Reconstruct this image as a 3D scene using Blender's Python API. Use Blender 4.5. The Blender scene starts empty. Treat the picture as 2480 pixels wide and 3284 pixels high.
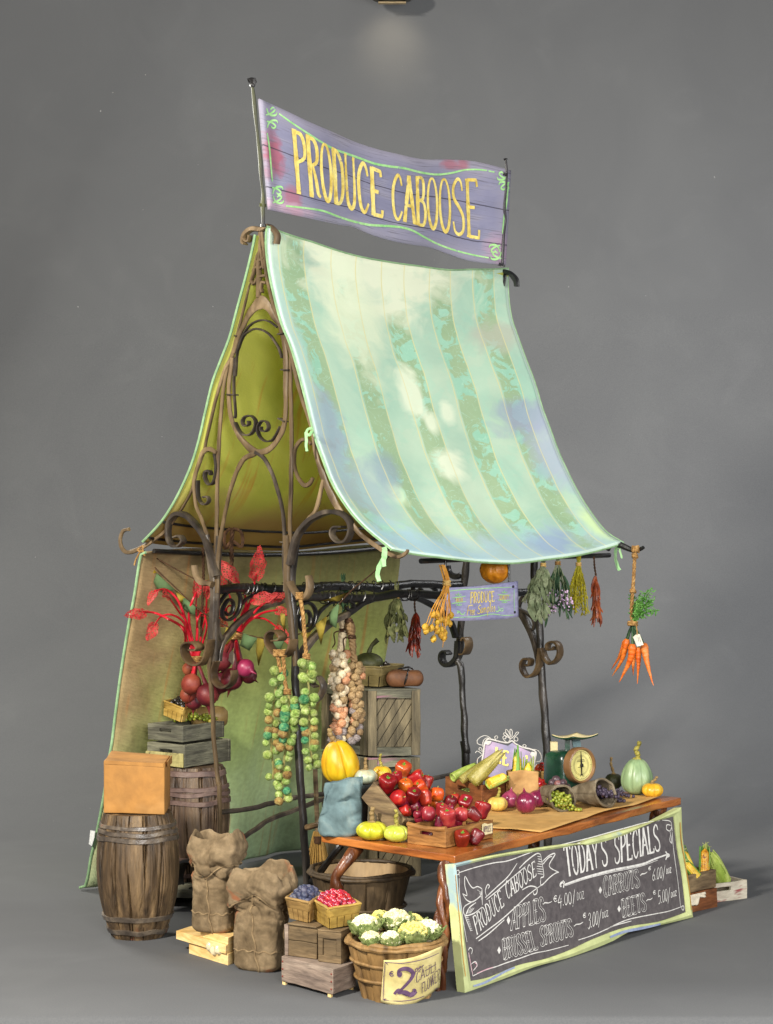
import bpy, bmesh, math, random
from mathutils import Vector as V3, Matrix, noise
R = random.Random(7)
sc = bpy.context.scene
COL = sc.collection
# ------------------------------------------------------------------ camera, light, exposure
F, CX, HY, CZ = 6683.0, 1240.0, 1633.5, 1.70        # focal length, centre and horizon of the photograph; eye height
cam = bpy.data.objects.new('camera', bpy.data.cameras.new('camera')); COL.objects.link(cam)
cam.location = (0, 0, CZ); cam.rotation_euler = (math.pi/2, 0, 0)
cam.data.sensor_fit = 'HORIZONTAL'; cam.data.sensor_width = 36; cam.data.lens = 36*F/2480
cam.data.shift_y = -8.5/2480; cam.data.clip_end = 100
sc.camera = cam
w = bpy.data.worlds.new('World'); sc.world = w; w.use_nodes = True
w.node_tree.nodes['Background'].inputs[0].default_value = (0.93, 0.96, 1.0, 1)
w.node_tree.nodes['Background'].inputs[1].default_value = 0.19
def area(name, loc, aim, power, size, col=(1, 1, 1), size_y=None):
    l = bpy.data.lights.new(name, 'AREA'); l.energy = power; l.size = size; l.color = col
    if size_y: l.shape = 'RECTANGLE'; l.size_y = size_y
    o = bpy.data.objects.new(name, l); COL.objects.link(o); o.location = loc
    o.rotation_euler = (V3(aim)-V3(loc)).to_track_quat('-Z', 'Y').to_euler(); return o
area('key_light', (-4.0, 2.6, 5.0), (-0.1, 8.6, 0.9), 1060, 0.6, (1.0, 0.95, 0.86))
area('front_light', (1.3, 0.2, 2.4), (-0.1, 8.8, 1.5), 500, 1.8, (1.0, 0.98, 0.95))
area('fill_light', (4.6, 4.6, 2.5), (-0.2, 9.2, 0.8), 215, 1.6, (0.96, 0.98, 1.0))
area('back_light', (-3.6, 11.4, 3.6), (0.0, 9.0, 2.1), 190, 1.4, (1.0, 0.98, 0.9))
area('backdrop_light', (2.6, 10.6, 2.9), (1.2, 13.6, 1.75), 75, 1.2, (1, 1, 1))
sc.view_settings.view_transform = 'Standard'; sc.view_settings.look = 'None'
sc.view_settings.exposure = 0; sc.view_settings.gamma = 1; sc.view_settings.use_curve_mapping = False
# ------------------------------------------------------------------ geometry helpers
def ray(x, y): return V3(((x-CX)/F, 1.0, (HY-y)/F))
O = V3((0, 0, CZ))
def at(x, y, d): return O + ray(x, y)*d
def onz(x, y, z): return at(x, y, (CZ-z)*F/(y-HY))
def hit(x, y, p, n):
    r = ray(x, y); return O + r*((V3(p)-O).dot(n)/r.dot(n))
class C:                                              # a crop of the photograph, for tracing
    def __init__(s, x, y, k): s.x, s.y, s.k = x, y, k
    def __call__(s, a, b): return (s.x+a*s.k, s.y+b*s.k)
K1=C(720,200,.5988); K2=C(350,700,.5389); K3=C(850,850,.7186); K4=C(350,1750,.5389); K5=C(1150,1720,.5988)
L1=C(250,2200,.3844); L2=C(550,2600,.5389); L3=C(980,2330,.4192); L4=C(1400,2300,.4790); L5=C(1380,2600,.6407); L6=C(1000,2080,.2515)
N2=C(620,1750,.2874); N3=C(850,1820,.2994); N4=C(400,1780,.2994); N5=C(1430,2720,.2395); N6=C(1760,2620,.2994); N7=C(2150,2650,.1796); N8=C(960,2600,.2994)
M1=C(1150,2400,.2695); M2=C(1400,2300,.2395); M3=C(1680,2300,.3234); M4=C(1220,1780,.2994); M5=C(1680,1740,.2635); M6=C(900,2850,.3293); M7=C(520,2600,.2575); M8=C(480,2100,.1916)
UZ = V3((0, 0, 1))
SN = V3((-.5065, 8.6, 0)); SU = V3((.6434, .7655, 0)); SV = V3((.7655, -.6434, 0)); SL = 1.686   # the stall: foot of the near gable, ridge and gable directions, length
def S(u, v, z): return SN + SU*u + SV*v + UZ*z
def pu(xy, u=0.0): return hit(xy[0], xy[1], S(u, 0, 0), SU)       # on a plane across the ridge
def pv(xy, v=0.0): return hit(xy[0], xy[1], S(0, v, 0), SV)       # on a plane along the ridge
def lerp(a, b, t): return a+(b-a)*t
def cat(pts, k=6, closed=False):                                   # Catmull-Rom through the points
    P = [V3(p) for p in pts]; n = len(P); out = []
    if n < 3 and not closed: return [lerp(P[0], P[-1], i/k) for i in range(k+1)]
    rng = n if closed else n-1
    for i in range(rng):
        if closed: a, b, c, d = P[i-1], P[i], P[(i+1) % n], P[(i+2) % n]
        else: a, b, c, d = P[max(i-1, 0)], P[i], P[i+1], P[min(i+2, n-1)]
        for j in range(k):
            t = j/k
            out.append(.5*((2*b)+(c-a)*t+(2*a-5*b+4*c-d)*t*t+(3*b-a-3*c+d)*t**3))
    if not closed: out.append(P[-1])
    return out
def resamp(pts, n):
    L = [0]
    for a, b in zip(pts, pts[1:]): L.append(L[-1]+(b-a).length)
    out = []; j = 0
    for i in range(n):
        s = L[-1]*i/(n-1)
        while j < len(L)-2 and L[j+1] < s: j += 1
        d = L[j+1]-L[j]; out.append(lerp(pts[j], pts[j+1], (s-L[j])/d if d else 0))
    return out
def frame(t, hint=UZ):
    t = t.normalized()
    if abs(t.dot(hint)) > .95: hint = V3((1, 0, 0)) if abs(t.x) < .9 else V3((0, 1, 0))
    a = hint.cross(t).normalized(); return a, t.cross(a)
def nz(p, f, seed=0.0): return noise.noise(V3(p)*f+V3((seed, seed*1.7, seed*.3)))
class MB:
    def __init__(s): s.v = []; s.f = []; s.uv = None
    def add(s, vs, fs):
        b = len(s.v); s.v += [V3(v) for v in vs]; s.f += [tuple(i+b for i in f) for f in fs]; return b
    def tube(s, path, r, n=8, cap=True, wob=0, wf=20, flat=None):
        P = [V3(p) for p in path]; m = len(P); vs = []; fs = []; a = None
        for i, p in enumerate(P):
            t = (P[min(i+1, m-1)]-P[max(i-1, 0)])
            if t.length < 1e-9: t = V3((0, 0, 1))
            t.normalize()
            if a is None: a, b = frame(t)
            else:
                a = (a-t*a.dot(t))
                a = a.normalized() if a.length > 1e-6 else frame(t)[0]
                b = t.cross(a)
            ri = r[int(i*(len(r)-1)/(m-1)+.5)] if isinstance(r, (list, tuple)) else (r(i/(m-1)) if callable(r) else r)
            for k in range(n):
                th = 2*math.pi*k/n; q = p+(a*math.cos(th)+b*math.sin(th))*ri
                if wob: q = q+noise.noise_vector(q*wf)*wob
                vs.append(q)
        for i in range(m-1):
            for k in range(n): fs.append((i*n+k, i*n+(k+1) % n, (i+1)*n+(k+1) % n, (i+1)*n+k))
        if cap: fs += [tuple(range(n-1, -1, -1)), tuple(range((m-1)*n, m*n))]
        s.add(vs, fs); return s
    def ribbon(s, path, nrm, w, d, wob=0, wf=14, taper=0):          # flat bar: width w in the plane, depth d along nrm
        P = [V3(p) for p in path]; m = len(P); vs = []; fs = []; nrm = V3(nrm).normalized()
        for i, p in enumerate(P):
            t = P[min(i+1, m-1)]-P[max(i-1, 0)]; t.normalize()
            side = t.cross(nrm)
            side = side.normalized() if side.length > 1e-6 else V3((1, 0, 0))
            f = i/(m-1); wi = w[min(int(f*(len(w)-1)), len(w)-2)] if isinstance(w, (list, tuple)) else w
            if isinstance(w, (list, tuple)):
                g = f*(len(w)-1); j = min(int(g), len(w)-2); wi = lerp(w[j], w[j+1], g-j)
            if taper: wi *= max(.25, min(1, (1-f)/taper))
            if wob: p = p+noise.noise_vector(p*wf)*wob; wi *= 1+.25*nz(p, wf*2)
            hw, hd = wi/2, d/2; c = .3
            for x, y in ((-1, -1+2*c*hw/max(hd, hw)), (-1+c, -1), (1-c, -1), (1, -1+2*c*hw/max(hd, hw)), (1, 1-2*c*hw/max(hd, hw)), (1-c, 1), (-1+c, 1), (-1, 1-2*c*hw/max(hd, hw))):
                vs.append(p+side*hw*x+nrm*hd*y)
        n = 8
        for i in range(m-1):
            for k in range(n): fs.append((i*n+k, i*n+(k+1) % n, (i+1)*n+(k+1) % n, (i+1)*n+k))
        fs += [tuple(range(n-1, -1, -1)), tuple(range((m-1)*n, m*n))]
        s.add(vs, fs); return s
    def beam(s, p0, p1, wv, tv, seg=6, wob=.002, wf=18):            # plank from p0 to p1 (its corner edge), wv and tv the full width and thickness vectors
        p0, p1, wv, tv = V3(p0), V3(p1), V3(wv), V3(tv); vs = []; fs = []
        ring = [(0, 0), (.33, 0), (.66, 0), (1, 0), (1, 1), (.66, 1), (.33, 1), (0, 1)]; n = 8
        for i in range(seg+1):
            p = lerp(p0, p1, i/seg)
            for a, b in ring:
                q = p+wv*a+tv*b
                vs.append(q+noise.noise_vector(q*wf)*wob if wob else q)
        for i in range(seg):
            for k in range(n): fs.append((i*n+k, i*n+(k+1) % n, (i+1)*n+(k+1) % n, (i+1)*n+k))
        for o, rv in ((0, True), (seg*n, False)):
            for q in ((0, 1, 6, 7), (1, 2, 5, 6), (2, 3, 4, 5)):
                q = tuple(o+i for i in q); fs.append(q[::-1] if rv else q)
        s.add(vs, fs); return s
    def slotted(s, p, ex, ez, ty, sx=(.33, .67), szz=(.55, .75), wob=.002, wf=18, dip=0):   # board with a hand hole
        xs = [0, .15, sx[0], (sx[0]+sx[1])/2, sx[1], .85, 1]; zs = [0, szz[0]*.5, szz[0], szz[1], 1]; p, ex, ez, ty = V3(p), V3(ex), V3(ez), V3(ty)
        idx = {}; vs = []; fs = []
        for l in (0, 1):
            for i, a in enumerate(xs):
                for j, b in enumerate(zs):
                    q = p+ex*a+ez*(b-(dip*(1-(2*a-1)**2) if j == len(zs)-1 else 0))+ty*l; idx[(l, i, j)] = len(vs); vs.append(q+noise.noise_vector(q*wf)*wob)
        hole = {(2, 2), (3, 2)}; cells = {(i, j) for i in range(len(xs)-1) for j in range(len(zs)-1)}-hole
        for (i, j) in cells:
            fs.append((idx[0, i, j], idx[0, i+1, j], idx[0, i+1, j+1], idx[0, i, j+1]))
            fs.append((idx[1, i, j+1], idx[1, i+1, j+1], idx[1, i+1, j], idx[1, i, j]))
            for (di, dj, a, b) in ((-1, 0, (i, j+1), (i, j)), (1, 0, (i+1, j), (i+1, j+1)), (0, -1, (i, j), (i+1, j)), (0, 1, (i+1, j+1), (i, j+1))):
                if (i+di, j+dj) not in cells: fs.append((idx[(0,)+b], idx[(0,)+a], idx[(1,)+a], idx[(1,)+b]))
        s.add(vs, fs); return s
    def lathe(s, o, prof, n=32, fn=None, ax=None, close=True):       # prof: (radius, height) pairs from bottom to top; fn(th, i, r, z) -> (r, z)
        ex, ey, ez = ax or (V3((1, 0, 0)), V3((0, 1, 0)), UZ); o = V3(o); vs = []; fs = []; m = len(prof)
        for i, (r, z) in enumerate(prof):
            for k in range(n):
                th = 2*math.pi*k/n; rr, zz = fn(th, i, r, z) if fn else (r, z)
                vs.append(o+(ex*math.cos(th)+ey*math.sin(th))*rr+ez*zz)
        for i in range(m-1):
            for k in range(n): fs.append((i*n+k, i*n+(k+1) % n, (i+1)*n+(k+1) % n, (i+1)*n+k))
        if close: fs += [tuple(range(n-1, -1, -1)), tuple(range((m-1)*n, m*n))]
        s.add(vs, fs); return s
    def ball(s, c, r, n=10, m=7, fn=None, ax=None):
        prof = [(math.sin(math.pi*(i+.001)/(m-1+.002)), -math.cos(math.pi*(i+.001)/(m-1+.002))) for i in range(m)]
        rr = r if isinstance(r, (tuple, list)) else (r, r, r); ex, ey, ez = ax or (V3((1, 0, 0)), V3((0, 1, 0)), UZ)
        return s.lathe(c, prof, n, fn, (ex*rr[0], ey*rr[1], ez*rr[2]))
    def grid(s, pts, uv=True, flip=False):                           # pts[row][col]
        m, n = len(pts), len(pts[0]); b = s.add([p for r in pts for p in r], [])
        for i in range(m-1):
            for j in range(n-1):
                f = (b+i*n+j, b+i*n+j+1, b+(i+1)*n+j+1, b+(i+1)*n+j); s.f.append(f[::-1] if flip else f)
        if uv:
            s.uv = s.uv or {}
            for i in range(m):
                for j in range(n): s.uv[b+i*n+j] = (j/(n-1), i/(m-1))
        return s
    def strip(s, pts, w, nrm, off=0):                                # flat painted stroke lying on a surface
        P = [V3(p) for p in pts]; m = len(P); vs = []; nrm = V3(nrm).normalized()
        for i, p in enumerate(P):
            t = P[min(i+1, m-1)]-P[max(i-1, 0)]; sd = t.cross(nrm)
            sd = sd.normalized() if sd.length > 1e-9 else V3((0, 0, 0)); wi = w(i/(m-1)) if callable(w) else w
            vs += [p+sd*wi/2+nrm*off, p-sd*wi/2+nrm*off]
        s.add(vs, [(2*i, 2*i+1, 2*i+3, 2*i+2) for i in range(m-1)]); return s
    def prism(s, pts, ext):
        n = len(pts); ext = V3(ext); s.add([V3(p) for p in pts]+[V3(p)+ext for p in pts], [tuple(range(n-1, -1, -1)), tuple(range(n, 2*n))]+[(i, (i+1) % n, n+(i+1) % n, n+i) for i in range(n)]); return s
    def wobble(s, amp, f, seed=0): s.v = [v+noise.noise_vector(v*f+V3((seed, seed, seed)))*amp for v in s.v]; return s
    def build(s, name, m, parent=None, loc=None, smooth=35, bevel=0, solid=0, sub=0, **tags):
        root = parent
        while root is not None and root.parent is not None: root = root.parent
        if loc is None:
            if root is not None: loc = root.location.copy()
            else:
                xs = [v.x for v in s.v]; ys = [v.y for v in s.v]; loc = V3(((min(xs)+max(xs))/2, (min(ys)+max(ys))/2, min(v.z for v in s.v)))
        loc = V3(loc); me = bpy.data.meshes.new(name); me.from_pydata([v-loc for v in s.v], [], s.f); me.validate()
        if s.uv:
            ul = me.uv_layers.new(name='UVMap')
            for lp in me.loops: ul.data[lp.index].uv = s.uv.get(lp.vertex_index, (0, 0))
        bm = bmesh.new(); bm.from_mesh(me)
        if not s.uv: bmesh.ops.recalc_face_normals(bm, faces=bm.faces)
        bm.to_mesh(me); bm.free()
        if smooth: me.shade_smooth(); me.set_sharp_from_angle(angle=math.radians(smooth))
        me.materials.append(m)
        o = bpy.data.objects.new(name, me); COL.objects.link(o)
        if parent is None: o.location = loc
        else: o.parent = parent
        if solid: q = o.modifiers.new('thick', 'SOLIDIFY'); q.thickness = solid; q.offset = 0
        if bevel: q = o.modifiers.new('edge', 'BEVEL'); q.width = bevel; q.segments = 2; q.limit_method = 'ANGLE'; q.angle_limit = .6
        if sub: q = o.modifiers.new('sub', 'SUBSURF'); q.levels = q.render_levels = sub
        tag(o, **tags); return o
def tag(o, label=None, cat=None, group=None, kind=None):
    if label: o['label'] = label
    if cat: o['category'] = cat
    if group: o['group'] = group
    if kind: o['kind'] = kind
    return o
def thing(name, label, cat, loc, group=None):
    o = bpy.data.objects.new(name, None); COL.objects.link(o); o.location = V3(loc); o.empty_display_size = .05
    return tag(o, label, cat, group)
def dup(root, loc, rot=None, scale=None, label=None, group=None):
    r = root.copy(); COL.objects.link(r); r.location = V3(loc)
    if rot is not None: r.rotation_euler = rot
    if scale: r.scale = scale if isinstance(scale, (tuple, list)) else (scale,)*3
    if label: r['label'] = label
    if group: r['group'] = group
    for ch in list(root.children):
        c = ch.copy(); COL.objects.link(c); c.parent = r
        for g in list(ch.children): d = g.copy(); COL.objects.link(d); d.parent = c
    return r
# ------------------------------------------------------------------ materials
def lin(c): return tuple(((x/255)/12.92 if x <= 10 else ((x/255+.055)/1.055)**2.4) for x in c[:3])+(1,)
class NT:
    def __init__(s, name):
        s.m = bpy.data.materials.new(name); s.m.use_nodes = True; s.t = s.m.node_tree; s.b = s.t.nodes['Principled BSDF']; s.tc = s.t.nodes.new('ShaderNodeTexCoord')
    def n(s, typ, **kw):
        x = s.t.nodes.new('ShaderNode'+typ)
        for k, v in kw.items(): setattr(x, k, v)
        return x
    def l(s, a, b): s.t.links.new(a, b)
    def put(s, sock, v):
        if isinstance(v, bpy.types.NodeSocket): s.l(v, sock)
        else: sock.default_value = v
    def mth(s, op, a, b=0, c=None, clamp=False):
        x = s.n('Math', operation=op, use_clamp=clamp); s.put(x.inputs[0], a); s.put(x.inputs[1], b)
        if c is not None: s.put(x.inputs[2], c)
        return x.outputs[0]
    def mix(s, f, a, b, mode='MIX'):
        x = s.n('Mix', data_type='RGBA', blend_type=mode); s.put(x.inputs[0], f); s.put(x.inputs[6], a); s.put(x.inputs[7], b); return x.outputs[2]
    def ramp(s, f, stops):
        x = s.n('ValToRGB'); e = x.color_ramp.elements
        while len(e) < len(stops): e.new(.5)
        for q, (p, c) in zip(e, stops): q.position = p; q.color = c if len(c) == 4 else tuple(c)+(1,)
        s.l(f, x.inputs[0]); return x.outputs[0]
    def noise(s, vec, scale, detail=5, dist=0, rough=.55):
        x = s.n('TexNoise'); s.l(vec, x.inputs['Vector']); x.inputs['Scale'].default_value = scale; x.inputs['Detail'].default_value = detail
        x.inputs['Distortion'].default_value = dist; x.inputs['Roughness'].default_value = rough; return x.outputs[0]
    def map(s, vec, scale=(1, 1, 1), rot=(0, 0, 0), loc=(0, 0, 0)):
        x = s.n('Mapping'); s.l(vec, x.inputs[0]); x.inputs[1].default_value = loc; x.inputs[2].default_value = rot; x.inputs[3].default_value = scale; return x.outputs[0]
    def bump(s, h, strength, dist=.004, prev=None):
        x = s.n('Bump'); s.l(h, x.inputs['Height']); x.inputs['Strength'].default_value = strength; x.inputs['Distance'].default_value = dist
        if prev: s.l(prev, x.inputs['Normal'])
        s.l(x.outputs[0], s.b.inputs['Normal']); return x.outputs[0]
    def fin(s, col, rough=.6, spec=.35, metal=0):
        s.put(s.b.inputs['Base Color'], col); s.put(s.b.inputs['Roughness'], rough); s.b.inputs['Specular IOR Level'].default_value = spec; s.b.inputs['Metallic'].default_value = metal; return s.m
SHADE = 1.0
def mat(name, cols, scale=14, stretch=(1, 1, 1), rough=.6, bump=.35, bscale=90, bst=None, dist=.6, spec=.35, metal=0, weave=0, rnd=0, rot=(0, 0, 0), coat=0, fleck=None, bd=.004, translucent=0, vary=.32):
    q = NT(name); v = q.map(q.tc.outputs['Object'], stretch, rot)
    st = [(.28+.44*i/max(1, len(cols)-1), lin(c)) for i, c in enumerate(cols)]
    oi = q.n('ObjectInfo')
    if rnd:
        x = q.n('VectorMath', operation='ADD'); q.l(v, x.inputs[0]); cx = q.n('CombineXYZ')
        for i in range(3): q.l(q.mth('MULTIPLY', oi.outputs['Random'], 37.0+11*i), cx.inputs[i])
        q.l(cx.outputs[0], x.inputs[1]); vv = x.outputs[0]
    else: vv = v
    f = q.noise(vv, scale, 5, dist); col = q.ramp(f, st)
    f2 = q.noise(q.map(vv, (1, 1, 1), loc=(3.1, 1.7, .4)), scale*4.5, 4, .3)
    col = q.mix(vary, col, q.ramp(f2, [(.3, (.45, .45, .45, 1)), (.7, (1.35, 1.35, 1.35, 1))]), 'MULTIPLY')
    if rnd:
        hs = q.n('HueSaturation'); q.l(col, hs.inputs['Color'])
        q.l(q.mth('MULTIPLY_ADD', oi.outputs['Random'], .04*rnd, .5-.02*rnd), hs.inputs['Hue'])
        q.l(q.mth('MULTIPLY_ADD', q.mth('FRACT', q.mth('MULTIPLY', oi.outputs['Random'], 7.31)), .5*rnd, 1-.25*rnd), hs.inputs['Value']); col = hs.outputs[0]
    if fleck:
        g = q.noise(vv, fleck[1], 3, .5); col = q.mix(q.ramp(g, [(fleck[2], (0, 0, 0, 1)), (fleck[2]+.06, (1, 1, 1, 1))]), col, lin(fleck[0]))
    bv = q.map(q.tc.outputs['Object'], bst, rot) if bst else v
    h = q.noise(bv, bscale, 4, .4)
    if weave:
        a = q.n('TexWave', bands_direction='X'); b = q.n('TexWave', bands_direction='Z')
        for x in (a, b): q.l(q.tc.outputs['Object'], x.inputs['Vector']); x.inputs['Scale'].default_value = weave; x.inputs['Distortion'].default_value = 2.5; x.inputs['Detail'].default_value = 1
        h = q.mth('ADD', h, q.mth('MULTIPLY', q.mth('ADD', a.outputs['Fac'], b.outputs['Fac']), .35))
    if bump: q.bump(h, bump, bd)
    rr = q.mth('MULTIPLY_ADD', f2, .25, rough-.12)
    m = q.fin(col, rr, spec, metal)
    if coat: q.b.inputs['Coat Weight'].default_value = coat; q.b.inputs['Coat Roughness'].default_value = .18
    if translucent:
        tr = q.n('BsdfTranslucent'); q.l(col, tr.inputs[0]); mx = q.n('MixShader'); mx.inputs[0].default_value = translucent
        q.l(q.b.outputs[0], mx.inputs[1]); q.l(tr.outputs[0], mx.inputs[2]); q.l(mx.outputs[0], q.t.nodes['Material Output'].inputs[0])
    return m
IRON2 = mat('dark_aged_iron', [(20, 18, 16), (44, 40, 36), (78, 70, 62)], 10, (1, 1, .5), .36, .7, 26, spec=.6, bd=.007)
IRON = mat('aged_iron', [(28, 24, 21), (60, 52, 44), (112, 100, 84)], 10, (1, 1, .5), .38, .6, 30, spec=.6, bd=.006)
BRONZE = mat('painted_bronze_iron', [(56, 44, 30), (102, 84, 60), (150, 128, 98)], 9, (1, 1, .6), .5, .5, 40, spec=.45, bd=.005)
SLAT = mat('driftwood_iron', [(54, 42, 28), (100, 82, 57), (150, 128, 96)], 10, (1, 1, .25), .5, .6, 40, (1, 1, .2), spec=.4, bd=.005)
BLACK = mat('black_iron', [(14, 14, 15), (26, 25, 25), (44, 40, 38)], 10, rough=.35, bump=.5, bscale=40, spec=.6)
WARM = mat('brass_brown_iron', [(44, 34, 24), (84, 66, 44), (120, 98, 68)], 9, rough=.38, bump=.4, bscale=50, spec=.6)
HEM = mat('pale_green_piping', [(112, 146, 104), (146, 178, 132)], 10, rough=.8, bump=.2)
RIBBON = mat('mint_ribbon', [(126, 176, 118), (166, 204, 150)], 12, rough=.75, bump=.2)
TWINE = mat('brown_twine', [(96, 66, 34), (150, 112, 62), (186, 148, 92)], 60, rough=.85, bump=.6, bscale=180)
DARKTWINE = mat('dark_twine', [(44, 28, 16), (82, 54, 30)], 60, rough=.85, bump=.6, bscale=180)
KRAFT = mat('kraft_paper', [(178, 132, 76), (196, 150, 90), (206, 164, 104)], 6, rough=.8, bump=.15, bscale=200)
GREYWOOD = mat('weathered_grey_wood', [(60, 54, 42), (104, 94, 72), (142, 128, 98)], 16, (1, 1, .16), .75, .8, 60, (1, 1, .12), bd=.006, vary=.6)
GREYWOODX = mat('weathered_grey_green_wood', [(56, 52, 46), (98, 96, 80), (140, 136, 112)], 10, (.35, .35, 2.2), .72, .8, 40, (.3, .3, 3), bd=.006, fleck=((150, 110, 120), 9, .62), vary=.6)
OLDWOOD = mat('old_brown_wood', [(70, 54, 38), (118, 98, 70), (156, 134, 98)], 10, (.4, .4, 2.2), .75, .6, 40, (.4, .4, 3), bd=.005, vary=.6)
CRATEWOOD = mat('orange_crate_wood', [(104, 66, 30), (150, 104, 54), (182, 134, 76)], 9, (.45, .45, 2.4), .65, .5, 60, (.4, .4, 3), vary=.6)
REDCRATE = mat('red_brown_crate_wood', [(78, 44, 24), (124, 74, 40), (156, 100, 58)], 9, (.45, .45, 2.4), .6, .5, 60, (.4, .4, 3), vary=.6)
# ------------------------------------------------------------------ lettering (hand-drawn strokes)
def _o(w, n=16): return [(w/2+w*.43*math.cos(2*math.pi*i/n+1.57), .5+.5*math.sin(2*math.pi*i/n+1.57)) for i in range(n+1)]
def _p(s): return [tuple(map(float, q.split(','))) for q in s.split()]
GL = {}
def _g(ch, w, *st): GL[ch] = (w, [(t[0], _p(t[1:]) if isinstance(t, str) else t[1]) for t in st])
_g('P', .5, 'l.1,0 .1,1', 's.1,.97 .35,.97 .48,.82 .44,.6 .1,.48'); _g('R', .55, 'l.1,0 .1,1', 's.1,.97 .35,.97 .48,.82 .42,.6 .1,.5', 's.24,.52 .36,.28 .42,.08 .54,.02')
GL['O'] = (.56, [('s', _o(.56))]); GL['0'] = (.4, [('s', _o(.4))]); GL['o'] = (.36, [('s', [(x*.62, y*.5) for x, y in _o(.5)])])
_g('D', .56, 'l.1,0 .1,1', 's.1,1 .32,.95 .5,.72 .5,.3 .34,.05 .1,0'); _g('U', .55, 's.08,1 .08,.4 .12,.1 .27,0 .42,.1 .47,.4 .47,1', 'l.02,1 .14,1', 'l.41,1 .53,1')
_g('C', .54, 's.5,.78 .42,.97 .28,1 .1,.75 .07,.4 .15,.08 .32,0 .5,.2'); _g('E', .52, 'l.1,0 .1,1', 'l.1,1 .46,1 .48,.88', 'l.1,.52 .36,.52', 'l.1,0 .48,0 .5,.14')
_g('A', .54, 'l.02,0 .27,1', 'l.27,1 .52,0', 'l.13,.36 .41,.36'); _g('B', .54, 'l.1,0 .1,1', 's.1,1 .36,.97 .43,.78 .36,.55 .1,.52', 's.1,.52 .4,.48 .5,.27 .4,.03 .1,0')
_g('S', .52, 's.46,.8 .4,.97 .25,1 .08,.85 .1,.65 .3,.5 .46,.33 .45,.1 .28,0 .1,.05 .04,.22'); _g('T', .54, 'l.27,0 .27,1', 'l0,.88 .03,1 .51,1 .54,.88')
_g('Y', .54, 'l.02,1 .27,.48', 'l.52,1 .27,.48', 'l.27,0 .27,.48'); _g('I', .22, 'l.11,0 .11,1'); _g('L', .5, 'l.1,0 .1,1', 'l.1,0 .46,0 .48,.14'); _g('H', .56, 'l.1,0 .1,1', 'l.46,0 .46,1', 'l.1,.5 .46,.5')
_g('G', .56, 's.5,.8 .42,.97 .28,1 .1,.75 .07,.4 .15,.08 .32,0 .5,.2', 'l.5,.2 .5,.45 .34,.45'); GL['Q'] = (.56, [('s', _o(.56)), ('s', [(.3, .2), (.42, .05), (.55, -.08)])])
_g('F', .5, 'l.1,0 .1,1', 'l.1,1 .46,1 .48,.88', 'l.1,.52 .36,.52'); _g('N', .6, 'l.1,0 .1,1', 'l.1,1 .5,0', 'l.5,0 .5,1'); _g('W', .8, 'l.03,1 .22,0', 'l.22,0 .4,1', 'l.4,1 .58,0', 'l.58,0 .77,1'); _g('Z', .5, 'l.04,.9 .04,1 .46,1 .04,0 .46,0 .47,.12')
_g("'", .16, 's.08,1.02 .12,.92 .05,.84'); _g('.', .16, 's.05,.0 .1,.02 .1,.06 .05,.05'); _g('/', .4, 's.02,-.3 .16,.3 .36,1.1'); _g('~', .85, 's.02,.36 .1,.28 .2,.5 .38,.42 .55,.34 .8,.56'); _g(' ', .3)
_g('2', .5, 's.08,.75 .1,.95 .28,1 .44,.85 .4,.6 .08,.06', 's.08,.06 .25,.1 .4,-.02 .52,.12'); _g('3', .44, 's.06,.85 .2,1 .36,.9 .36,.68 .16,.55', 's.16,.55 .38,.48 .4,.15 .22,-.02 .05,.12'); _g('4', .5, 's.26,1 .04,.35 .5,.38', 's.38,.7 .36,.3 .37,-.25')
_g('5', .44, 's.4,1 .12,1 .1,.55 .3,.62 .4,.35 .3,.05 .06,.0'); _g('6', .44, 's.36,1 .12,.6 .06,.25 .2,0 .37,.1 .36,.38 .2,.46 .08,.3')
_g('€', .5, 's.42,.86 .28,1 .1,.85 .06,.6 .14,.36 .3,.3 .44,.42', 's.0,.64 .2,.68 .34,.62', 's.22,.72 .34,.66 .24,.54'); _g('*', .3, 'd.12,.3 .24,.5 .12,.72 .0,.5')
_g('a', .4, 's.34,.45 .15,.5 .05,.25 .12,.02 .3,.15 .35,.48 .33,.1 .42,.03'); _g('e', .34, 's.06,.25 .28,.3 .24,.5 .1,.45 .05,.2 .15,0 .34,.1'); _g('r', .3, 's.05,.5 .08,.0', 's.07,.3 .18,.5 .3,.45'); _g('m', .6, 's.05,.5 .06,0', 's.06,.3 .18,.5 .25,.3 .25,0', 's.26,.3 .38,.5 .46,.3 .48,.05 .58,.05'); _g('p', .4, 's.06,.5 .07,-.4', 's.07,.3 .2,.52 .36,.35 .28,.05 .08,.05'); _g('l', .22, 's.03,.1 .2,.8 .14,1 .06,.8 .08,.1 .2,.03'); _g('s', .32, 's.02,.05 .2,.5 .22,.5 .28,.2 .2,0 .05,.03')
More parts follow.
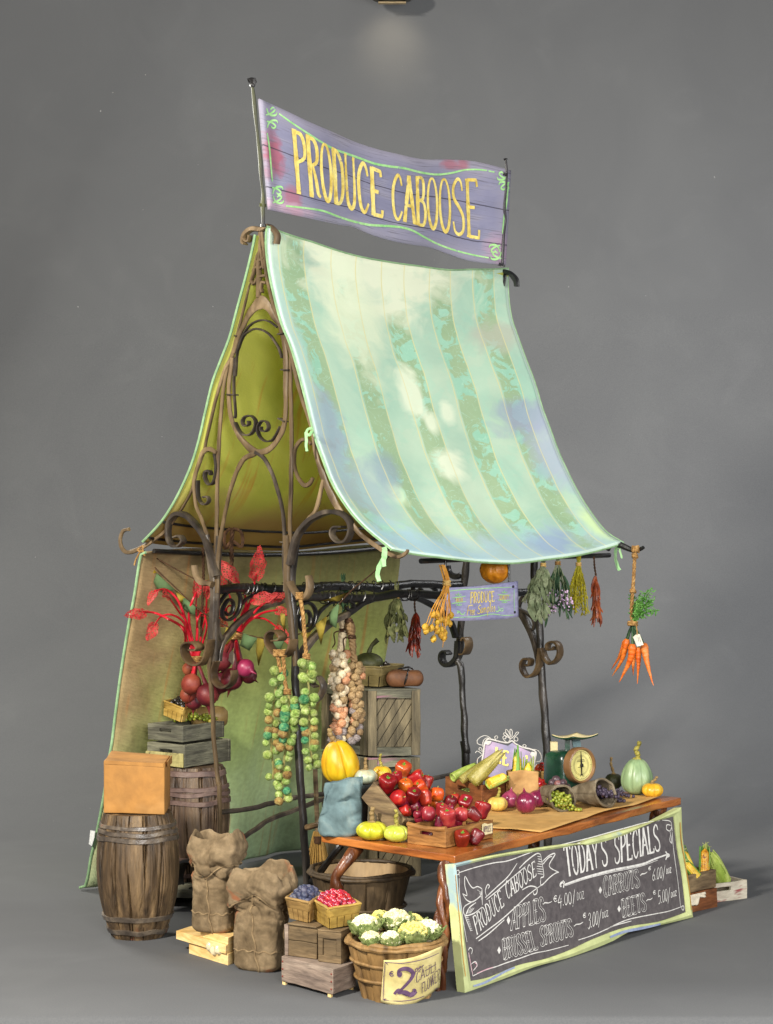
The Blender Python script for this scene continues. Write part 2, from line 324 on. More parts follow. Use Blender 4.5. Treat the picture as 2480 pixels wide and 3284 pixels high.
def lettering(mb, txt, quad, surf, wt, mode='fill', pad=.06, off=.0012, serif=True, jit=0):
    """txt set between the four traced corners bl, br, tl, tr, laid on the real surface surf(px,py)->(point, normal); wt: stroke weight in traced px"""
    bl, br, tl, tr = quad; tot = sum(GL[c][0]+pad for c in txt)-pad; x0 = 0
    def px(x, y):
        t = x/tot; a = (lerp(bl[0], br[0], t), lerp(bl[1], br[1], t)); b = (lerp(tl[0], tr[0], t), lerp(tl[1], tr[1], t))
        return (lerp(a[0], b[0], y), lerp(a[1], b[1], y))
    def stroke(P, wfun):
        pts = [surf(*p) for p in P]
        if len(pts) < 2: return
        n = pts[len(pts)//2][1]; d = (pts[0][0]-O).length/F
        mb.strip([p for p, _ in pts], lambda t: wfun(t)*d, n, off+R.uniform(0, .0004))
    for ch in txt:
        gw, st = GL[ch]; jy = R.uniform(-jit, jit)
        for kind, pts in st:
            if kind == 'd':
                q = [surf(*px(x+x0, y)) for x, y in pts]; n = q[0][1]; mb.add([p+n*off for p, _ in q], [(0, 1, 2, 3)]); continue
            if kind == 's': P = [(p.x, p.y) for p in cat([V3((x, y, 0)) for x, y in pts], 5)]
            else:
                P = []
                for a, b in zip(pts, pts[1:]): P += [(lerp(a[0], b[0], i/4), lerp(a[1], b[1], i/4)) for i in range(4)]
                P.append(pts[-1])
            Q = [px(x+x0, y+jy) for x, y in P]; vert = abs(pts[0][1]-pts[-1][1]) > .7 and kind == 'l'
            if mode == 'fill':
                w0 = wt*(1.15 if vert else .9)
                stroke(Q, (lambda t, w0=w0: w0*(1+.22*math.cos(2*math.pi*t)+.5*math.exp(-((t-.5)/.06)**2))) if (serif and vert) else (lambda t, w0=w0: w0*(.65+.5*math.sin(math.pi*t)) if kind == 's' else w0*.9))
            else:
                hw = wt/2; L = []; Rr = []
                for i, p in enumerate(Q):
                    a, b = Q[max(i-1, 0)], Q[min(i+1, len(Q)-1)]; dx, dy = b[0]-a[0], b[1]-a[1]; l = math.hypot(dx, dy) or 1
                    L.append((p[0]-dy/l*hw, p[1]+dx/l*hw)); Rr.append((p[0]+dy/l*hw, p[1]-dx/l*hw))
                for seg in (L, Rr): stroke(seg, lambda t: wt*.26)
            if serif and kind == 'l' and vert:
                for (x, y) in (pts[0], pts[-1]):
                    stroke([px(x+x0-.09, y+jy), px(x+x0+.09, y+jy)], lambda t: wt*.5)
        x0 += gw+pad
    return mb
# ------------------------------------------------------------------ backdrop: one sweep of grey paper
q = NT('grey_backdrop_paper'); ob = q.tc.outputs['Object']
c = q.mix(.5, q.ramp(q.noise(ob, 1.1, 4, .6), [(.3, lin((87, 88, 89))), (.7, lin((98, 99, 99)))]), q.ramp(q.noise(ob, 190, 3), [(.3, lin((80, 81, 84))), (.7, lin((98, 98, 99)))]))
c = q.mix(q.mth('MULTIPLY', q.ramp(q.noise(ob, 2.2, 6, 1.2), [(.55, (0, 0, 0, 1)), (.8, (1, 1, 1, 1))]), .05), c, lin((150, 150, 150))); c = q.mix(q.ramp(q.noise(ob, 34, 2), [(.80, (0, 0, 0, 1)), (.82, (1, 1, 1, 1))]), c, lin((170, 170, 168)))
q.bump(q.noise(ob, 240, 3), .12, .003); PAPER = q.fin(c, .82, .25)
prof = [(6.972, -.30), (6.972, -.05), (6.978, -.012), (6.996, 0), (7.5, 0), (8.5, 0), (9.5, 0), (10.6, 0)]
for i in range(1, 15): a = i/14*math.pi/2; prof.append((10.6+3.0*math.sin(a), 3.0-3.0*math.cos(a)))
prof += [(13.6, 4.5), (13.6, 7)]
mb = MB(); mb.grid([[V3((-6+12*j/12, y, z)) for j in range(13)] for y, z in prof], uv=False)
mb.build('backdrop', PAPER, loc=(0, 9, 0), smooth=60, kind='structure')
# ------------------------------------------------------------------ market stall: iron frame
stall = thing('market_stall', 'whimsical wrought iron market stall frame with scrolls, four thin posts and tall openwork gable', 'stall frame', S(.84, 0, 0))
def bar(name, crop, pts, w, d, m, u=0.0, k=5, plane=None, wob=.0025, closed=False, taper=0, parent=None):
    """flat iron bar traced in crop coordinates, widths w in source px"""
    f = plane or (lambda p: pu(p, u)); P = [f(crop(*p)) for p in pts]; n = SU if plane is None else SV
    dd = (P[0]-O).length/F; ww = [x*dd for x in w] if isinstance(w, (list, tuple)) else w*dd
    return MB().ribbon(cat(P, k, closed)+([P[0]] if closed else []), n, ww, d, wob=wob, taper=taper).build(name, m, parent or stall, smooth=50)
def bars(name, crop, lists, w, d, m, u=0.0, plane=None, wob=.0025):
    f = plane or (lambda p: pu(p, u)); n = SU if plane is None else SV; b = MB()
    for pts in lists:
        P = [f(crop(*p)) for p in pts]; b.ribbon(cat(P, 5), n, w*(P[0]-O).length/F, d, wob=wob)
    return b.build(name, m, stall, smooth=50)
bar('rafter', K2, [(905,62),(880,170),(842,330),(812,480),(770,650),(732,820),(690,900),(640,1060),(590,1280),(560,1400),(515,1530),(495,1610),(440,1720),(345,1850),(240,1935),(180,1968),(110,1988),(75,1958),(66,1905),(85,1862),(122,1852)], [15,11,12,12,13,13,11,9,7,6,6,7,12,14,15,15,13,12,11], .012, BRONZE)
bar('rafter', K2, [(905,62),(922,200),(945,380),(985,540),(1040,690),(1080,800),(1112,930),(1150,1080),(1203,1230),(1232,1400),(1262,1500),(1310,1620),(1372,1735),(1430,1800),(1500,1885),(1580,1945),(1652,1992),(1720,2015),(1770,1990),(1778,1972)], [15,11,12,13,15,15,13,12,15,22,25,20,17,15,15,14,12,8], .012, BRONZE)
bar('hook', K2, [(905,66),(860,62),(825,78),(805,105),(800,140),(812,152)], [17,16,14,14,9,5], .03, BRONZE); bar('hook', K2, [(905,66),(950,48),(985,74),(1002,105),(998,152)], [17,15,14,14,11], .03, BRONZE)
bar('hook', K2, [(806,118),(818,132),(835,132),(840,100)], 7, .026, BRONZE, u=-.002)
bars('lattice', K2, [[(905,70),(893,250),(890,455)],[(905,180),(880,235),(868,300),(845,370)],[(903,190),(912,240),(925,300)],[(868,262),(892,255),(925,235)],[(852,310),(880,290),(893,300),(926,280)],[(843,370),(868,385),(890,350),(938,340)],[(935,385),(912,380),(905,410),(912,440)],[(838,362),(862,395)]], 8.5, .018, BRONZE)
bars('lattice', K2, [[(893,330),(890,470)],[(890,255),(893,340)]], 15, .019, BRONZE)
bar('arch', K2, [(742,800),(775,690),(825,590),(862,535),(903,500),(945,525),(985,590),(1022,650),(1045,740)], [12,16,22,28,38,30,20,16,14], .013, BRONZE)
bar('oval_ring', K2, [(735,830),(714,1000),(720,1150),(750,1250),(805,1335),(880,1393),(955,1372),(1020,1290),(1052,1180),(1050,1000),(1052,860),(1042,720)], [13,13,15,16,19,22,20,18,18,20,20,18], .013, SLAT)
bars('hoop', K2, [[(752,940),(762,800),(795,700),(838,640),(900,607),(955,615),(1000,650)],[(768,780),(800,702),(845,668),(890,660),(955,690),(1005,760),(1028,830)],[(748,830),(744,1000),(752,1150),(748,1190)]], 6, .014, IRON)
bar('scroll', K2, [(752,1215),(775,1262),(805,1288),(842,1285),(868,1250),(872,1205),(845,1176),(808,1182),(795,1212),(808,1235),(832,1225),(830,1205)], 5, .022, IRON)
bar('scroll', K2, [(1020,1240),(1000,1285),(970,1322),(930,1326),(896,1292),(887,1245),(908,1210),(938,1212),(950,1245),(935,1268),(908,1262),(905,1240)], 5, .022, IRON)
bar('arch', K2, [(872,1398),(805,1432),(762,1500),(722,1620),(692,1750),(672,1850),(652,2000),(642,2140),(640,2230)], [18,17,16,13,12,12,16,22,20], .013, SLAT)
bar('arch', K2, [(872,1392),(925,1432),(972,1520),(1010,1640),(1035,1760),(1043,1900),(1042,2040),(1048,2140),(1050,2220)], [17,13,11,11,10,10,12,15,15], .014, IRON)
bar('slat', K2, [(712,880),(682,1000),(660,1250),(647,1500),(641,1800),(632,2134),(628,2240)], [8,11,13,14,15,17,17], .012, SLAT, u=.004)
bar('slat', K2, [(1082,820),(1080,1000),(1086,1200),(1085,1500),(1077,1800),(1080,2000),(1072,2134)], [10,13,15,16,15,14,16], .012, SLAT, u=.004)
bar('scroll', K2, [(640,1395),(602,1374),(560,1390),(535,1450),(513,1530),(505,1600),(518,1700),(550,1790),(582,1880),(605,1980),(622,2080)], [10,17,14,11,13,11,10,11,14,16,18], .013, SLAT, u=-.004)
bar('scroll', K2, [(630,1400),(642,1480),(628,1565),(596,1585),(572,1550),(574,1512),(602,1506),(606,1530)], 7, .024, IRON)
bar('scroll', K2, [(528,1560),(528,1630),(545,1685),(572,1702),(594,1680),(586,1656),(563,1658)], 6, .022, IRON)
bar('scroll', K2, [(640,2130),(610,2010),(570,1900),(522,1832),(462,1772),(402,1760),(362,1808),(352,1880),(372,1940),(412,1952),(442,1920),(425,1890),(392,1898)], [22,18,16,17,18,15,10,9,8,7,7,6], .034, IRON, u=-.012)
bar('scroll', K2, [(1203,1345),(1180,1322),(1142,1322),(1108,1375),(1104,1460),(1125,1540),(1162,1588),(1195,1578),(1214,1545)], [10,12,14,12,9,11,14,14,10], .013, SLAT)
bar('slat', K2, [(1276,1555),(1255,1650),(1230,1740),(1188,1792),(1130,1855),(1098,1930),(1083,2050)], [12,13,14,16,14,13,14], .013, SLAT)
bar('scroll', K2, [(1078,2060),(1108,1925),(1160,1832),(1232,1776),(1312,1746),(1382,1756),(1430,1800),(1441,1862),(1412,1920),(1362,1922),(1330,1882),(1345,1838),(1394,1836)], [20,19,18,18,17,17,13,11,9,7,7,6], .036, IRON, u=-.012)
for seg_ in ([[(712,1050),(758,1052)],[(1015,690),(1052,682)],[(1032,900),(1078,902)],[(1015,1190),(1055,1212)],[(1028,1925),(1062,1930)],[(735,690),(768,702)]]): bars('clasp', K2, [seg_], 5, .03, IRON)
# posts of the near gable, with hooks and scrolls
def post(crop, pts, w, d, u, m, ext=None):
    P = [pu(crop(*p), u) for p in pts]
    if ext is not None: P.append(P[-1].copy()); P[-1].z = .25; P.append(V3((P[-1].x+ext, P[-1].y, 0)))
    return MB().ribbon(cat(P, 6), SU, [x*P[0].y/F for x in w], d, wob=.004, wf=9).build('post', m, stall, smooth=50)
pA = post(K4, [(575,-60),(592,30),(605,110),(618,200),(616,380),(606,560),(602,640)], [30,27,25,24,23,22,20], .022, -.004, IRON)
post(K4, [(604,560),(600,700),(602,800),(612,920),(621,1020),(622,1150),(634,1299),(648,1400),(660,1470)], [18,15,11,10,10,10,10,10,10], .018, -.012, SLAT, .01)
MB().ribbon(cat([pu(K4(*p), .006) for p in [(655,-60),(652,60),(645,200),(636,400),(632,560),(628,700)]], 6), SU, .026, .022, wob=.003).build('post', IRON, stall, smooth=50)
pB = post(K4, [(1052,-60),(1056,60),(1058,180),(1064,280),(1078,420),(1092,560),(1100,640),(1108,720)], [22,21,20,20,19,18,16,9], .02, -.006, SLAT)
MB().ribbon(cat([pu(p, .012) for p in [K4(1112,-40),K4(1098,90),K4(1090,240),K4(1096,420),K4(1104,600),K4(1110,800),K4(1118,1000),K4(1130,1250),L2(786,100),L2(797,260),L2(805,420),L2(812,520),L2(815,628)]], 6), SU, [.022,.02,.02,.022,.024,.024,.024,.024,.024,.025,.026], .03, wob=.005, wf=9).build('post', IRON2, stall, smooth=50)
bar('hook', K4, [(618,232),(596,222),(560,222),(532,200),(513,158),(508,118)], [18,16,15,16,14,9], .03, BRONZE, u=-.02)
bar('scroll', K4, [(604,560),(592,640),(570,692),(528,712),(484,695),(454,648),(452,600),(480,577),(520,580),(542,604),(528,622),(492,620)], [9,9,8,8,7,7,7,7,6,6], .05, WARM, u=-.03)
bar('scroll', K4, [(640,690),(622,760),(640,818),(686,842),(728,820),(744,775),(742,742)], [8,10,11,9,8,7], .04, WARM, u=-.01)
bar('hook', K4, [(1078,215),(1100,262),(1140,308),(1172,304),(1192,262),(1194,215),(1188,178)], [16,15,14,18,17,14,10], .035, BRONZE, u=-.03)
bar('scroll', K4, [(1098,560),(1082,622),(1042,658),(992,640),(955,590),(950,540),(972,512),(1005,510),(1030,535),(1024,562),(985,566)], [9,8,8,7,7,7,6,6], .05, WARM, u=-.03)
bar('scroll', K4, [(1128,940),(1180,942),(1228,925),(1262,890),(1278,835),(1254,785),(1222,788),(1212,822),(1236,842)], [12,13,12,10,8,7,6,6], .035, IRON, u=-.02)
# far posts
LC = [M4(935,-160), M4(925,0), M4(915,140),M4(905,260),M4(892,380),M4(870,700),M4(855,900),M4(832,1136),K5(548,690),K5(558,850),K5(566,1000),K5(575,1169),M2(362,300),M2(385,520),M2(385,690)]
LD = [M5(125,-60),M5(130,240),M5(128,420),M5(150,640),M5(170,760),M5(190,1000),M5(200,1200),M5(215,1450),M5(230,1720),M3(215,60),M3(228,220),M3(240,480)]
for nm, L, ww in (('C', LC, [.028,.032,.034,.032,.03,.026,.03,.036,.034,.03,.03,.03]), ('D', LD, [.032,.03,.03,.03,.032,.034,.036,.036,.034,.034,.034])):
    P = [pu(p, SL) for p in L]; e = P[-1].copy(); e.z = 0; P.append(e)
    MB().tube(resamp(cat(P, 6), 70), lambda t, ww=ww: ww[min(int(t*len(ww)), len(ww)-1)]*.58, 9, wob=.006, wf=11).build('post', IRON2, stall, smooth=60)
pC, pD = pu(LC[4], SL), pu(LD[5], SL); pA0, pB0 = pu(K4(620,255), 0), pu(K4(1085,300), 0)
vA, vB = (pA0-SN).dot(SV), (pB0-SN).dot(SV)
FU = SL
bar('hook', M4, [(722,115),(735,180),(775,222),(825,232),(870,210)], [14,15,17,18,16], .03, BLACK, u=FU)
bar('scroll', K5, [(540,560),(534,640),(505,682),(470,688),(448,662),(450,628),(470,615),(486,632)], [22,20,16,11,9,8,7], .05, BLACK, u=FU)
bar('scroll', K5, [(555,632),(578,628),(592,590),(586,552),(574,545),(566,560)], 6, .06, WARM, u=FU-.03)
bar('scroll', K5, [(978,600),(972,680),(950,735),(910,752),(884,722),(878,682),(896,656),(924,662),(920,690),(900,688)], [16,12,9,8,7,7,7,6], .045, WARM, u=FU-.03)
bar('scroll', K5, [(985,600),(1002,655),(1030,682),(1062,664),(1080,625),(1072,580),(1045,565),(1018,580),(1020,606),(1048,608),(1058,592)], [10,10,9,8,7,7,6], .045, WARM, u=FU-.03)
bar('bracket', K5, [(840,385),(868,410),(905,470),(932,530),(952,600),(968,680)], [20,20,18,17,16,14], .035, IRON, u=FU)
bar('bracket', K5, [(892,310),(872,340),(860,385),(900,410),(932,436)], 9, .025, IRON, u=FU); bar('scroll', K5, [(932,436),(942,470),(938,500)], 7, .02, IRON, u=FU)
# beams along the ridge with brackets and filigree
def beamline(a, b, r):
    P = [lerp(a, b, i/14)+UZ*(.006*math.sin(i*1.3)) for i in range(15)]; return MB().tube(cat(P, 3), r, 8, wob=.005, wf=16).build('beam', BLACK, stall, smooth=60)
bA = pv(K4(655,262), vA), pu(M4(880,310), SL); bB = pv(K4(1090,318), vB), pu(K5(945,292), SL)
beamline(bA[0], bA[1], .019); beamline(bB[0], bB[1], .018)
def fil(name, crop, lists, w, v, m=BLACK, d=.02): return bars(name, crop, lists, w, d, m, plane=lambda p: pv(p, v))
fil('bracket', N2, [[(275,1290),(285,1180),(320,1080),(400,980),(500,860),(640,750),(800,680),(960,630),(1040,600)]], 16, vA, IRON, .035)
fil('bracket', N2, [[(300,1040),(270,960),(262,880),(268,820)]], 13, vA, IRON, .03)
fil('filigree', N2, [[(250,700),(330,580),(400,520),(480,510),(525,570),(520,680),(470,780),(390,830),(330,800),(320,720),(355,640),(400,600),(445,640),(430,740),(380,770),(350,740)]], 9, vA)
fil('filigree', N2, [[(540,650),(600,590),(700,545),(800,530),(900,520),(945,545),(930,600),(880,615),(850,590),(870,555)],[(840,530),(830,570),(860,620)]], 8, vA)
fil('bracket', N2, [[(1180,1320),(1220,1200),(1290,1090),(1400,970),(1520,870),(1640,800)],[(1640,800),(1720,760)]], 19, vB, IRON, .04)
fil('bracket', N3, [[(830,520),(900,490),(1000,420),(1130,350),(1290,300)]], 16, vB, BLACK, .03)
fil('filigree', N3, [[(320,560),(350,450),(390,400),(460,380),(520,420),(545,500),(520,610),(460,680),(390,660),(365,580),(400,490),(450,465),(485,520),(480,600),(455,630)]], 9, vB)
fil('filigree', N3, [[(540,560),(590,470),(670,400),(760,370),(880,360),(945,390),(940,440),(890,450),(870,420)]], 9, vB)
fil('bracket', N3, [[(520,260),(620,230),(780,225)],[(800,225),(1000,220),(1200,245),(1370,275)]], 13, vA+.02, BLACK, .02)
fil('bracket', M4, [[(340,440),(420,470),(500,510),(590,555)],[(580,545),(690,640),(760,740),(805,880)]], 19, vA+.02, BLACK, .03)
fil('filigree', M4, [[(360,300),(350,380),(380,410),(430,400),(440,375),(420,370)],[(440,290),(520,330),(600,380)],[(500,300),(560,350),(610,410)]], 10, vA, BLACK)
# curled iron wire round the beams
for (a0, a1), k in ((bA, 9), (bB, 8)):
    for j in range(k):
        f0 = R.uniform(.03, .9); P = []
        for i in range(20):
            th = i*.75; P.append(lerp(a0, a1, f0+i*.004)+SV*(.022*math.cos(th))+UZ*(.024*math.sin(th)))
        MB().tube(cat(P, 2), .0028, 4).build('wire', BLACK, stall)
# far gable hooks and eave rods
bar('hook', K1, [(1500,1120),(1535,1132),(1562,1165),(1568,1200)], [14,16,17,12], .03, BLACK, u=FU)
eaveF = (S(.34, .56, 1.49), S(SL+.02, .56, 1.49))
b = MB().tube([lerp(eaveF[0], eaveF[1], i/12) for i in range(13)], .011, 8, wob=.003)
b.build('eave_rod', BLACK, stall)
b = MB().tube(cat([S(SL, .64, 1.535), pu(M5(1190,32), SL), pu(M5(1300,85), SL), pu(M5(1390,95), SL), pu(M5(1460,58), SL)], 5), lambda t: .017*(1-.55*t), 8, wob=.003); b.build('hook', BLACK, stall)
eRp = [pu(K3(*p), SL) for p in [(1085,30),(1086,120),(1100,230),(1130,320),(1170,430),(1208,530),(1240,640),(1270,720),(1310,830),(1350,920),(1400,1020),(1450,1100),(1520,1190),(1590,1240)]]
MB().ribbon(cat([p-SV*.05-UZ*.03-SU*.02 for p in eRp], 4), SU, .02, .02).build('rafter', BLACK, stall)
MB().ribbon(cat([S(SL, -.02, 2.84), S(SL, -.12, 2.35), S(SL, -.27, 1.95), S(SL, -.46, 1.66), S(SL, -.66, 1.53)], 6), SU, .022, .022).build('rafter', BLACK, stall)
MB().tube([S(SL*i/10, -.655, 1.52-.03*math.sin(math.pi*i/10)) for i in range(11)], .010, 8).build('eave_rod', BLACK, stall)
# low rails and foot scrolls
r0, r1 = pu(L1(1180,1058), 0), S(SL, (pC-SN).dot(SV), .43)
MB().tube(cat([r0, lerp(r0, r1, .12)-UZ*.004, lerp(r0, r1, .3)+UZ*.012, lerp(r0, r1, .6)-UZ*.008, r1], 6), .011, 7, wob=.004).build('rail', IRON, stall)
r0 = pv(M7(1000,340), vA+.06); 
MB().ribbon(cat([pv(M7(985,352), vA+.06), pv(M7(1150,240), vA+.06), pv(M7(1350,110), vA+.06), pv(M7(1660,-10), vA+.06), pv(L3(160,545), vA+.06)], 6), SV, .02, .02, wob=.003).build('rail', IRON, stall)
MB().tube(cat([pu(L3(8,775), .01), pu(L3(60,762), .01), pu(L3(160,735), .01)], 5), .012, 7, wob=.003).build('rail', WARM, stall)
MB().tube(cat([pu(N8(120,800), .06), at(*N8(150,745), 8.42), at(*N8(280,590), 8.28), at(*N8(400,430), 8.2), at(*N8(450,370), 8.2)], 6), .014, 7, wob=.003).build('rail', BLACK, stall)
def foot(c, s=1.0, mirror=1):
    P = []
    for i in range(40):
        t = i/39; a = -.4+5.2*t; r = (.112-.08*t)*s; P.append(c+SV*(mirror*r*math.cos(a))+UZ*(r*math.sin(a)))
    return P
for p, mi in ((S(.02, vA-.13, .118), -1), (S(SL, (pC-SN).dot(SV)-.1, .118), -1)):
    MB().ribbon(foot(p, 1, mi), SU, .014, .07, wob=.003).build('foot_scroll', BLACK, stall)
# ------------------------------------------------------------------ canopy
def blob(q, uv, cx, cy, rx, ry, nzs, soft=.6):
    x = q.n('SeparateXYZ'); q.l(uv, x.inputs[0])
    a = q.mth('DIVIDE', q.mth('SUBTRACT', x.outputs[0], cx), rx); b = q.mth('DIVIDE', q.mth('SUBTRACT', x.outputs[1], cy), ry)
    d = q.mth('SQRT', q.mth('ADD', q.mth('MULTIPLY', a, a), q.mth('MULTIPLY', b, b)))
    d = q.mth('ADD', d, q.mth('MULTIPLY', q.mth('SUBTRACT', nzs, .5), 1.6))
    return q.mth('SUBTRACT', 1, q.mth('DIVIDE', q.mth('SUBTRACT', d, 1-soft), soft, clamp=True), clamp=True)
q = NT('striped_damask_canopy'); uv = q.tc.outputs['UV']; x = q.n('SeparateXYZ'); q.l(uv, x.inputs[0]); s_, t_ = x.outputs[0], x.outputs[1]
wv = q.noise(q.map(uv, (5, 5, 1)), 1, 3); ss = q.mth('ADD', s_, q.mth('MULTIPLY', q.mth('SUBTRACT', wv, .5), .012))
fr = q.mth('FRACT', q.mth('DIVIDE', q.mth('SUBTRACT', ss, .038), .199))
def band(lo, hi, soft=.03): return q.mth('MULTIPLY', q.mth('DIVIDE', q.mth('SUBTRACT', fr, lo), soft, clamp=True), q.mth('SUBTRACT', 1, q.mth('DIVIDE', q.mth('SUBTRACT', fr, hi), soft, clamp=True), clamp=True))
dark = band(.04, .46)
blot = q.noise(q.map(uv, (3.2, 4, 1)), 1, 5, .8); blot2 = q.noise(q.map(uv, (7, 9, 1), loc=(4, 2, 0)), 1, 5, 1.2)
light = q.ramp(blot, [(.32, lin((156, 188, 168))), (.5, lin((172, 197, 174))), (.7, lin((186, 205, 180)))])
sage = q.ramp(blot, [(.3, lin((142, 168, 132))), (.7, lin((160, 182, 146)))])
base = q.mix(dark, light, sage)
mv = q.map(uv, (10, 13, 1)); dm = q.noise(mv, 1.0, 6, 1.9, .62)
vor = q.n('TexVoronoi', feature='SMOOTH_F1'); q.l(q.map(uv, (12, 11, 1)), vor.inputs['Vector']); vor.inputs['Scale'].default_value = 1
dmk = q.ramp(q.mth('ADD', dm, q.mth('MULTIPLY', q.mth('SUBTRACT', .42, vor.outputs['Distance']), .45)), [(.505, (0, 0, 0, 1)), (.53, (1, 1, 1, 1))])
cn = q.noise(q.map(uv, (12, 15, 1), loc=(2, 7, 0)), 1, 2, 2.2); cd = q.mth('ABSOLUTE', q.mth('SUBTRACT', cn, .5))
vine = q.mth('SUBTRACT', 1, q.mth('DIVIDE', cd, .014), clamp=True)
turq = q.ramp(blot2, [(.3, lin((140, 192, 168))), (.7, lin((160, 204, 182)))])
base = q.mix(q.mth('MULTIPLY', dmk, q.mth('MULTIPLY_ADD', dark, .6, .22)), base, turq)
base = q.mix(q.mth('MULTIPLY', vine, q.mth('MULTIPLY_ADD', dark, .38, .12)), base, lin((176, 214, 192)))
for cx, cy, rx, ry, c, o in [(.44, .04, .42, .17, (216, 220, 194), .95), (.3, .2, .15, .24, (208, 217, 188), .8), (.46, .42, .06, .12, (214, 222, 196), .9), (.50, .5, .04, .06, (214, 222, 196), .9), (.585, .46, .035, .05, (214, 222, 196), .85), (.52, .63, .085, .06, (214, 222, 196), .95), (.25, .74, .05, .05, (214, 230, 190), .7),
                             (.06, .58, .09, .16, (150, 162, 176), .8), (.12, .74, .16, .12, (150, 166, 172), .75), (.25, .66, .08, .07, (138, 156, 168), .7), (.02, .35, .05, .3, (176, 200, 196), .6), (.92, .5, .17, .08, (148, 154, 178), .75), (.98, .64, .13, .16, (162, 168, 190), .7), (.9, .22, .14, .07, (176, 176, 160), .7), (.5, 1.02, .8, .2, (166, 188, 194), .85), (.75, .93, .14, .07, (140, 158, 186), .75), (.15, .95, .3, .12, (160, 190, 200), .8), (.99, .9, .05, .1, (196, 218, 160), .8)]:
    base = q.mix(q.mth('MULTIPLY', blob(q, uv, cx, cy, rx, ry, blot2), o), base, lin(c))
line = q.mth('MAXIMUM', band(.0, .018, .012), band(.47, .488, .012)); line = q.mth('MULTIPLY', line, q.mth('MULTIPLY_ADD', blot2, 1.1, .2))
base = q.mix(line, base, lin((212, 204, 142)))
edge = q.mth('LESS_THAN', q.mth('MINIMUM', q.mth('MINIMUM', s_, q.mth('SUBTRACT', 1, s_)), q.mth('SUBTRACT', 1, t_)), .012)
base = q.mix(q.mth('MULTIPLY', edge, .7), base, lin((206, 226, 210)))
wx = q.n('TexWave', bands_direction='X'); wy = q.n('TexWave', bands_direction='Y')
for g in (wx, wy): q.l(q.map(uv, (110, 110, 1)), g.inputs['Vector']); g.inputs['Scale'].default_value = 1; g.inputs['Distortion'].default_value = 2
q.bump(q.mth('ADD', q.mth('MULTIPLY', q.mth('ADD', wx.outputs['Fac'], wy.outputs['Fac']), .12), q.mth('MULTIPLY', q.noise(q.map(uv, (3, 4, 1)), 2, 4), 1.2)), .5, .008)
CANOPY = q.fin(base, .92, .08)
canopy = thing('canopy', 'mint striped damask canopy cloth sloping down from the ridge over the stall', 'canopy', S(.84, .1, 1.5))
eL = resamp(cat([pu(K2(*p), -.035) for p in [(940,45),(932,150),(947,300),(977,450),(1021,620),(1070,740),(1110,870),(1150,1020),(1190,1180),(1225,1320),(1265,1430),(1310,1550),(1370,1660),(1450,1770),(1540,1860),(1640,1940),(1675,1968)]], 6), 45)
eR = resamp(cat([pu(K3(*p), SL+.035) for p in [(1085,12),(1086,120),(1100,230),(1130,320),(1170,430),(1208,530),(1240,640),(1270,720),(1310,830),(1350,920),(1400,1020),(1450,1100),(1520,1190),(1597,1240)]], 6), 45)
def sag(s): return 4*s*(1-s)
rows = []
for i in range(45):
    t = i/44; row = []
    for j in range(49):
        s = j/48; p = lerp(eL[i], eR[i], s); k = sag(s)
        down = .068*k*(1-.25*t) if t < .5 else .068*k*(.875+.25*(t-.5)*1.2)
        p = p-UZ*down-SV*(.03*k*math.sin(math.pi*max(0, t-.12)/.88))
        p = p+SV*(.006*math.sin(s*23+t*3)*t)+noise.noise_vector(p*3)*.008*min(1, 6*s, 6*(1-s))
        row.append(p)
    rows.append(row)
mb = MB().grid(rows); front = mb.build('front_panel', CANOPY, canopy, smooth=80, solid=.006)
hem = MB()
for e in (rows[-1], rows[0]): hem.tube([p-UZ*.002 for p in e], .0045, 6)
for col in (0, -1): hem.tube([r[col] for r in rows], .0048, 6)
hem.build('hem', HEM, canopy)
# rear slope: its lit green lining shows through the gable
q = NT('lime_lining'); uv = q.tc.outputs['UV']; n1 = q.noise(q.map(uv, (3, 3, 1)), 1.2, 5, .6); n2 = q.noise(q.map(uv, (34, 3.2, 1)), 1, 3, .4)
xx = q.n('SeparateXYZ'); q.l(uv, xx.inputs[0])
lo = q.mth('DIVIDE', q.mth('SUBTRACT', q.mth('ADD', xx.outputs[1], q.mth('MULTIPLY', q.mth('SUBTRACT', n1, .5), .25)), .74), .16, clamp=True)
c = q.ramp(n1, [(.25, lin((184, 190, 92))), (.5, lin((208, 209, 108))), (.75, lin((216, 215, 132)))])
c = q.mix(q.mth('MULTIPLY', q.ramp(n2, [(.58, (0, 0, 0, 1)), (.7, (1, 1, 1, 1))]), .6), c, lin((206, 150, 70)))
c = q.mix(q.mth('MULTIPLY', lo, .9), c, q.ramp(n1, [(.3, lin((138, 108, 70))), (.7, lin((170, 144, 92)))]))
q.bump(q.noise(q.map(uv, (160, 160, 1)), 1, 2), .35, .004)
q.fin(c, .8, .2); LINING = q.m
tr = q.n('BsdfTranslucent'); q.l(c, tr.inputs[0]); mx = q.n('MixShader'); mx.inputs[0].default_value = .42
q.l(q.b.outputs[0], mx.inputs[1]); q.l(tr.outputs[0], mx.inputs[2]); q.l(mx.outputs[0], q.t.nodes['Material Output'].inputs[0])
bL = resamp(cat([pu(K2(*p), -.03) for p in [(880,75),(862,170),(825,330),(792,460),(762,580),(732,700),(682,830),(632,960),(592,1120),(552,1290),(510,1440),(460,1570),(400,1690),(320,1810),(212,1925)]], 6), 40)
vz = [((p-SN).dot(SV), p.z) for p in bL]; rows2 = []
for i, (v, z) in enumerate(vz):
    t = i/39; row = []
    for j in range(33):
        s = j/32; p = S(lerp(-.03, SL+.03, s), v-.012, z); k = sag(s)
        p = p-UZ*(.095*k*(1-.5*t)+.012*(1-t))-SV*(-.03*k*math.sin(math.pi*max(0, t-.22)/.78))
        row.append(p+noise.noise_vector(p*3)*.006)
    rows2.append(row)
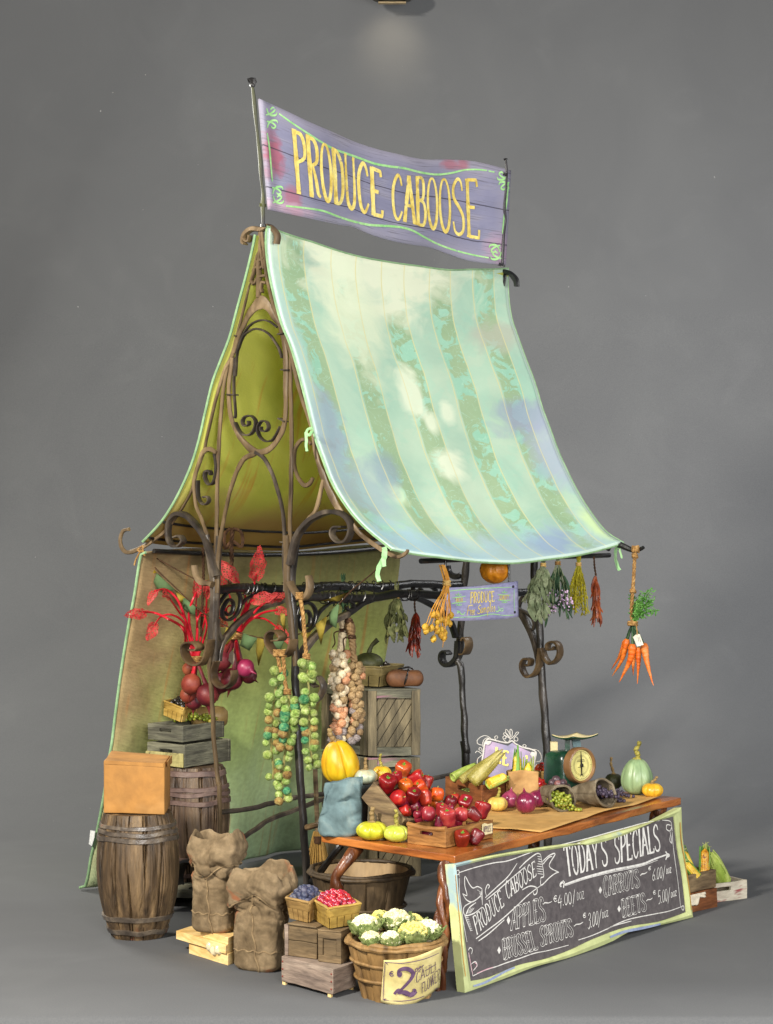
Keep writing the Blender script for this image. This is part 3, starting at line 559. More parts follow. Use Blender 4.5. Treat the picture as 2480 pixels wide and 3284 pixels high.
MB().grid(rows2).build('rear_panel', LINING, canopy, smooth=80, solid=.005)
MB().tube([r[0] for r in rows2], .006, 7).build('hem', HEM, canopy)
for tt in (.905, .99):
    i = int(tt*39); MB().tube([p+SV*.012-UZ*.004 for p in rows2[i]], .0065, 6, wob=.002).build('seam_cord', BLACK, canopy)
def tie(c, strips, plane, w):
    b = MB()
    for pts in strips:
        P = [plane(c(*p)) for p in pts]; b.ribbon(cat(P, 5), (0, -1, .1), w, .003, wob=.004, wf=40)
    return b
tie(K4, [[(1645,20),(1640,60),(1610,120),(1600,170),(1605,212)],[(1642,20),(1632,80),(1640,125)],[(1630,25),(1655,15)]], lambda p: pu(p, -.07), .017).build('tie_ribbon', RIBBON, canopy)
tie(K2, [[(1210,1245),(1180,1265),(1172,1320),(1178,1385)],[(1170,1270),(1190,1290),(1208,1262)],[(1180,1262),(1175,1300)]], lambda p: pu(p, -.07), .011).build('tie_ribbon', RIBBON, canopy)
tie(M5, [[(1150,40),(1118,90),(1112,200),(1140,280),(1162,345)],[(1155,40),(1125,110),(1130,210),(1158,280),(1178,335)],[(1165,45),(1170,110),(1195,180),(1205,190)]], lambda p: pu(p, SL), .009).build('tie_ribbon', RIBBON, canopy)
b = MB()
for pts in ([(180,1965),(200,1950),(195,1985),(170,1975),(185,1960)],[(190,1975),(160,2030),(150,2065)],[(200,1975),(212,2010)]): b.tube(cat([pu(K2(*p), -.03) for p in pts], 5), .004, 5)
b.build('tie_string', TWINE, canopy)
# ------------------------------------------------------------------ back curtain
q = NT('stained_green_curtain'); uv = q.tc.outputs['UV']; xx = q.n('SeparateXYZ'); q.l(uv, xx.inputs[0]); s_, t_ = xx.outputs[0], xx.outputs[1]
n1 = q.noise(q.map(uv, (3, 2.2, 1)), 1.3, 5, .7); n2 = q.noise(q.map(uv, (36, 1.6, 1)), 1, 3, .3); n3 = q.noise(q.map(uv, (10, 12, 1)), 1, 5, .5)
g = q.ramp(q.mth('ADD', t_, q.mth('MULTIPLY', q.mth('SUBTRACT', n1, .5), .35)), [(0, lin((152, 148, 98))), (.3, lin((160, 166, 94))), (.58, lin((172, 190, 116))), (.8, lin((190, 210, 156))), (1, lin((176, 202, 156)))])  # olive to green cloth; the lower paleness also puts lit glow into the colour
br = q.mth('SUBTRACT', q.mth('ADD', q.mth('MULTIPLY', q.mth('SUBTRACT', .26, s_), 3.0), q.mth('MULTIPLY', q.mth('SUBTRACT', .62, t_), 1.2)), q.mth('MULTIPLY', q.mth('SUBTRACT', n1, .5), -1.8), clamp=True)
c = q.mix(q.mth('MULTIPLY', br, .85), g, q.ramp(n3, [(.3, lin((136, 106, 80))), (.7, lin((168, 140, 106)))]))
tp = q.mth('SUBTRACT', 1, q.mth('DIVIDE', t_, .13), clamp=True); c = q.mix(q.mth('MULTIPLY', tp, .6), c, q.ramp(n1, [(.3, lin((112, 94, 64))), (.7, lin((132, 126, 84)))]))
c = q.mix(q.mth('MULTIPLY', q.ramp(n2, [(.58, (0, 0, 0, 1)), (.7, (1, 1, 1, 1))]), .5), c, lin((184, 120, 62)))
c = q.mix(.3, c, q.ramp(q.noise(q.map(uv, (60, 60, 1)), 1, 4), [(.3, (.5, .5, .5, 1)), (.7, (1.3, 1.3, 1.3, 1))]), 'MULTIPLY')
a, b_ = q.n('TexWave', bands_direction='X'), q.n('TexWave', bands_direction='Y')
for g_ in (a, b_): q.l(q.map(uv, (90, 75, 1)), g_.inputs['Vector']); g_.inputs['Scale'].default_value = 1; g_.inputs['Distortion'].default_value = 3; g_.inputs['Detail'].default_value = 2
q.bump(q.mth('ADD', a.outputs['Fac'], b_.outputs['Fac']), .3, .003); CURT = q.fin(c, .85, .15)
curt = thing('back_curtain', 'stained olive green cloth curtain hanging behind the stall down to the floor', 'curtain', S(.8, -1.0, 0))
edgepx = [L1(345,-190),L1(325,60),L1(300,240),L1(262,480),L1(230,640),L1(205,850),L1(170,1080),L1(135,1270),L1(95,1430),L1(70,1580),L1(45,1690),L1(5,1702)]
e0 = [S(-.03, -.672, 1.515)]+[pu(K4(188,60), -.03), pu(K4(150,290), -.03), pu(K4(112,480), -.03), pu(K4(65,760), -.03), pu(K4(25,1020), -.03)]+[pu(p, -.03) for p in edgepx[3:]]
e0[-1].z = .012; e0[-2].z = max(e0[-2].z, .02)
e0 = resamp(cat(e0, 6), 44); rows3 = []
for i, p0 in enumerate(e0):
    t = i/43; v, z = (p0-SN).dot(SV), p0.z; u0 = (p0-SN).dot(SU); row = []
    for j in range(57):
        s = j/56; vv = lerp(v, -.66-.40*t**1.25, min(1, s*5)); p = S(lerp(u0, SL+.05*t, s), vv, z+.012*math.sin(s*9)*(1-t))
        p = p+SV*(.03*math.sin(s*15+1.2*math.sin(t*3))*t*(.4+.6*t)+.012*math.sin(s*41)*t)+noise.noise_vector(p*2.2)*.014*t
        p.z = max(p.z, .004+.002*math.sin(s*30))
        row.append(p)
    rows3.append(row)
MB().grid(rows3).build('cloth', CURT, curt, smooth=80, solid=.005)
MB().tube([r[0] for r in rows3], .0062, 7).build('piping', HEM, curt)
tp_ = MB(); P = [pu(L1(*p), -.045) for p in [(108,1205),(146,1212),(140,1265),(120,1335),(95,1320),(102,1260)]]; tp_.prism(P, SU*-.003)
tp_.build('paper_scrap', mat('white_paper', [(206, 208, 206), (232, 232, 228)], 20, rough=.8, bump=.2), label='small torn white paper scrap stuck to the curtain edge by the front barrel', cat='paper scrap')
# ------------------------------------------------------------------ bunting inside the tent
bunt = thing('bunting', 'string of olive and green pennants sagging across the inside of the tent', 'bunting', S(.2, -.6, 1.3))
strp = [K4(195,30),K4(290,150),K4(400,255),K4(500,350),K4(600,425),K4(700,480),K4(790,522),K4(900,548),K4(1000,556),K4(1120,530),K4(1240,470),K4(1340,380),K4(1440,270),K4(1560,170),K4(1670,60)]
def bpt(p):
    f = min(1, max(0, (p[0]-K4(195,0)[0])/(K4(1670,0)[0]-K4(195,0)[0]))); return pu(p, .03+.5*f*(1-f))
MB().tube(cat([bpt(p) for p in strp], 5), .003, 5).build('string', DARKTWINE, bunt)
MB().tube(cat([bpt(K4(205,30)), bpt(K4(380,130)), bpt(K4(560,225)), bpt(K4(650,262))], 5), .003, 5).build('string', DARKTWINE, bunt)
FLO = mat('olive_pennant_cloth', [(120, 106, 34), (160, 140, 52), (176, 158, 70)], 9, rough=.8, bump=.3, translucent=.25); FLG = mat('green_pennant_cloth', [(84, 108, 66), (108, 136, 92)], 9, rough=.8, bump=.3, translucent=.25); FLY = mat('mustard_pennant_cloth', [(150, 120, 20), (196, 164, 40)], 9, rough=.8, bump=.3, translucent=.2)
for pts, m in [([(200,75),(285,160),(225,175),(178,255)], FLY), ([(285,165),(390,262),(355,275),(290,265),(266,215)], FLG), ([(392,262),(452,310),(430,345),(410,300)], FLO), ([(440,305),(515,360),(512,415),(470,400),(440,370)], FLG), ([(800,520),(885,550),(835,625),(780,595)], FLG), ([(882,545),(935,562),(890,715),(876,630)], FLO), ([(700,485),(760,515),(700,590),(670,580)], FLO), ([(945,560),(1050,548),(1020,620),(960,605)], FLG), ([(1020,400),(1048,410),(1048,520),(1030,470)], FLO), ([(1140,520),(1220,485),(1170,580)], FLO), ([(1230,470),(1300,415),(1262,590)], FLO), ([(1310,400),(1370,340),(1352,490),(1316,470)], FLG), ([(1370,330),(1440,270),(1300,320),(1250,330)], FLO)]:
    P = [bpt(K4(*p)) for p in pts]; n = len(P); c = sum(P, V3())/n
    g = MB(); bb = g.add(P+[c-SU*.012], []); g.f += [(i, (i+1) % n, n) for i in range(n)]
    g.build('pennant', m, bunt, smooth=60, solid=.003)
# ------------------------------------------------------------------ banner
def bwave(u): return .022*math.sin(u*4.2+.4)+.012*math.sin(u*8.5)
def bsurf(x, y, off=0.0):
    p = pv((x, y), .01); u = (p-SN).dot(SU); return p+SV*(bwave(u)+off), SV
q = NT('lavender_plank_banner'); uv = q.tc.outputs['UV']; xx = q.n('SeparateXYZ'); q.l(uv, xx.inputs[0]); s_, t_ = xx.outputs[0], xx.outputs[1]
n1 = q.noise(q.map(uv, (5, 3, 1)), 1, 5, .8); n2 = q.noise(q.map(uv, (7, 70, 1)), 1, 5, .6); n3 = q.noise(q.map(uv, (16, 8, 1)), 1, 6, .6)
c = q.ramp(n1, [(.28, lin((112, 112, 134))), (.5, lin((128, 127, 150))), (.72, lin((150, 146, 158)))])
ed = q.mth('MINIMUM', q.mth('MULTIPLY', q.mth('MINIMUM', s_, q.mth('SUBTRACT', 1, s_)), 4), q.mth('MINIMUM', t_, q.mth('SUBTRACT', 1, t_)))
c = q.mix(q.mth('MULTIPLY', q.mth('SUBTRACT', 1, q.mth('DIVIDE', q.mth('ADD', ed, q.mth('MULTIPLY', q.mth('SUBTRACT', n1, .5), .3)), .2), clamp=True), .6), c, lin((154, 148, 160)))
for cx, cy, rx, ry, cc, o in [(.035, .48, .05, .26, (150, 84, 100), .9), (.09, .86, .05, .16, (156, 92, 108), .75), (.05, .95, .2, .08, (176, 148, 164), .7), (.79, .05, .05, .08, (158, 100, 112), .8), (.84, .03, .03, .08, (158, 100, 112), .8), (.97, .85, .06, .2, (172, 140, 160), .6)]:
    c = q.mix(q.mth('MULTIPLY', blob(q, uv, cx, cy, rx, ry, n3), o), c, lin(cc))
gr = q.ramp(q.mth('ADD', q.mth('MULTIPLY', n2, .75), q.mth('MULTIPLY', n1, .35)), [(.6, (0, 0, 0, 1)), (.68, (1, 1, 1, 1))])
c = q.mix(q.mth('MULTIPLY', gr, .62), c, lin((92, 88, 96)))
for y0 in (.42, .79):
    ln = q.mth('LESS_THAN', q.mth('ABSOLUTE', q.mth('SUBTRACT', q.mth('ADD', t_, q.mth('MULTIPLY', q.mth('SUBTRACT', n1, .5), .04)), y0)), .006); c = q.mix(q.mth('MULTIPLY', ln, .8), c, lin((54, 50, 62)))
q.bump(n2, .3, .004); BANNER = q.fin(c, .7, .3)
ban = thing('banner_sign', 'large lavender wooden banner with yellow lettering standing on two thin poles above the ridge', 'banner', S(.84, 0, 2.85))
bt = resamp(cat([V3((*K1(*p), 0)) for p in [(183,195),(300,262),(420,325),(560,376),(700,426),(830,466),(960,497),(1080,518),(1200,515),(1320,526),(1400,548),(1503,583)]], 6), 61)
bb = resamp(cat([V3((*K1(*p), 0)) for p in [(226,790),(320,815),(450,845),(600,870),(690,882),(800,925),(900,955),(1000,974),(1120,990),(1220,1025),(1320,1062),(1400,1078),(1478,1088)]], 6), 61)
MB().grid([[bsurf(*lerp(bt[j], bb[j], i/16)[:2])[0] for j in range(61)] for i in range(17)]).build('board', BANNER, ban, smooth=70, solid=.012)
YEL = mat('cream_yellow_paint', [(196, 164, 66), (232, 208, 112), (238, 222, 140)], 16, rough=.6, bump=.2, fleck=((150, 138, 130), 34, .66)); GRN = mat('mint_paint', [(134, 196, 120), (176, 220, 150)], 12, rough=.6, bump=.1, fleck=((140, 140, 160), 30, .64))
def bs2(x, y): return bsurf(x, y, .0068)
lb = MB()
lettering(lb, 'PRODUCE', (K1(350,700), K1(850,826), K1(325,362), K1(842,588)), bs2, 15); lettering(lb, 'CABOOSE', (K1(896,832), K1(1362,942), K1(892,606), K1(1352,630)), bs2, 13)
lb.build('lettering', YEL, ban, smooth=0)
def painted(mb, crop, lists, surf, w, off=.001):
    for pts in lists:
        P = [surf(*crop(*p)) for p in pts]; d = (P[0][0]-O).length/F; C_ = cat([p for p, _ in P], 5)
        mb.strip(C_, lambda t: w*d*(.55+.55*math.sin(math.pi*min(1, .12+t*.8))), P[0][1], off)
    return mb
fl = MB(); painted(fl, K1, [[(268,278),(330,330),(400,380),(480,428),(560,465),(640,488),(720,512),(800,540),(880,556),(960,566),(1060,588),(1150,598),(1230,590),(1300,574),(1370,576),(1425,590)],[(300,772),(400,785),(500,800),(600,830),(700,855),(780,870),(860,875),(940,882),(1010,900),(1080,935),(1160,972),(1250,1005),(1330,1030),(1400,1048)],[(1488,650),(1480,750),(1468,830),(1460,920)],[(215,380),(225,460),(232,560),(238,640)]], bs2, 7)
for cx, cy, a, b in ((235,265,1,1),(238,335,1,-1),(262,690,1,-1),(265,735,1,1),(1460,610,-1,1),(1468,665,-1,-1),(1425,1000,-1,-1),(1432,1035,-1,1)):
    painted(fl, K1, [[(cx-25*a,cy+18*b),(cx,cy+8*b),(cx+15*a,cy-10*b),(cx+4*a,cy-20*b),(cx-6*a,cy-10*b)],[(cx-22*a,cy-18*b),(cx-18*a,cy+2*b),(cx-4*a,cy+20*b),(cx+18*a,cy+20*b),(cx+24*a,cy+6*b)]], bs2, 6)
fl.build('border_lines', GRN, ban, smooth=0)
POLE = mat('dark_pole_paint', [(22, 20, 26), (44, 40, 46), (84, 88, 44)], 5, (1, 1, .4), .5, .4, 50, spec=.4)
for pts, r in (([(150,128),(158,190),(168,300),(178,400),(192,520),(196,610),(206,700),(206,770),(208,880)], .0075), ([(1509,535),(1511,600),(1505,700),(1500,780),(1506,850),(1494,950),(1490,1095)], .0065)):
    P = cat([pv(K1(*p), .045) for p in pts], 6); pl = MB().tube(P, lambda t: r*(.8+.35*math.sin(t*9)**2), 8, wob=.001).build('pole', POLE, ban)
    f = MB(); top = P[0]; sc_ = 1 if r > .007 else .55
    for k in range(7):
        a = k*.9; f.tube([top+V3((math.cos(a)*.012*sc_*i/4+math.sin(i*1.6)*.006*sc_, 0, .0))+UZ*(.032*sc_*math.sin(i/4*2.6))+SV*(math.sin(a)*.012*sc_*i/4) for i in range(5)], [.006*sc_, .009*sc_, .008*sc_, .006*sc_, .003*sc_], 6)
    f.ball(top+UZ*.006, .012*sc_, 8, 6); f.build('finial', BLACK, pl)
    MB().tube([P[-1]+UZ*.01, P[-1]+UZ*.0], .012, 8).build('collar', BLACK, pl)
for p in (K1(205,765), K1(1482,1082), K1(1500,600)):
    c = pv(p, .04); MB().tube([c+V3((.013*math.cos(i*.8), -.013*math.sin(i*.8), i*.0006-.006)) for i in range(20)], .0028, 5).build('tie_wire', POLE, ban)
# ------------------------------------------------------------------ studio lamp peeping in at the top
LC0 = at(1258, -24, 13.3); lamp = thing('studio_lamp', 'dim studio lamp with dark oval housing cut off by the top edge', 'lamp', LC0)
HOUS = mat('dark_lamp_housing', [(34, 30, 22), (52, 47, 36)], 10, rough=.4, bump=.2)
MB().ball(LC0, (.16, .12, .072), 32, 12).build('housing', HOUS, lamp)
q = NT('warm_lamp_glass'); q.b.inputs['Emission Color'].default_value = (1, .72, .36, 1); q.b.inputs['Emission Strength'].default_value = .45; GLW = q.fin(lin((190, 160, 110)), .4)
MB().ball(LC0+V3((0, -.075, -.006)), (.078, .052, .047), 24, 10).build('lens', GLW, lamp)
c = LC0-UZ*.066+V3((0, -.02, 0)); MB().beam(c+V3((-.088, -.02, 0)), c+V3((.088, -.02, 0)), (0, .04, 0), (0, 0, -.008), 4, 0).build('bracket', mat('tan_lamp_bar', [(126, 108, 78), (160, 140, 104)], 10, rough=.4), lamp)
ll = bpy.data.lights.new('lamp_beam', 'SPOT'); ll.energy = 7; ll.spot_size = math.radians(80); ll.spot_blend = 1; ll.shadow_soft_size = .06; ll.color = (1, .86, .62)
lo_ = bpy.data.objects.new('lamp_beam', ll); COL.objects.link(lo_); lo_.location = LC0+V3((0, -.05, -.1)); lo_.rotation_euler = (V3((0, 1, -.45))).to_track_quat('-Z', 'Y').to_euler()
# ------------------------------------------------------------------ containers: crates, punnets, barrels, sacks, baskets
def tri(z, near, left, right):
    K = onz(*near, z); return K, onz(*left, z)-K, onz(*right, z)-K
def crate(root, K, e1, e2, h, m, t=.012, slot=True, up=UZ, dip=.04, both=True, nails=None):
    """open wooden box: K the near bottom corner, e1 the side with the hand hole, e2 the other side"""
    U_ = V3(up).normalized()*h; n1, n2 = e1.normalized(), e2.normalized(); i1, i2 = n1*t, n2*t
    def side(p, e, th, s):
        b = MB()
        if s: b.slotted(p, e, U_, th, wob=.0022, dip=dip)
        else: b.beam(p, p+e, U_, th, 8, .0022)
        return b.build('side_board', m, root, smooth=40, bevel=.0018)
    side(K, e1, i2, slot); side(K+e2-i2, e1, i2, slot and both)
    side(K+i2+n1*.001, e2-i2*2, i1, False); side(K+e1-i1-n1*.001+i2, e2-i2*2, i1, False)
    MB().beam(K+i1+i2+U_*.03, K+i1+i2+e1-i1*2+U_*.03, e2-i2*2, U_*.06, 4, .001).build('base_board', m, root, smooth=40)
    if nails:
        b = MB()
        for f in (.2, .5, .8):
            for g in (.03, .97): b.ball(K+e1*g+U_*f-n2*.001, .0035, 6, 5)
        b.build('nails', nails, root)
    return root
def punnet(root, K, e1, e2, h, m, flare=.16, up=UZ):
    """veneer berry basket: flared, with a rim band and separate slats below"""
    U_ = V3(up).normalized(); A = [K, K+e1, K+e1+e2, K+e2]; c = sum(A, V3())/4
    def ring(z, s=1.0): f = (1+flare*z/h)*s; return [c+(p-c)*f+U_*z for p in A]
    bd = MB(); r0, r1, r2 = ring(h*.5), ring(h), ring(h*.52, .93); r3, r4 = ring(h*.98, .94), ring(.006, .95)
    for i in range(4):
        j = (i+1) % 4; g = []
        for q_, w_ in ((r0, r1), ): g = [[lerp(lerp(q_[i], q_[j], k/6), lerp(w_[i], w_[j], k/6), l/4)+noise.noise_vector(lerp(q_[i], q_[j], k/6)*30+U_*l)*.0015 for k in range(7)] for l in range(5)]
        bd.grid(g, uv=False)
    bd.build('band', m, root, smooth=40, solid=.006)
    lin_ = MB(); a0, a1 = ring(.004, .9), ring(h*.95, .93)
    lin_.add(a0+a1, [(0, 1, 2, 3)]+[(i, (i+1) % 4, 4+(i+1) % 4, 4+i) for i in range(4)]); lin_.build('inner_lining', OLDWOOD, root, smooth=0, solid=.002)
    sl = MB()
    b0, b1 = ring(0.0), ring(h*.54)
    for i in range(4):
        j = (i+1) % 4; L_ = (b0[j]-b0[i]).length; n = 4
        for k in range(n):
            f0, f1 = (k+.06)/n, (k+.94)/n; nn = (b0[j]-b0[i]).cross(U_).normalized()
            sl.prism([lerp(b0[i], b0[j], f0), lerp(b0[i], b0[j], f1), lerp(b1[i], b1[j], f1), lerp(b1[i], b1[j], f0)], nn*-.004)
    sl.build('slats', m, root, smooth=0)
    rm = MB(); t = ring(h); P = []
    for i in range(4): P += [lerp(t[i], t[(i+1) % 4], k/8) for k in range(8)]
    rm.tube(cat(P, 2, True)+[P[0]], .0055, 6, wob=.0018, wf=40); rm.build('rim', m, root)
    return ring
def heap(name, label, catg, group, m, ring, n, r, up=UZ, rows=3, z0=.9, h=.1, mound=.5, cap=None, seed=1, squash=1.0):
    """berries lying in a punnet, every one an object of its own"""
    RR = random.Random(seed); A = ring(h*z0, .86); c = sum(A, V3())/4; U_ = V3(up).normalized(); pts = []
    tries = 0
    while len(pts) < n and tries < 6000:
        tries += 1; a, b = RR.uniform(.06, .94), RR.uniform(.06, .94)
        p = lerp(lerp(A[0], A[1], a), lerp(A[3], A[2], a), b); k = (1-(2*a-1)**2)*(1-(2*b-1)**2); lay = RR.choice((0, .5, 1)) if k > .3 else 0
        p = p+U_*(r*.3+mound*r*3.2*k*.7+lay*r*.9)
        if all((p-q_).length > r*(1.55 if tries < 4000 else 1.25) for q_ in pts): pts.append(p)
    first = None
    for p in pts:
        s = RR.uniform(.88, 1.12)
        if first is None:
            b = MB().ball(p, r, 12, 9, lambda th, i, rr, z: (rr*(1+.04*math.cos(3*th+i)), z*squash)); first = b.build(name, m, loc=p, smooth=60, label=label, cat=catg, group=group)
        else:
            o = first.copy(); COL.objects.link(o); o.location = p; o.scale = (s,)*3; o.rotation_euler = (RR.uniform(-1, 1), RR.uniform(-1, 1), RR.uniform(0, 6))
def bandz(rf, z, n, wav, seed):
    return [(rf+.004, z+wav*noise.noise(V3((math.cos(2*math.pi*i/n)*1.3, math.sin(2*math.pi*i/n)*1.3, seed)))) for i in range(n)]
def barrel(root, c, rb, rm, rt, h, m, hm, hoops, n=15, seed=0.0, fat=.016):
    prof = []; N_ = 26
    for i in range(N_+1):
        t = i/N_; r = rb*(1-t)**2+2*(2*rm-(rb+rt)/2)*t*(1-t)+rt*t*t; prof.append((r, h*t))
    def fr(t): return rb*(1-t)**2+2*(2*rm-(rb+rt)/2)*t*(1-t)+rt*t*t
    K = 20*n
    def fn(th, i, r, z):
        k = (th/(2*math.pi)*n+.12*math.sin(z*9+math.floor(th/(2*math.pi)*n)*2.1)) % 1; d = min(k, 1-k)
        st = math.floor(th/(2*math.pi)*n+.06)
        g = -.016*max(0, 1-d/.07); return (r+g+.0035*noise.noise(V3((st*1.7+seed, z*3, 1)))*1.6+.0025*noise.noise(V3((th*9, z*10, seed))), z)
    MB().lathe(c, prof, K, fn).build('staves', m, root, smooth=40)
    MB().lathe(V3(c)+UZ*(h-.02), [(rt*.94, 0), (rt*.94, .008)], 32).build('lid', m, root, smooth=40)
    for j, (t, hh) in enumerate(hoops):
        P = []; n_ = 60; 
        b = MB(); vs = []; fs = []
        for i in range(n_):
            th = 2*math.pi*i/n_; w_ = noise.noise(V3((math.cos(th)*1.6+seed+j*3, math.sin(th)*1.6, j*2.3)))*.009
            for dz, dr in ((-hh/2, -.002), (-hh/2*.8, .007), (hh/2*.8, .008), (hh/2, -.002)):
                zz = h*t+w_+dz; r = fr(max(0, min(1, zz/h)))+dr+.002*noise.noise(V3((th*6, j, seed))); vs.append(V3(c)+V3((r*math.cos(th), r*math.sin(th), zz)))
        for i in range(n_):
            for k in range(3): a = i*4+k; d = ((i+1) % n_)*4+k; fs.append((a, d, d+1, a+1))
        b.add(vs, fs); b.build('hoop', hm, root, smooth=40)
    return root
BARREL = mat('old_barrel_oak', [(36, 28, 20), (84, 66, 45), (130, 106, 74)], 20, (1, 1, .1), .55, .9, 60, (1, 1, .1), spec=.4, bd=.008, fleck=((110, 62, 40), 7, .66), vary=.7)
BARREL2 = mat('dark_barrel_oak', [(36, 28, 22), (76, 58, 42), (110, 90, 66)], 20, (1, 1, .1), .5, .9, 60, (1, 1, .1), spec=.4, bd=.008, vary=.7)
HOOP = mat('dark_iron_hoop', [(44, 38, 34), (86, 76, 66), (128, 114, 96)], 12, rough=.32, bump=.5, bscale=50, spec=.6, fleck=((140, 70, 40), 12, .68)); HOOP2 = mat('rosy_brown_hoop', [(64, 48, 44), (98, 78, 70), (124, 104, 92)], 12, rough=.5, bump=.5, bscale=50)
fb = thing('barrel', 'old brown oak barrel with dark iron hoops standing on the floor under the cardboard box', 'barrel', (-.992, 8.31, 0), 'barrels left of the stall')
barrel(fb, fb.location, .103, .163, .134, .495, BARREL, HOOP, [(.06, .022), (.17, .022), (.80, .020), (.855, .018), (.905, .016)])
MB().lathe(fb.location+UZ*.001, [(.098, 0), (.1, .02)], 32).build('base_ring', mat('red_brown_base', [(96, 50, 34), (130, 76, 52)], 10, rough=.6), fb)
rb_ = thing('barrel', 'dark barrel with rosy brown hoops standing on planks beside the curtain carrying two grey crates', 'barrel', (-.845, 9.12, .085), 'barrels left of the stall')
barrel(rb_, rb_.location, .105, .158, .128, .495, BARREL2, HOOP2, [(.06, .02), (.2, .02), (.70, .022), (.775, .02), (.815, .02), (.95, .026)], seed=5.0)
pal = thing('pallet', 'low grey plank platform under the dark barrel', 'pallet', (-.8, 9.0, 0))
for i in range(4): MB().beam(V3((-1.05, 8.86+.13*i, .05)), V3((-.52, 8.83+.13*i, .05)), (0, .115, 0), (0, 0, .034), 8, .003).build('plank', GREYWOODX, pal, bevel=.002)
for i in range(2): MB().beam(V3((-1.0+.4*i, 8.85, 0)), V3((-1.0+.4*i, 9.34, 0)), (.06, 0, 0), (0, 0, .048), 6, .002).build('batten', GREYWOODX, pal, bevel=.002)
# cardboard box
CARD = mat('tan_cardboard', [(140, 98, 50), (166, 118, 60), (178, 132, 76)], 4, rough=.8, bump=.12, bscale=120)
K = at(*L1(722,1080), 8.2); K.z = .497; eL_ = at(*L1(215,1066), 8.24)-K; eL_.z = 0; eR_ = V3((-.004, .262, 0)); hb = .207
bx = thing('cardboard_box', 'square tan cardboard box with folded top balanced on the front barrel', 'box', K+(eL_+eR_)/2)
g = MB(); n = 8
def bpnt(a, b, c_):
    p = K+eL_*a+eR_*b+UZ*hb*c_
    tilt = UZ*(.012*a*b-.004*(1-a))*c_; bul = (eR_.normalized()*(-.006) if b == 0 else V3())*math.sin(math.pi*a)*math.sin(math.pi*c_)
    if c_ == 1: bul = bul-UZ*.007*math.sin(math.pi*a)*math.sin(math.pi*b)
    return p+tilt+bul+noise.noise_vector(p*9)*.003
for fx, in ((0,),(1,)): g.grid([[bpnt(i/n, fx, j/n) for i in range(n+1)] for j in range(n+1)], uv=False); g.grid([[bpnt(fx, i/n, j/n) for i in range(n+1)] for j in range(n+1)], uv=False); g.grid([[bpnt(i/n, j/n, fx) for i in range(n+1)] for j in range(n+1)], uv=False)
bm_ = g; bo = bm_.build('carton', CARD, bx, smooth=50)
me = bo.data; bm = bmesh.new(); bm.from_mesh(me); bmesh.ops.remove_doubles(bm, verts=bm.verts, dist=.0004); bmesh.ops.recalc_face_normals(bm, faces=bm.faces); bm.to_mesh(me); bm.free(); q = bo.modifiers.new('edge', 'BEVEL'); q.width = .004; q.segments = 2; q.limit_method = 'ANGLE'; q.angle_limit = .9
MB().prism([bpnt(.02, -.012, 1)-UZ*.014, bpnt(.98, -.012, 1)-UZ*.012, bpnt(.98, -.012, 1)+UZ*.001, bpnt(.02, -.012, 1)+UZ*.001], V3((0, .002, 0))).build('flap', CARD, bx, smooth=0)
MB().prism([bpnt(-.02, .1, 1)+UZ*.002, bpnt(-.02, .97, 1)+UZ*.002, bpnt(-.02, .97, 1)-UZ*.03, bpnt(-.02, .2, 1)-UZ*.022], V3((.003, 0, 0))).build('flap', CARD, bx, smooth=0)
# two crates and produce on the rear barrel
K = V3((-.872, 8.985, .585)); e1 = V3((-.175, .125, 0)); e2 = V3((.182, .25, 0))
c1 = thing('crate', 'lower grey wooden crate with peeling yellow paint directly on the dark barrel', 'crate', K+(e1+e2)/2, 'grey crates on the dark barrel'); crate(c1, K, e1, e2, .098, GREYWOODX, .016, dip=0)
MB().beam(K+UZ*.001-V3((.006, .0086, 0)), K+e1+UZ*.001-V3((.006, .0086, 0)), UZ*.06, V3((.004, .006, 0)), 6, .002).build('front_plank', mat('peeling_yellow_paint', [(104, 96, 66), (160, 150, 96), (176, 166, 112)], 22, (1, 1, .4), .8, .8, 50, (.3, .3, 3), fleck=((66, 56, 50), 24, .58)), c1, bevel=.002)
K2_ = K+V3((-.012, .045, .105)); e1 = V3((-.165, .115, 0)); e2 = V3((.165, .215, 0))
c2 = thing('crate', 'upper grey green wooden crate under the tilted berry basket and grapes', 'crate', K2_+(e1+e2)/2, 'grey crates on the dark barrel'); crate(c2, K2_, e1, e2, .07, GREYWOODX, .014, dip=0)
ztop = K2_.z+.07
Kp = at(*M8(520,1125), 9.17); l_ = at(*M8(240,1010), 9.26)-Kp; r_ = at(*M8(800,1050), 9.36)-Kp; upv = r_.cross(l_).normalized(); upv = upv if upv.z > 0 else -upv
PUN = mat('yellow_veneer', [(134, 104, 44), (176, 144, 70), (194, 164, 92)], 10, (.5, .5, 2), .6, .4, 60, (.4, .4, 3)); PUNB = mat('brown_veneer', [(116, 88, 48), (156, 124, 72), (178, 146, 92)], 10, (.5, .5, 2), .6, .4, 60, (.4, .4, 3)); PUNG = mat('olive_brown_veneer', [(84, 74, 44), (112, 98, 58), (130, 114, 70)], 10, (.5, .5, 2), .65, .4, 60, (.4, .4, 3))
pb = thing('punnet', 'tilted yellow berry basket of dark berries on the crates behind the beet bunch', 'punnet', Kp+(l_+r_)/2); rg = punnet(pb, Kp, l_, r_, .062, PUN, .1, upv)
BLACKB = mat('black_berry', [(20, 18, 18), (40, 34, 30), (60, 52, 44)], 40, rough=.25, bump=.15, rnd=.5, spec=.6)
heap('blackberry', 'round black berry in the tilted yellow basket behind the beets', 'berry', 'dark berries in the tilted basket', BLACKB, rg, 22, .0115, upv, h=.062, seed=4)
GRA = mat('green_grape_skin', [(96, 112, 24), (136, 146, 44), (164, 140, 60)], 30, rough=.35, bump=.1, rnd=.6, spec=.5)
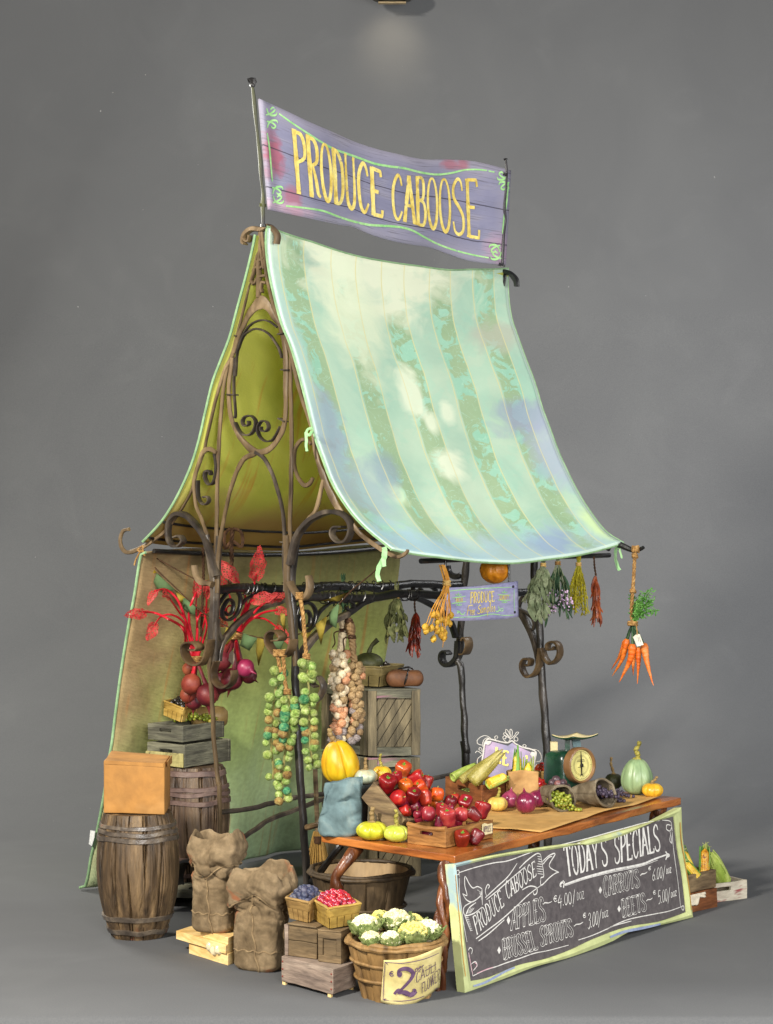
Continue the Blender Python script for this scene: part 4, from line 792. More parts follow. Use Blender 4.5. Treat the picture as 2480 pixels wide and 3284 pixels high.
def grapes(name, label, m, path, n, r, spread, seed, floor=None, stem=True):
    RR = random.Random(seed); P = resamp(cat(path, 6), 60); c0 = P[0]; t = thing(name, label, 'grapes', c0); pts = []; k = 0
    while len(pts) < n and k < 9000:
        k += 1; f = RR.random(); p = P[int(f*59)]; s = spread(f); p = p+V3((RR.gauss(0, s), RR.gauss(0, s), abs(RR.gauss(0, s*.8))))
        if floor is not None: p.z = max(p.z, floor+r)
        if all((p-q_).length > r*1.35 for q_ in pts): pts.append(p)
    first = None
    for p in pts:
        if first is None: first = MB().ball(V3(p), r, 10, 8).build('grape', m, t, smooth=60); base = V3(p)
        else:
            o = first.copy(); COL.objects.link(o); o.parent = t; o.location = p-base; s = RR.uniform(.85, 1.1); o.scale = (s,)*3
            o.location = (p-c0)-(base-c0)*s
    if stem: MB().tube(P[:40], .003, 5).build('stem', DARKTWINE, t)
    return t
c = at(*M8(770,1110), 9.24); grapes('grape_bunch', 'small bunch of yellow green grapes in the crate behind the post', GRA, [c-V3((.06, 0, .0)), c+V3((.0, 0, .012)), c+V3((.075, .03, -.01))], 60, .0085, lambda f: .013, 3, ztop-.02)
TANSK = mat('tan_squash_skin', [(138, 110, 66), (168, 138, 86), (186, 158, 106)], 8, rough=.45, bump=.25, bscale=30)
cs = at(*M8(1080,1040), 9.3); b = MB(); b.lathe(cs-V3((.062, -.0, .0)), [(.004, -.045), (.034, -.035), (.044, -.01), (.045, .03), (.05, .07), (.047, .1), (.03, .118), (.004, .122)], 24, lambda th, i, r, z: (r*(1+.05*math.cos(2*th+i*.4)), z), (V3((0, .3, .95)), V3((-.2, .95, -.3)), V3((1, .2, -.04)))); b.build('squash', TANSK, smooth=60, label='smooth tan squash lying on the grey crate behind the leaning post', cat='squash')
# ---- burlap sacks
BURLAP = mat('burlap', [(98, 82, 60), (136, 116, 88), (166, 144, 112)], 11, vary=.45, rough=.92, bump=.7, bscale=60, spec=.15, weave=150, bd=.005, fleck=((158, 104, 72), 7, .6)); SEAM = mat('burlap_seam_cord', [(112, 92, 66), (150, 128, 94)], 30, rough=.9, bump=.4)
def sack(label, c, rx, ry, h, seed, cuffz=.78, lean=0.0, rot=0.0):
    t = thing('burlap_sack', label, 'sack', c, 'burlap sacks in front of the stall'); c = V3(c); n, m = 110, 70; ex = V3((math.cos(rot), math.sin(rot), 0)); ey = V3((-math.sin(rot), math.cos(rot), 0))
    def P(th, z, grow=1.0, ex_=0.0):
        f = z/h; cx, cy = math.cos(th), math.sin(th); k = (abs(cx)**3.6+abs(cy)**3.6)**(-1/3.6)
        s = (1-.2*max(0, 1-f/.06)**2)*(1+.02*math.sin(math.pi*min(1, f)))*(1-.07*math.exp(-((f-cuffz+.04)/.05)**2))
        up = math.exp(-((f-cuffz+.1)/.17)**2)
        crease = abs(noise.noise(V3((cx*1.6+seed, cy*1.6, f*11+1.5*cx))))
        fold = up*(.016*noise.noise(V3((cx*1.8, cy*1.8+seed, f*13)))-.014*(1-min(1, crease/.16)))+.0045*noise.noise(V3((cx*2.2+seed, cy*2.2, f*4.5)))+.002*noise.noise(V3((cx*7, cy*7, f*16+seed)))-.0015*(1-min(1, abs(noise.noise(V3((cx*3-seed, cy*3, f*6))))/.1))
        return c+(ex*cx*rx+ey*cy*ry)*k*s*grow+(ex*cx+ey*cy)*(fold+ex_)+V3((lean*f*f, 0, z+.01*math.sin(th*2+seed)*f))
    mb = MB(); rows = [[P(2*math.pi*j/n, h*cuffz*1.04*i/m) for j in range(n+1)] for i in range(m+1)]
    mb.grid(rows, uv=False); mb.add([sum(rows[0][:-1], V3())/n], []); L_ = len(mb.v)-1; mb.f += [(j+1, j, L_) for j in range(n)]
    mb.build('body', BURLAP, t, smooth=80)
    rows = []                                                    # the rolled cuff flops outwards and hangs lower on one side
    for i in range(27):
        a = i/26; row = []
        for j in range(n+1):
            th = 2*math.pi*j/n; cx, cy = math.cos(th), math.sin(th); flop = 1.0+.55*noise.noise(V3((cx*1.1+seed*2, cy*1.1, 5.0))); peak = .38*noise.noise(V3((cx*1.0-seed, cy*1.0, 2.0)))+.14*noise.noise(V3((cx*2.4-seed, cy*2.4, 7.0)))
            zb = h*(cuffz-.02); hh = h*(1-cuffz)*(1+peak)
            if a < .45: f = a/.45; p = P(th, zb+hh*f, 1.0+.05*f, .002)
            else: f = (a-.45)/.55; p = P(th, zb+hh*(1-f*1.25*flop), 1.07+.09*math.sin(f*math.pi*.9)+.02*f, .010*math.sin(f*math.pi)+.004)
            w_ = noise.noise_vector(V3((cx*2.6, cy*2.6, a*2+seed)))*.007+noise.noise_vector(V3((cx*6.5, cy*6.5, a*7+seed)))*.003
            row.append(p+w_)
        rows.append(row)
    MB().grid(rows, uv=False).build('cuff', BURLAP, t, smooth=80, solid=.005)
    MB().grid([[lerp(c+UZ*h*cuffz*.96, P(2*math.pi*j/n, h*cuffz*.98, .97), i/5)+noise.noise_vector(V3((j*.2, i*1.1, seed)))*.006*(1 if i < 5 else 0) for j in range(n+1)] for i in range(6)], uv=False).build('inner_fold', BURLAP, t, smooth=80)
    for th0, tw in ((-2.05, .35), (-.45, .05)):
        MB().tube([P(th0+tw*(1-i/44)**1.5+.04*math.sin(i*.5)-rot, h*cuffz*.97*i/44, 1.0, .0015) for i in range(45)], .0036, 6, wob=.0015, wf=60).build('seam', SEAM, t)
    MB().tube([P(-2.9+2.6*i/34-rot, h*.2+.004*math.sin(i*1.1), 1.0, .001) for i in range(35)], .0028, 5, wob=.0015, wf=60).build('seam', SEAM, t)
    MB().tube([rows[-1][j]+UZ*-.001 for j in range(n+1)], .003, 5, wob=.001).build('cuff_seam', SEAM, t)
    return t
sack('taller burlap sack with rolled cuff standing on the raw pine offcuts', (-.651, 7.905, .103), .08, .066, .375, 1.3, .74, .012, -.35)
sack('shorter burlap sack with rolled cuff standing on the bare floor', (-.466, 7.715, .0), .092, .072, .375, 4.7, .76, .006, -.45)
PINE = mat('raw_pine', [(206, 160, 90), (232, 196, 130), (240, 212, 154)], 12, (.6, .6, 2.6), .6, .2, 60, (.5, .5, 4))
K, e1, e2 = tri(0, M7(820,1930), M7(335,1780), M7(960,1880)); e2 = e2.normalized()*.11
def block(name_lab, K, e1, e2, h): MB().beam(K, K+e1, e2, UZ*h, 4, .0008).build('pine_offcut', PINE, bevel=.0012, label=name_lab, cat='wood block', group='pine offcuts under the sack')
block('bottom raw pine offcut lying on the floor under the taller sack', K, e1*1.0, e2, .044)
n1 = e1.normalized(); n2 = e2.normalized(); block('middle raw pine offcut with end grain sticking out to the left under the sack', K+UZ*.0445+n1*.004-n2*.012, e1+n1*.075, e2*1.15, .032); block('thin top pine offcut directly under the taller sack', K+UZ*.077+n1*.002+n2*.002, e1*.7, e2*.9, .026)
GLUE = mat('clear_glue', [(206, 190, 150), (226, 214, 180)], 10, rough=.06, bump=.1, spec=.9, coat=1); b = MB()
for i in range(3): b.ball(K+n1*(.055+.028*i)-n2*(.004)+UZ*(.052-.008*(i % 2)), (.02, .012, .02), 12, 8)
b.wobble(.004, 40).build('glue_blob', GLUE, label='glossy clear glue smeared on the pine offcuts', cat='glue')
# ---- stack with two punnets
BOXW = mat('grey_brown_box_wood', [(80, 66, 46), (116, 96, 68), (138, 118, 88)], 8, (.5, .5, 2), .75, .5, 50, (.4, .4, 2.5), vary=.6); PINKW = mat('pink_grey_crate_wood', [(98, 84, 76), (140, 122, 108), (164, 148, 132)], 9, (.4, .4, 2.6), .8, .7, 40, (.3, .3, 3), bd=.005, vary=.6)
RUST = mat('rusty_nail', [(110, 46, 36), (140, 66, 50)], 20, rough=.6)
K, e1, e2 = tri(.014, M6(512,1035), M6(8,898), M6(735,955))
bc = thing('crate', 'pinkish grey wooden crate with rusty nails at the bottom of the berry basket stack', 'crate', K+(e1+e2)/2-UZ*.014); crate(bc, K, e1, e2, .088, PINKW, .014, slot=False, nails=RUST, dip=0)
MB().beam(K+UZ*.088, K+e1+UZ*.088, e2, UZ*-.012, 6, .001).build('lid', PINKW, bc, bevel=.002)
for a, b_ in ((.06, .04), (.94, .04), (.06, .96), (.94, .96)): p = K+e1*a+e2*b_; p.z = 0; MB().beam(p, p+UZ*.016, e1*.06, e2*.08, 2, 0).build('foot', PINE, bc)
def closedbox(name, label, K, e1, e2, h, m, panel):
    t = thing(name, label, 'box', K+(e1+e2)/2, 'small wooden boxes under the punnets'); MB().beam(K, K+e1, e2, UZ*h, 8, .002).build('carcass', m, t, bevel=.003); n2 = e2.normalized(); n1 = e1.normalized()
    if panel == 'frame':
        w = .024
        for p, e, wv in ((K, e1, UZ*w), (K+UZ*(h-w), e1, UZ*w), (K+UZ*w, UZ*(h-2*w), n1*w*.8), (K+UZ*w+e1-n1*w*.8, UZ*(h-2*w), n1*w*.8)): MB().beam(p-n2*.008, p+e-n2*.008, wv, n2*.0075, 5, .0012).build('frame_rail', m, t, bevel=.0015)
    else:
        for z0, z1 in ((0, h*.5), (h*.52, h*.84)): MB().beam(K-n2*.006+UZ*z0, K-n2*.006+e1+UZ*z0, UZ*(z1-z0), n2*.0055, 8, .0015).build('front_plank', m, t, bevel=.002)
        MB().beam(K+e1-n2*.008, K+e1-n2*.008+UZ*h, n1*.016, n2*.02, 4, .002).build('corner_strip', PINKW, t, bevel=.002)
    MB().beam(K-n2*.010+UZ*(h+.0005), K-n2*.010+e1+UZ*(h+.0005), e2+n2*.01, UZ*.006, 6, .0012).build('lid', m, t, bevel=.002)
    return t
z1 = .1035
K, e1, e2 = tri(z1, M6(350,692), M6(72,652), M6(440,660)); e2 = e2.normalized()*.13
K = K+e2.normalized()*.008; closedbox('wooden_box', 'grey brown wooden box with two front planks under the blueberry basket', K, e1, e2, .110, BOXW, 'planks')
K, e1, e2 = tri(z1, M6(585,738), M6(352,712), M6(680,690)); e2 = e2.normalized()*.13; K = K+e2.normalized()*.012; closedbox('wooden_box', 'small framed wooden box under the basket of red berries', K, e1*.97, e2, .108, BOXW, 'frame')
z2 = z1+.12
K, e1, e2 = tri(z2, M6(272,330), M6(98,290), M6(385,255)); e2 = e2.normalized()*.15; p1 = thing('punnet', 'veneer berry basket heaped with dusty blueberries beside the burlap sack', 'punnet', K+(e1+e2)/2, 'berry baskets on the box stack'); rg1 = punnet(p1, K, e1, e2, .076, PUNB, .3)
BLUE = mat('dusty_blueberry', [(28, 32, 54), (58, 62, 86), (110, 106, 112)], 26, rough=.5, bump=.1, rnd=.6)
heap('blueberry', 'dusty blueberry in the veneer basket beside the burlap sack', 'berry', 'blueberries in the veneer basket', BLUE, rg1, 62, .0115, h=.076, seed=8, mound=.8)
K, e1, e2 = tri(z2, M6(480,388), M6(335,300), M6(735,345)); p2 = thing('punnet', 'orange brown veneer basket heaped with shiny red berries above the cauliflower basket', 'punnet', K+(e1+e2)/2, 'berry baskets on the box stack'); rg2 = punnet(p2, K, e1, e2, .074, PUN, .22)
REDB = mat('red_berry', [(130, 14, 28), (176, 28, 44), (150, 60, 80)], 22, rough=.25, bump=.08, rnd=.5, spec=.6, coat=.3, fleck=((120, 110, 150), 90, .6))
heap('red_berry', 'shiny red berry in the orange brown veneer basket', 'berry', 'red berries in the veneer basket', REDB, rg2, 64, .0122, h=.074, seed=9, mound=.8)
# ---- bushel baskets
def bushel(root, c, rb, rt, h, m, mi, hoops, n=16, seed=0.0, t=.007, rimr=.012, hm=None):
    c = V3(c)
    def fn(inner):
        def f(th, i, r, z):
            k = (th/(2*math.pi)*n) % 1; st = math.floor(th/(2*math.pi)*n); d = min(k, 1-k)
            return (r+.0045*((st % 2)*2-1)*(1 if d > .06 else d/.06)+.004*noise.noise(V3((st*2.3, z*8, seed)))-(0 if inner else .008*max(0, 1-d/.07)), z+(.008*noise.noise(V3((st*3.1, seed, 1))) if z > h*.9 else 0))
        return f
    pr = [(lerp(rb, rt, i/12), h*i/12) for i in range(13)]
    MB().lathe(c, pr, n*18, fn(False), close=False).build('staves', m, root, smooth=40)
    MB().lathe(c, [(lerp(rb, rt, i/12)-t-.004, max(.006, h*i/12)) for i in range(13)], n*8, fn(True), close=False).build('inner_staves', mi, root, smooth=40)
    MB().lathe(c+UZ*.008, [(rb*.95, 0), (rb*.95, .004)], 40).build('base_board', mi, root)
    for z in hoops:
        r = lerp(rb, rt, z)+.007; MB().tube([c+V3((r*math.cos(a), r*math.sin(a), h*z+.006*noise.noise(V3((math.cos(a)*1.5+seed, math.sin(a)*1.5, z*9))))) for a in [2*math.pi*i/60 for i in range(61)]], .0065, 6, cap=False, wob=.002, wf=30).build('hoop', hm or m, root)
    for dz, rr in ((-.008, .004), (.004, -.004)): MB().tube([c+V3(((rt+rr)*math.cos(a), (rt+rr)*math.sin(a), h+dz+.006*noise.noise(V3((math.cos(a)*1.4+seed, math.sin(a)*1.4, dz*90))))) for a in [2*math.pi*i/72 for i in range(73)]], lambda q_: rimr*(.75+.2*math.sin(q_*40)), 8, cap=False, wob=.003, wf=26).build('rim', hm or m, root)
BSK = mat('bushel_wood', [(92, 68, 38), (138, 106, 62), (162, 130, 84)], 14, (1, 1, .2), .65, .7, 50, (1, 1, .2), bd=.005, vary=.6); BSKD = mat('dark_bushel_wood', [(46, 36, 24), (72, 58, 40), (96, 78, 54)], 14, (1, 1, .2), .6, .7, 50, (1, 1, .2), bd=.005, vary=.6); BSKI = mat('pale_inner_bushel_wood', [(128, 104, 74), (160, 134, 98), (178, 152, 116)], 9, (1, 1, .3), .75, .4, 50)
cb = V3((.034, 7.285, 0)); cbk = thing('bushel_basket', 'small bushel basket full of cauliflower with a paper price sign', 'basket', cb); bushel(cbk, cb, .117, .168, .2, BSK, BSKI, [.36, .66], 14, 2.0)
eb = V3((-.1, 8.25, 0)); ebk = thing('bushel_basket', 'large empty dark bushel basket standing under the table end', 'basket', eb); bushel(ebk, eb, .135, .203, .272, BSKD, BSKI, [.5], 13, 7.0, rimr=.011)
# price sign, wrapped round the basket
def csurf(x, y, off=0.0):
    r = ray(x, y); cc = cb; rs = .1745
    def rad(z): return lerp(.126, .180, min(1.2, max(-.1, z/.2)))+.004
    d = 7.11
    for _ in range(12):
        p = O+r*d; rs = rad(p.z)
        a = r.x*r.x+1; b = 2*(r.x*(-cc.x)+(-cc.y)); c_ = cc.x**2+cc.y**2-rs*rs; disc = b*b-4*a*c_
        d = (-b-math.sqrt(disc))/(2*a) if disc > 0 else -b/(2*a)
    p = O+r*d; nrm = V3((p.x-cc.x, p.y-cc.y, 0)).normalized(); return p+nrm*off, nrm
SIGNP = mat('aged_cream_paper', [(186, 168, 104), (208, 192, 130), (216, 200, 146)], 6, rough=.8, bump=.2, fleck=((176, 142, 88), 7, .64)); PURP = mat('purple_ink', [(70, 48, 74), (98, 72, 100)], 20, rough=.7, bump=.1)
ps = thing('price_sign', 'aged cream paper price sign for cauliflower wrapped on the basket front', 'price sign', cb+V3((.1, -.14, .03)))
tL, tR, bR, bL_ = M6(1008,695), M6(1556,560), M6(1535,960), M6(978,1102)
gr = []
for i in range(15):
    row = []
    for j in range(21):
        s, t = j/20, i/14; a = (lerp(tL[0], tR[0], s), lerp(tL[1], tR[1], s)+ (14*math.sin(math.pi*s))); b_ = (lerp(bL_[0], bR[0], s), lerp(bL_[1], bR[1], s)+34*math.sin(math.pi*s))
        row.append(csurf(lerp(a[0], b_[0], t), lerp(a[1], b_[1], t), .003+.002*math.sin(s*7)*(1 if s < .9 else 2))[0])
    gr.append(row)
MB().grid(gr).build('paper', SIGNP, ps, smooth=80, solid=.0012)
tx = MB(); cs_ = lambda x, y: csurf(x, y, .0062)
lettering(tx, '2', (M6(1105,1030), M6(1310,1030), M6(1120,785), M6(1300,770)), cs_, 13, serif=False); painted(tx, M6, [[(1108,1025),(1150,985),(1200,1015),(1250,1028),(1295,1008),(1300,985),(1282,990)],[(1150,835),(1165,822),(1160,845),(1145,838)]], cs_, 11)
lettering(tx, '€', (M6(1062,872), M6(1112,862), M6(1062,806), M6(1105,798)), cs_, 3.2, serif=False); lettering(tx, 'per', (M6(1300,812), M6(1385,776), M6(1310,742), M6(1385,706)), cs_, 2.6, serif=False)
lettering(tx, 'CAULI', (M6(1308,920), M6(1505,790), M6(1315,815), M6(1500,705)), cs_, 2.4, serif=False); lettering(tx, 'FLOWER', (M6(1362,1022), M6(1538,885), M6(1362,925), M6(1538,770)), cs_, 2.4, serif=False)
painted(tx, M6, [[(1022,712),(1200,722),(1400,680),(1530,625)],[(1022,712),(1010,900),(1005,1080)],[(1005,1080),(1180,1092),(1350,1060),(1510,968)],[(1022,712),(1050,735)],[(1005,1080),(1035,1068)],[(1400,798),(1500,735)]], cs_, 2.2)
tx.build('lettering', PURP, ps, smooth=0)
# cauliflowers
CURD = mat('cream_cauliflower_curd', [(196, 184, 120), (226, 220, 178), (236, 232, 204)], 8, rough=.85, bump=.6, bscale=70, rnd=.4, bd=.006); CURDY = mat('yellow_cauliflower_curd', [(180, 160, 60), (216, 204, 120), (236, 230, 190)], 6, rough=.85, bump=.6, bscale=70, bd=.006); CLEAF = mat('cauliflower_leaf', [(84, 100, 48), (124, 138, 76), (162, 168, 112)], 12, rough=.7, bump=.4, bscale=50, rnd=.4, fleck=((66, 140, 110), 14, .66), translucent=.12)
def leafgrid(base, direc, up, L, W, curl, seed, nu=9, nv=7, ruf=.15):
    direc = V3(direc).normalized(); up = V3(up).normalized(); sd = direc.cross(up).normalized(); rows = []
    for i in range(nu):
        t = i/(nu-1); wv = W*math.sin(math.pi*(t*.86+.1))**.8; row = []
        for j in range(nv):
            s = 2*j/(nv-1)-1; row.append(V3(base)+direc*L*t+sd*s*wv*.5+up*(curl*L*t*t+.12*W*s*s)+noise.noise_vector(V3((t*4+seed, s*3, seed)))*ruf*W)
        rows.append(row)
    return rows
def cauli(label, px, d, r, m, seed, tiltx=0.0):
    c = at(*px, d); t = thing('cauliflower', label, 'cauliflower', c, 'cauliflowers in the basket'); RR = random.Random(seed); mb = MB()
    mb.ball(c, (r*.94, r*.94, r*.78), 18, 12)
    for k in range(150):
        a = RR.uniform(0, 6.283); z = RR.uniform(-.1, 1); q_ = math.sqrt(max(0, 1-z*z)); p = c+V3((math.cos(a)*q_*r*.95, math.sin(a)*q_*r*.95, z*r*.82)); mb.ball(p, r*RR.uniform(.09, .15), 6, 5)
    mb.build('curd', m, t, smooth=60)
    for k in range(26):
        a = k*.2417*2.0+RR.uniform(-.2, .2); o = V3((math.cos(a), math.sin(a), 0)); lv = MB().grid(leafgrid(c+o*r*RR.uniform(.72, .9)-UZ*r*.45, o*.45+UZ*.75, -o, r*RR.uniform(.7, 1.2), r*.8, RR.uniform(-.15, .4), k+seed*3, ruf=.2), uv=False); lv.build('leaf', CLEAF, t, smooth=80, solid=.0015)
cauli('large round cauliflower at the left rim of the basket', M6(820,375), 7.235, .048, CURD, 1); cauli('large white cauliflower at the middle back of the basket', M6(1130,325), 7.30, .05, CURD, 2); cauli('big yellow speckled cauliflower at the right front of the basket', M6(1290,450), 7.195, .052, CURDY, 3); cauli('white bumpy cauliflower against the right rim of the basket', M6(1430,420), 7.25, .046, CURD, 4)
cauli('small low cauliflower in the front left of the basket', M6(880,500), 7.17, .034, CURD, 5); cauli('small low pale cauliflower in the front middle of the basket', M6(1075,505), 7.165, .036, CURD, 6); cauli('green tinted cauliflower at the far back left of the basket', M6(970,318), 7.36, .042, CURDY, 7); cauli('yellowish cauliflower at the far back right of the basket', M6(1290,345), 7.365, .04, CURDY, 8)
# broom behind the basket
STRAW = mat('broom_straw', [(130, 98, 44), (170, 134, 70), (190, 158, 98)], 40, (1, 1, .08), .8, .4, 80)
bp = V3((-.29, 8.8, 0)); br_ = thing('broom', 'straw broom standing bristles down behind the empty basket', 'broom', bp); mb = MB(); RR = random.Random(3)
for k in range(110):
    a = RR.uniform(0, 6.28); r = math.sqrt(RR.random()); b0 = bp+V3((math.cos(a)*r*.075, math.sin(a)*r*.03, 0)); mb.tube([bp+V3((math.cos(a)*r*.018, math.sin(a)*r*.012, .34)), lerp(b0, bp, .35)+UZ*.2, b0], .0022, 4, wob=.003)
mb.build('bristles', STRAW, br_); MB().tube([bp+UZ*.3, bp+V3((-.012, .02, .6))], .010, 8).build('handle', OLDWOOD, br_); MB().tube([bp+UZ*.29, bp+UZ*.32], .02, 10).build('binding', DARKTWINE, br_)
# tall stacked crates at the back, with a basket and a parcel on top
def panelcrate(label, x0, x1, dn, z0, z1, diag, depth=(-.225, .30), group='tall crates behind the table'):
    A = V3((x0, dn, z0)); e = V3((x1-x0, .03, 0)); dv = V3((depth[0], depth[1], 0)); h = z1-z0; t = thing('panel_crate', label, 'crate', A+(e+dv)/2, group)
    MB().beam(A+dv.normalized()*.022+V3((.018, 0, .002)), A+e+dv.normalized()*.022-V3((.018, 0, -.002)), dv*.93, UZ*(h-.004), 3, .001).build('carcass', mat('dark_crate_inside', [(40, 36, 28), (66, 58, 44)], 10, rough=.8), t)
    nrm = V3((e.y, -e.x, 0)).normalized(); w = .04; en = e.normalized()
    def rail(p, q_, wv): MB().beam(p, q_, wv, nrm*-.024, 8, .003).build('frame_rail', GREYWOODX if abs((q_-p).z) < .02 else GREYWOOD, t, bevel=.002)
    rail(A, A+UZ*h, en*w); rail(A+e-en*w, A+e-en*w+UZ*h, en*w); rail(A+en*(w+.001), A+e-en*(w+.001), UZ*w); rail(A+en*(w+.001)+UZ*(h-w), A+e-en*(w+.001)+UZ*(h-w), UZ*w)
    if diag:
        P0, W, Hh = A+en*w+UZ*w-nrm*.016, e.length-2*w, h-2*w; mb = MB()
        for k in range(-3, 6):
            x = W*(k*.26); poly = [(x, 0), (x+W*.235, 0), (x+W*.235+Hh*.62, Hh), (x+Hh*.62, Hh)]
            out = poly
            for ax_, lim, sg in ((0, 0, 1), (0, W, -1)):
                res = []
                for i in range(len(out)):
                    a, b = out[i], out[(i+1) % len(out)]; ia, ib = (a[0]-lim)*sg >= 0, (b[0]-lim)*sg >= 0
                    if ia: res.append(a)
                    if ia != ib: f = (lim-a[0])/(b[0]-a[0]); res.append((lim, a[1]+f*(b[1]-a[1])))
                out = res
                if len(out) < 3: break
            if len(out) >= 3: mb.prism([P0+en*a+UZ*b+nrm*.002*(k % 2) for a, b in out], nrm*-.008)
        mb.build('diagonal_planks', GREYWOOD, t, smooth=0, bevel=.0015)
    dn_ = dv.normalized(); sn = V3((dn_.y, -dn_.x, 0))
    if sn.x > 0: sn = -sn
    L = dv.length
    for p, q_, wv in ((A+dn_*.026, A+dn_*.026+UZ*h, dn_*w), (A+dv-dn_*w, A+dv-dn_*w+UZ*h, dn_*w), (A+dn_*(w+.028), A+dv-dn_*(w+.002), UZ*w), (A+dn_*(w+.028)+UZ*(h-w), A+dv-dn_*(w+.002)+UZ*(h-w), UZ*w)):
        MB().beam(p, q_, wv, sn*-.02, 6, .003).build('side_rail', GREYWOODX if abs((q_-p).z) < .02 else GREYWOOD, t, bevel=.002)
    MB().beam(A+UZ*(h-.005)+nrm*.001+en*.001, A+e+UZ*(h-.005)-en*.001, dv, UZ*.008, 5, .001).build('lid', GREYWOODX, t)
    return t
panelcrate('lowest weathered crate standing on the floor behind the table', -.08, .16, 9.62, 0, .27, True); panelcrate('middle weathered crate in the stack behind the yellow squash', -.083, .155, 9.61, .282, .55, False); panelcrate('upper weathered crate with diagonal plank front behind the garlic braid', -.085, .157, 9.6, .562, .868, True)
z3 = .878; c = V3((-.17, 9.78, z3)); e1 = V3((-.19, .1, 0)); e2 = V3((.09, .15, 0)); K = V3((-.035, 9.66, z3))
p3 = thing('punnet', 'olive brown veneer basket on the tall crate behind the garlic braid', 'punnet', K+(e1+e2)/2); rg3 = punnet(p3, K, e1, e2, .09, PUNG, .18)
DKG = mat('dark_green_squash_skin', [(40, 44, 22), (62, 64, 34), (80, 74, 44)], 10, rough=.5, bump=.3); sq = thing('squash', 'dark green squash with twisted stem in the olive basket', 'squash', K+(e1+e2)/2+UZ*.08)
MB().ball(sq.location+UZ*.02, (.075, .075, .05), 28, 12, lambda th, i, r, z: (r*(1-.06*abs(math.cos(4*th))), z)).build('flesh', DKG, sq, smooth=60); MB().tube(cat([sq.location+UZ*.065, sq.location+V3((.015, 0, .1)), sq.location+V3((.045, 0, .13))], 5), [.012, .010, .012], 7, wob=.003, wf=60).build('stem', DKG, sq)
heap('nut', 'dark round nut in the olive basket beside the dark squash', 'nut', 'nuts in the olive basket', BLACKB, rg3, 16, .012, h=.09, seed=14, mound=.2)
pk = V3((.085, 9.7, z3)); pc = thing('parcel', 'lumpy red brown paper parcel tied with dark string on the tall crate', 'parcel', pk); PARC = mat('red_brown_parcel_paper', [(66, 40, 26), (100, 64, 38), (120, 84, 54)], 8, rough=.6, bump=.4, bscale=30)
MB().ball(pk+UZ*.036, (.088, .06, .036), 36, 16, lambda th, i, r, z: (r**.7*(abs(math.cos(th))**6+abs(math.sin(th))**6)**(-1/6), max(-1, min(1, z*1.35))*(1+.05*math.cos(3*th)))).build('wrapping', PARC, pc, smooth=60)
MB().tube([pk+V3((.005+.012*math.sin(a), .064*math.cos(a), .037+.041*math.sin(a))) for a in [2*math.pi*i/40 for i in range(41)]], .0042, 6, cap=False).build('string', BLACK, pc); MB().tube(cat([pk+V3((-.03, -.01, .08)), pk+V3((-.005, -.02, .085)), pk+V3((.02, -.01, .088)), pk+V3((.04, 0, .078))], 5), .005, 6).build('string', BLACK, pc)
# crates of corn behind the chalkboard, right
WHITEW = mat('chipped_white_crate_paint', [(150, 128, 116), (186, 176, 156), (200, 194, 176)], 10, (.5, .5, 2.2), .75, .6, 40, (.3, .3, 3), fleck=((140, 74, 70), 10, .58))
K = V3((1.575, 9.1, 0)); e1 = V3((-.235, -.152, 0)); e2 = V3((-.155, .235, 0)); wc = thing('crate', 'chipped white crate with hand hole standing rightmost on the floor behind the chalkboard', 'crate', K+(e1+e2)/2); crate(wc, K, e1, e2, .083, WHITEW, .014)
K = onz(*N7(842,1440), 0); e1 = V3((-.25, -.26, 0)); e2 = V3((-.14, .13, 0)); lc = thing('crate', 'red brown crate on the floor with crumpled paper hanging out behind the chalkboard', 'crate', K+(e1+e2)/2); crate(lc, K, e1, e2, .082, REDCRATE, .013, slot=False)
K = K+V3((-.003, .004, .0845)); uc = thing('crate', 'brown crate of corn stacked on the red brown crate behind the chalkboard', 'crate', K+(e1+e2)/2); crate(uc, K, e1, e2, .075, OLDWOOD, .013, slot=False); UCK, UCE1, UCE2 = K, e1, e2
g = []; nn = V3((.72, -.69, 0)).normalized()
PAPW = mat('crumpled_cream_paper', [(190, 176, 150), (218, 206, 182), (228, 220, 200)], 8, rough=.85, bump=.3)
for i in range(11):
    row = []
    for j in range(11):
        s, t = j/10, i/10; px = (lerp(N7(330,1230)[0], N7(605,1180)[0], s), lerp(lerp(N7(330,1230)[1], N7(605,1165)[1], s), lerp(N7(380,1420)[1], N7(500,1390)[1], s) if s < .6 else N7(600,1200)[1]+12, t)); p = hit(px[0], px[1], lc.location+(V3((.14, -.13, 0)))*.5, V3((.72, -.69, 0)))
        row.append(p+nn*(.006+.008*abs(noise.noise(V3((s*5, t*4, 2))))+.006*noise.noise(V3((s*11, t*2, 5)))))
    g.append(row)
MB().grid(g, uv=False).build('crumpled_paper', PAPW, smooth=60, solid=.0015, label='crumpled cream paper hanging over the red brown crate edge', cat='paper')
# ------------------------------------------------------------------ table and chalkboard
TU = V3((.594, .8045, 0)); TV = V3((.8045, -.594, 0)); TZ = .47
A = onz(*N8(235,258), TZ); B = onz(*N8(1667,483), TZ); D = onz(*M3(1562,798), TZ); E = A+TU*1.78-TV*.2
WOODT = mat('varnished_orange_table_wood', [(96, 48, 18), (156, 88, 36), (188, 116, 54)], 9, (.35, .35, 2.2), .28, .35, 40, (.3, .3, 3), spec=.5, rot=(0, 0, -.93), coat=.35, fleck=((84, 40, 18), 5, .63))
table = thing('display_table', 'long varnished orange wooden table with twisted trunk legs laid out with produce', 'table', (A+D)/2-UZ*TZ)
def edge(p, q, n, amp, sd): return [lerp(p, q, i/n)+V3((0, 0, amp*noise.noise(V3((i*.6, sd, 0)))))+TV*(amp*1.2*noise.noise(V3((i*.5, sd, 4)))) for i in range(n)]
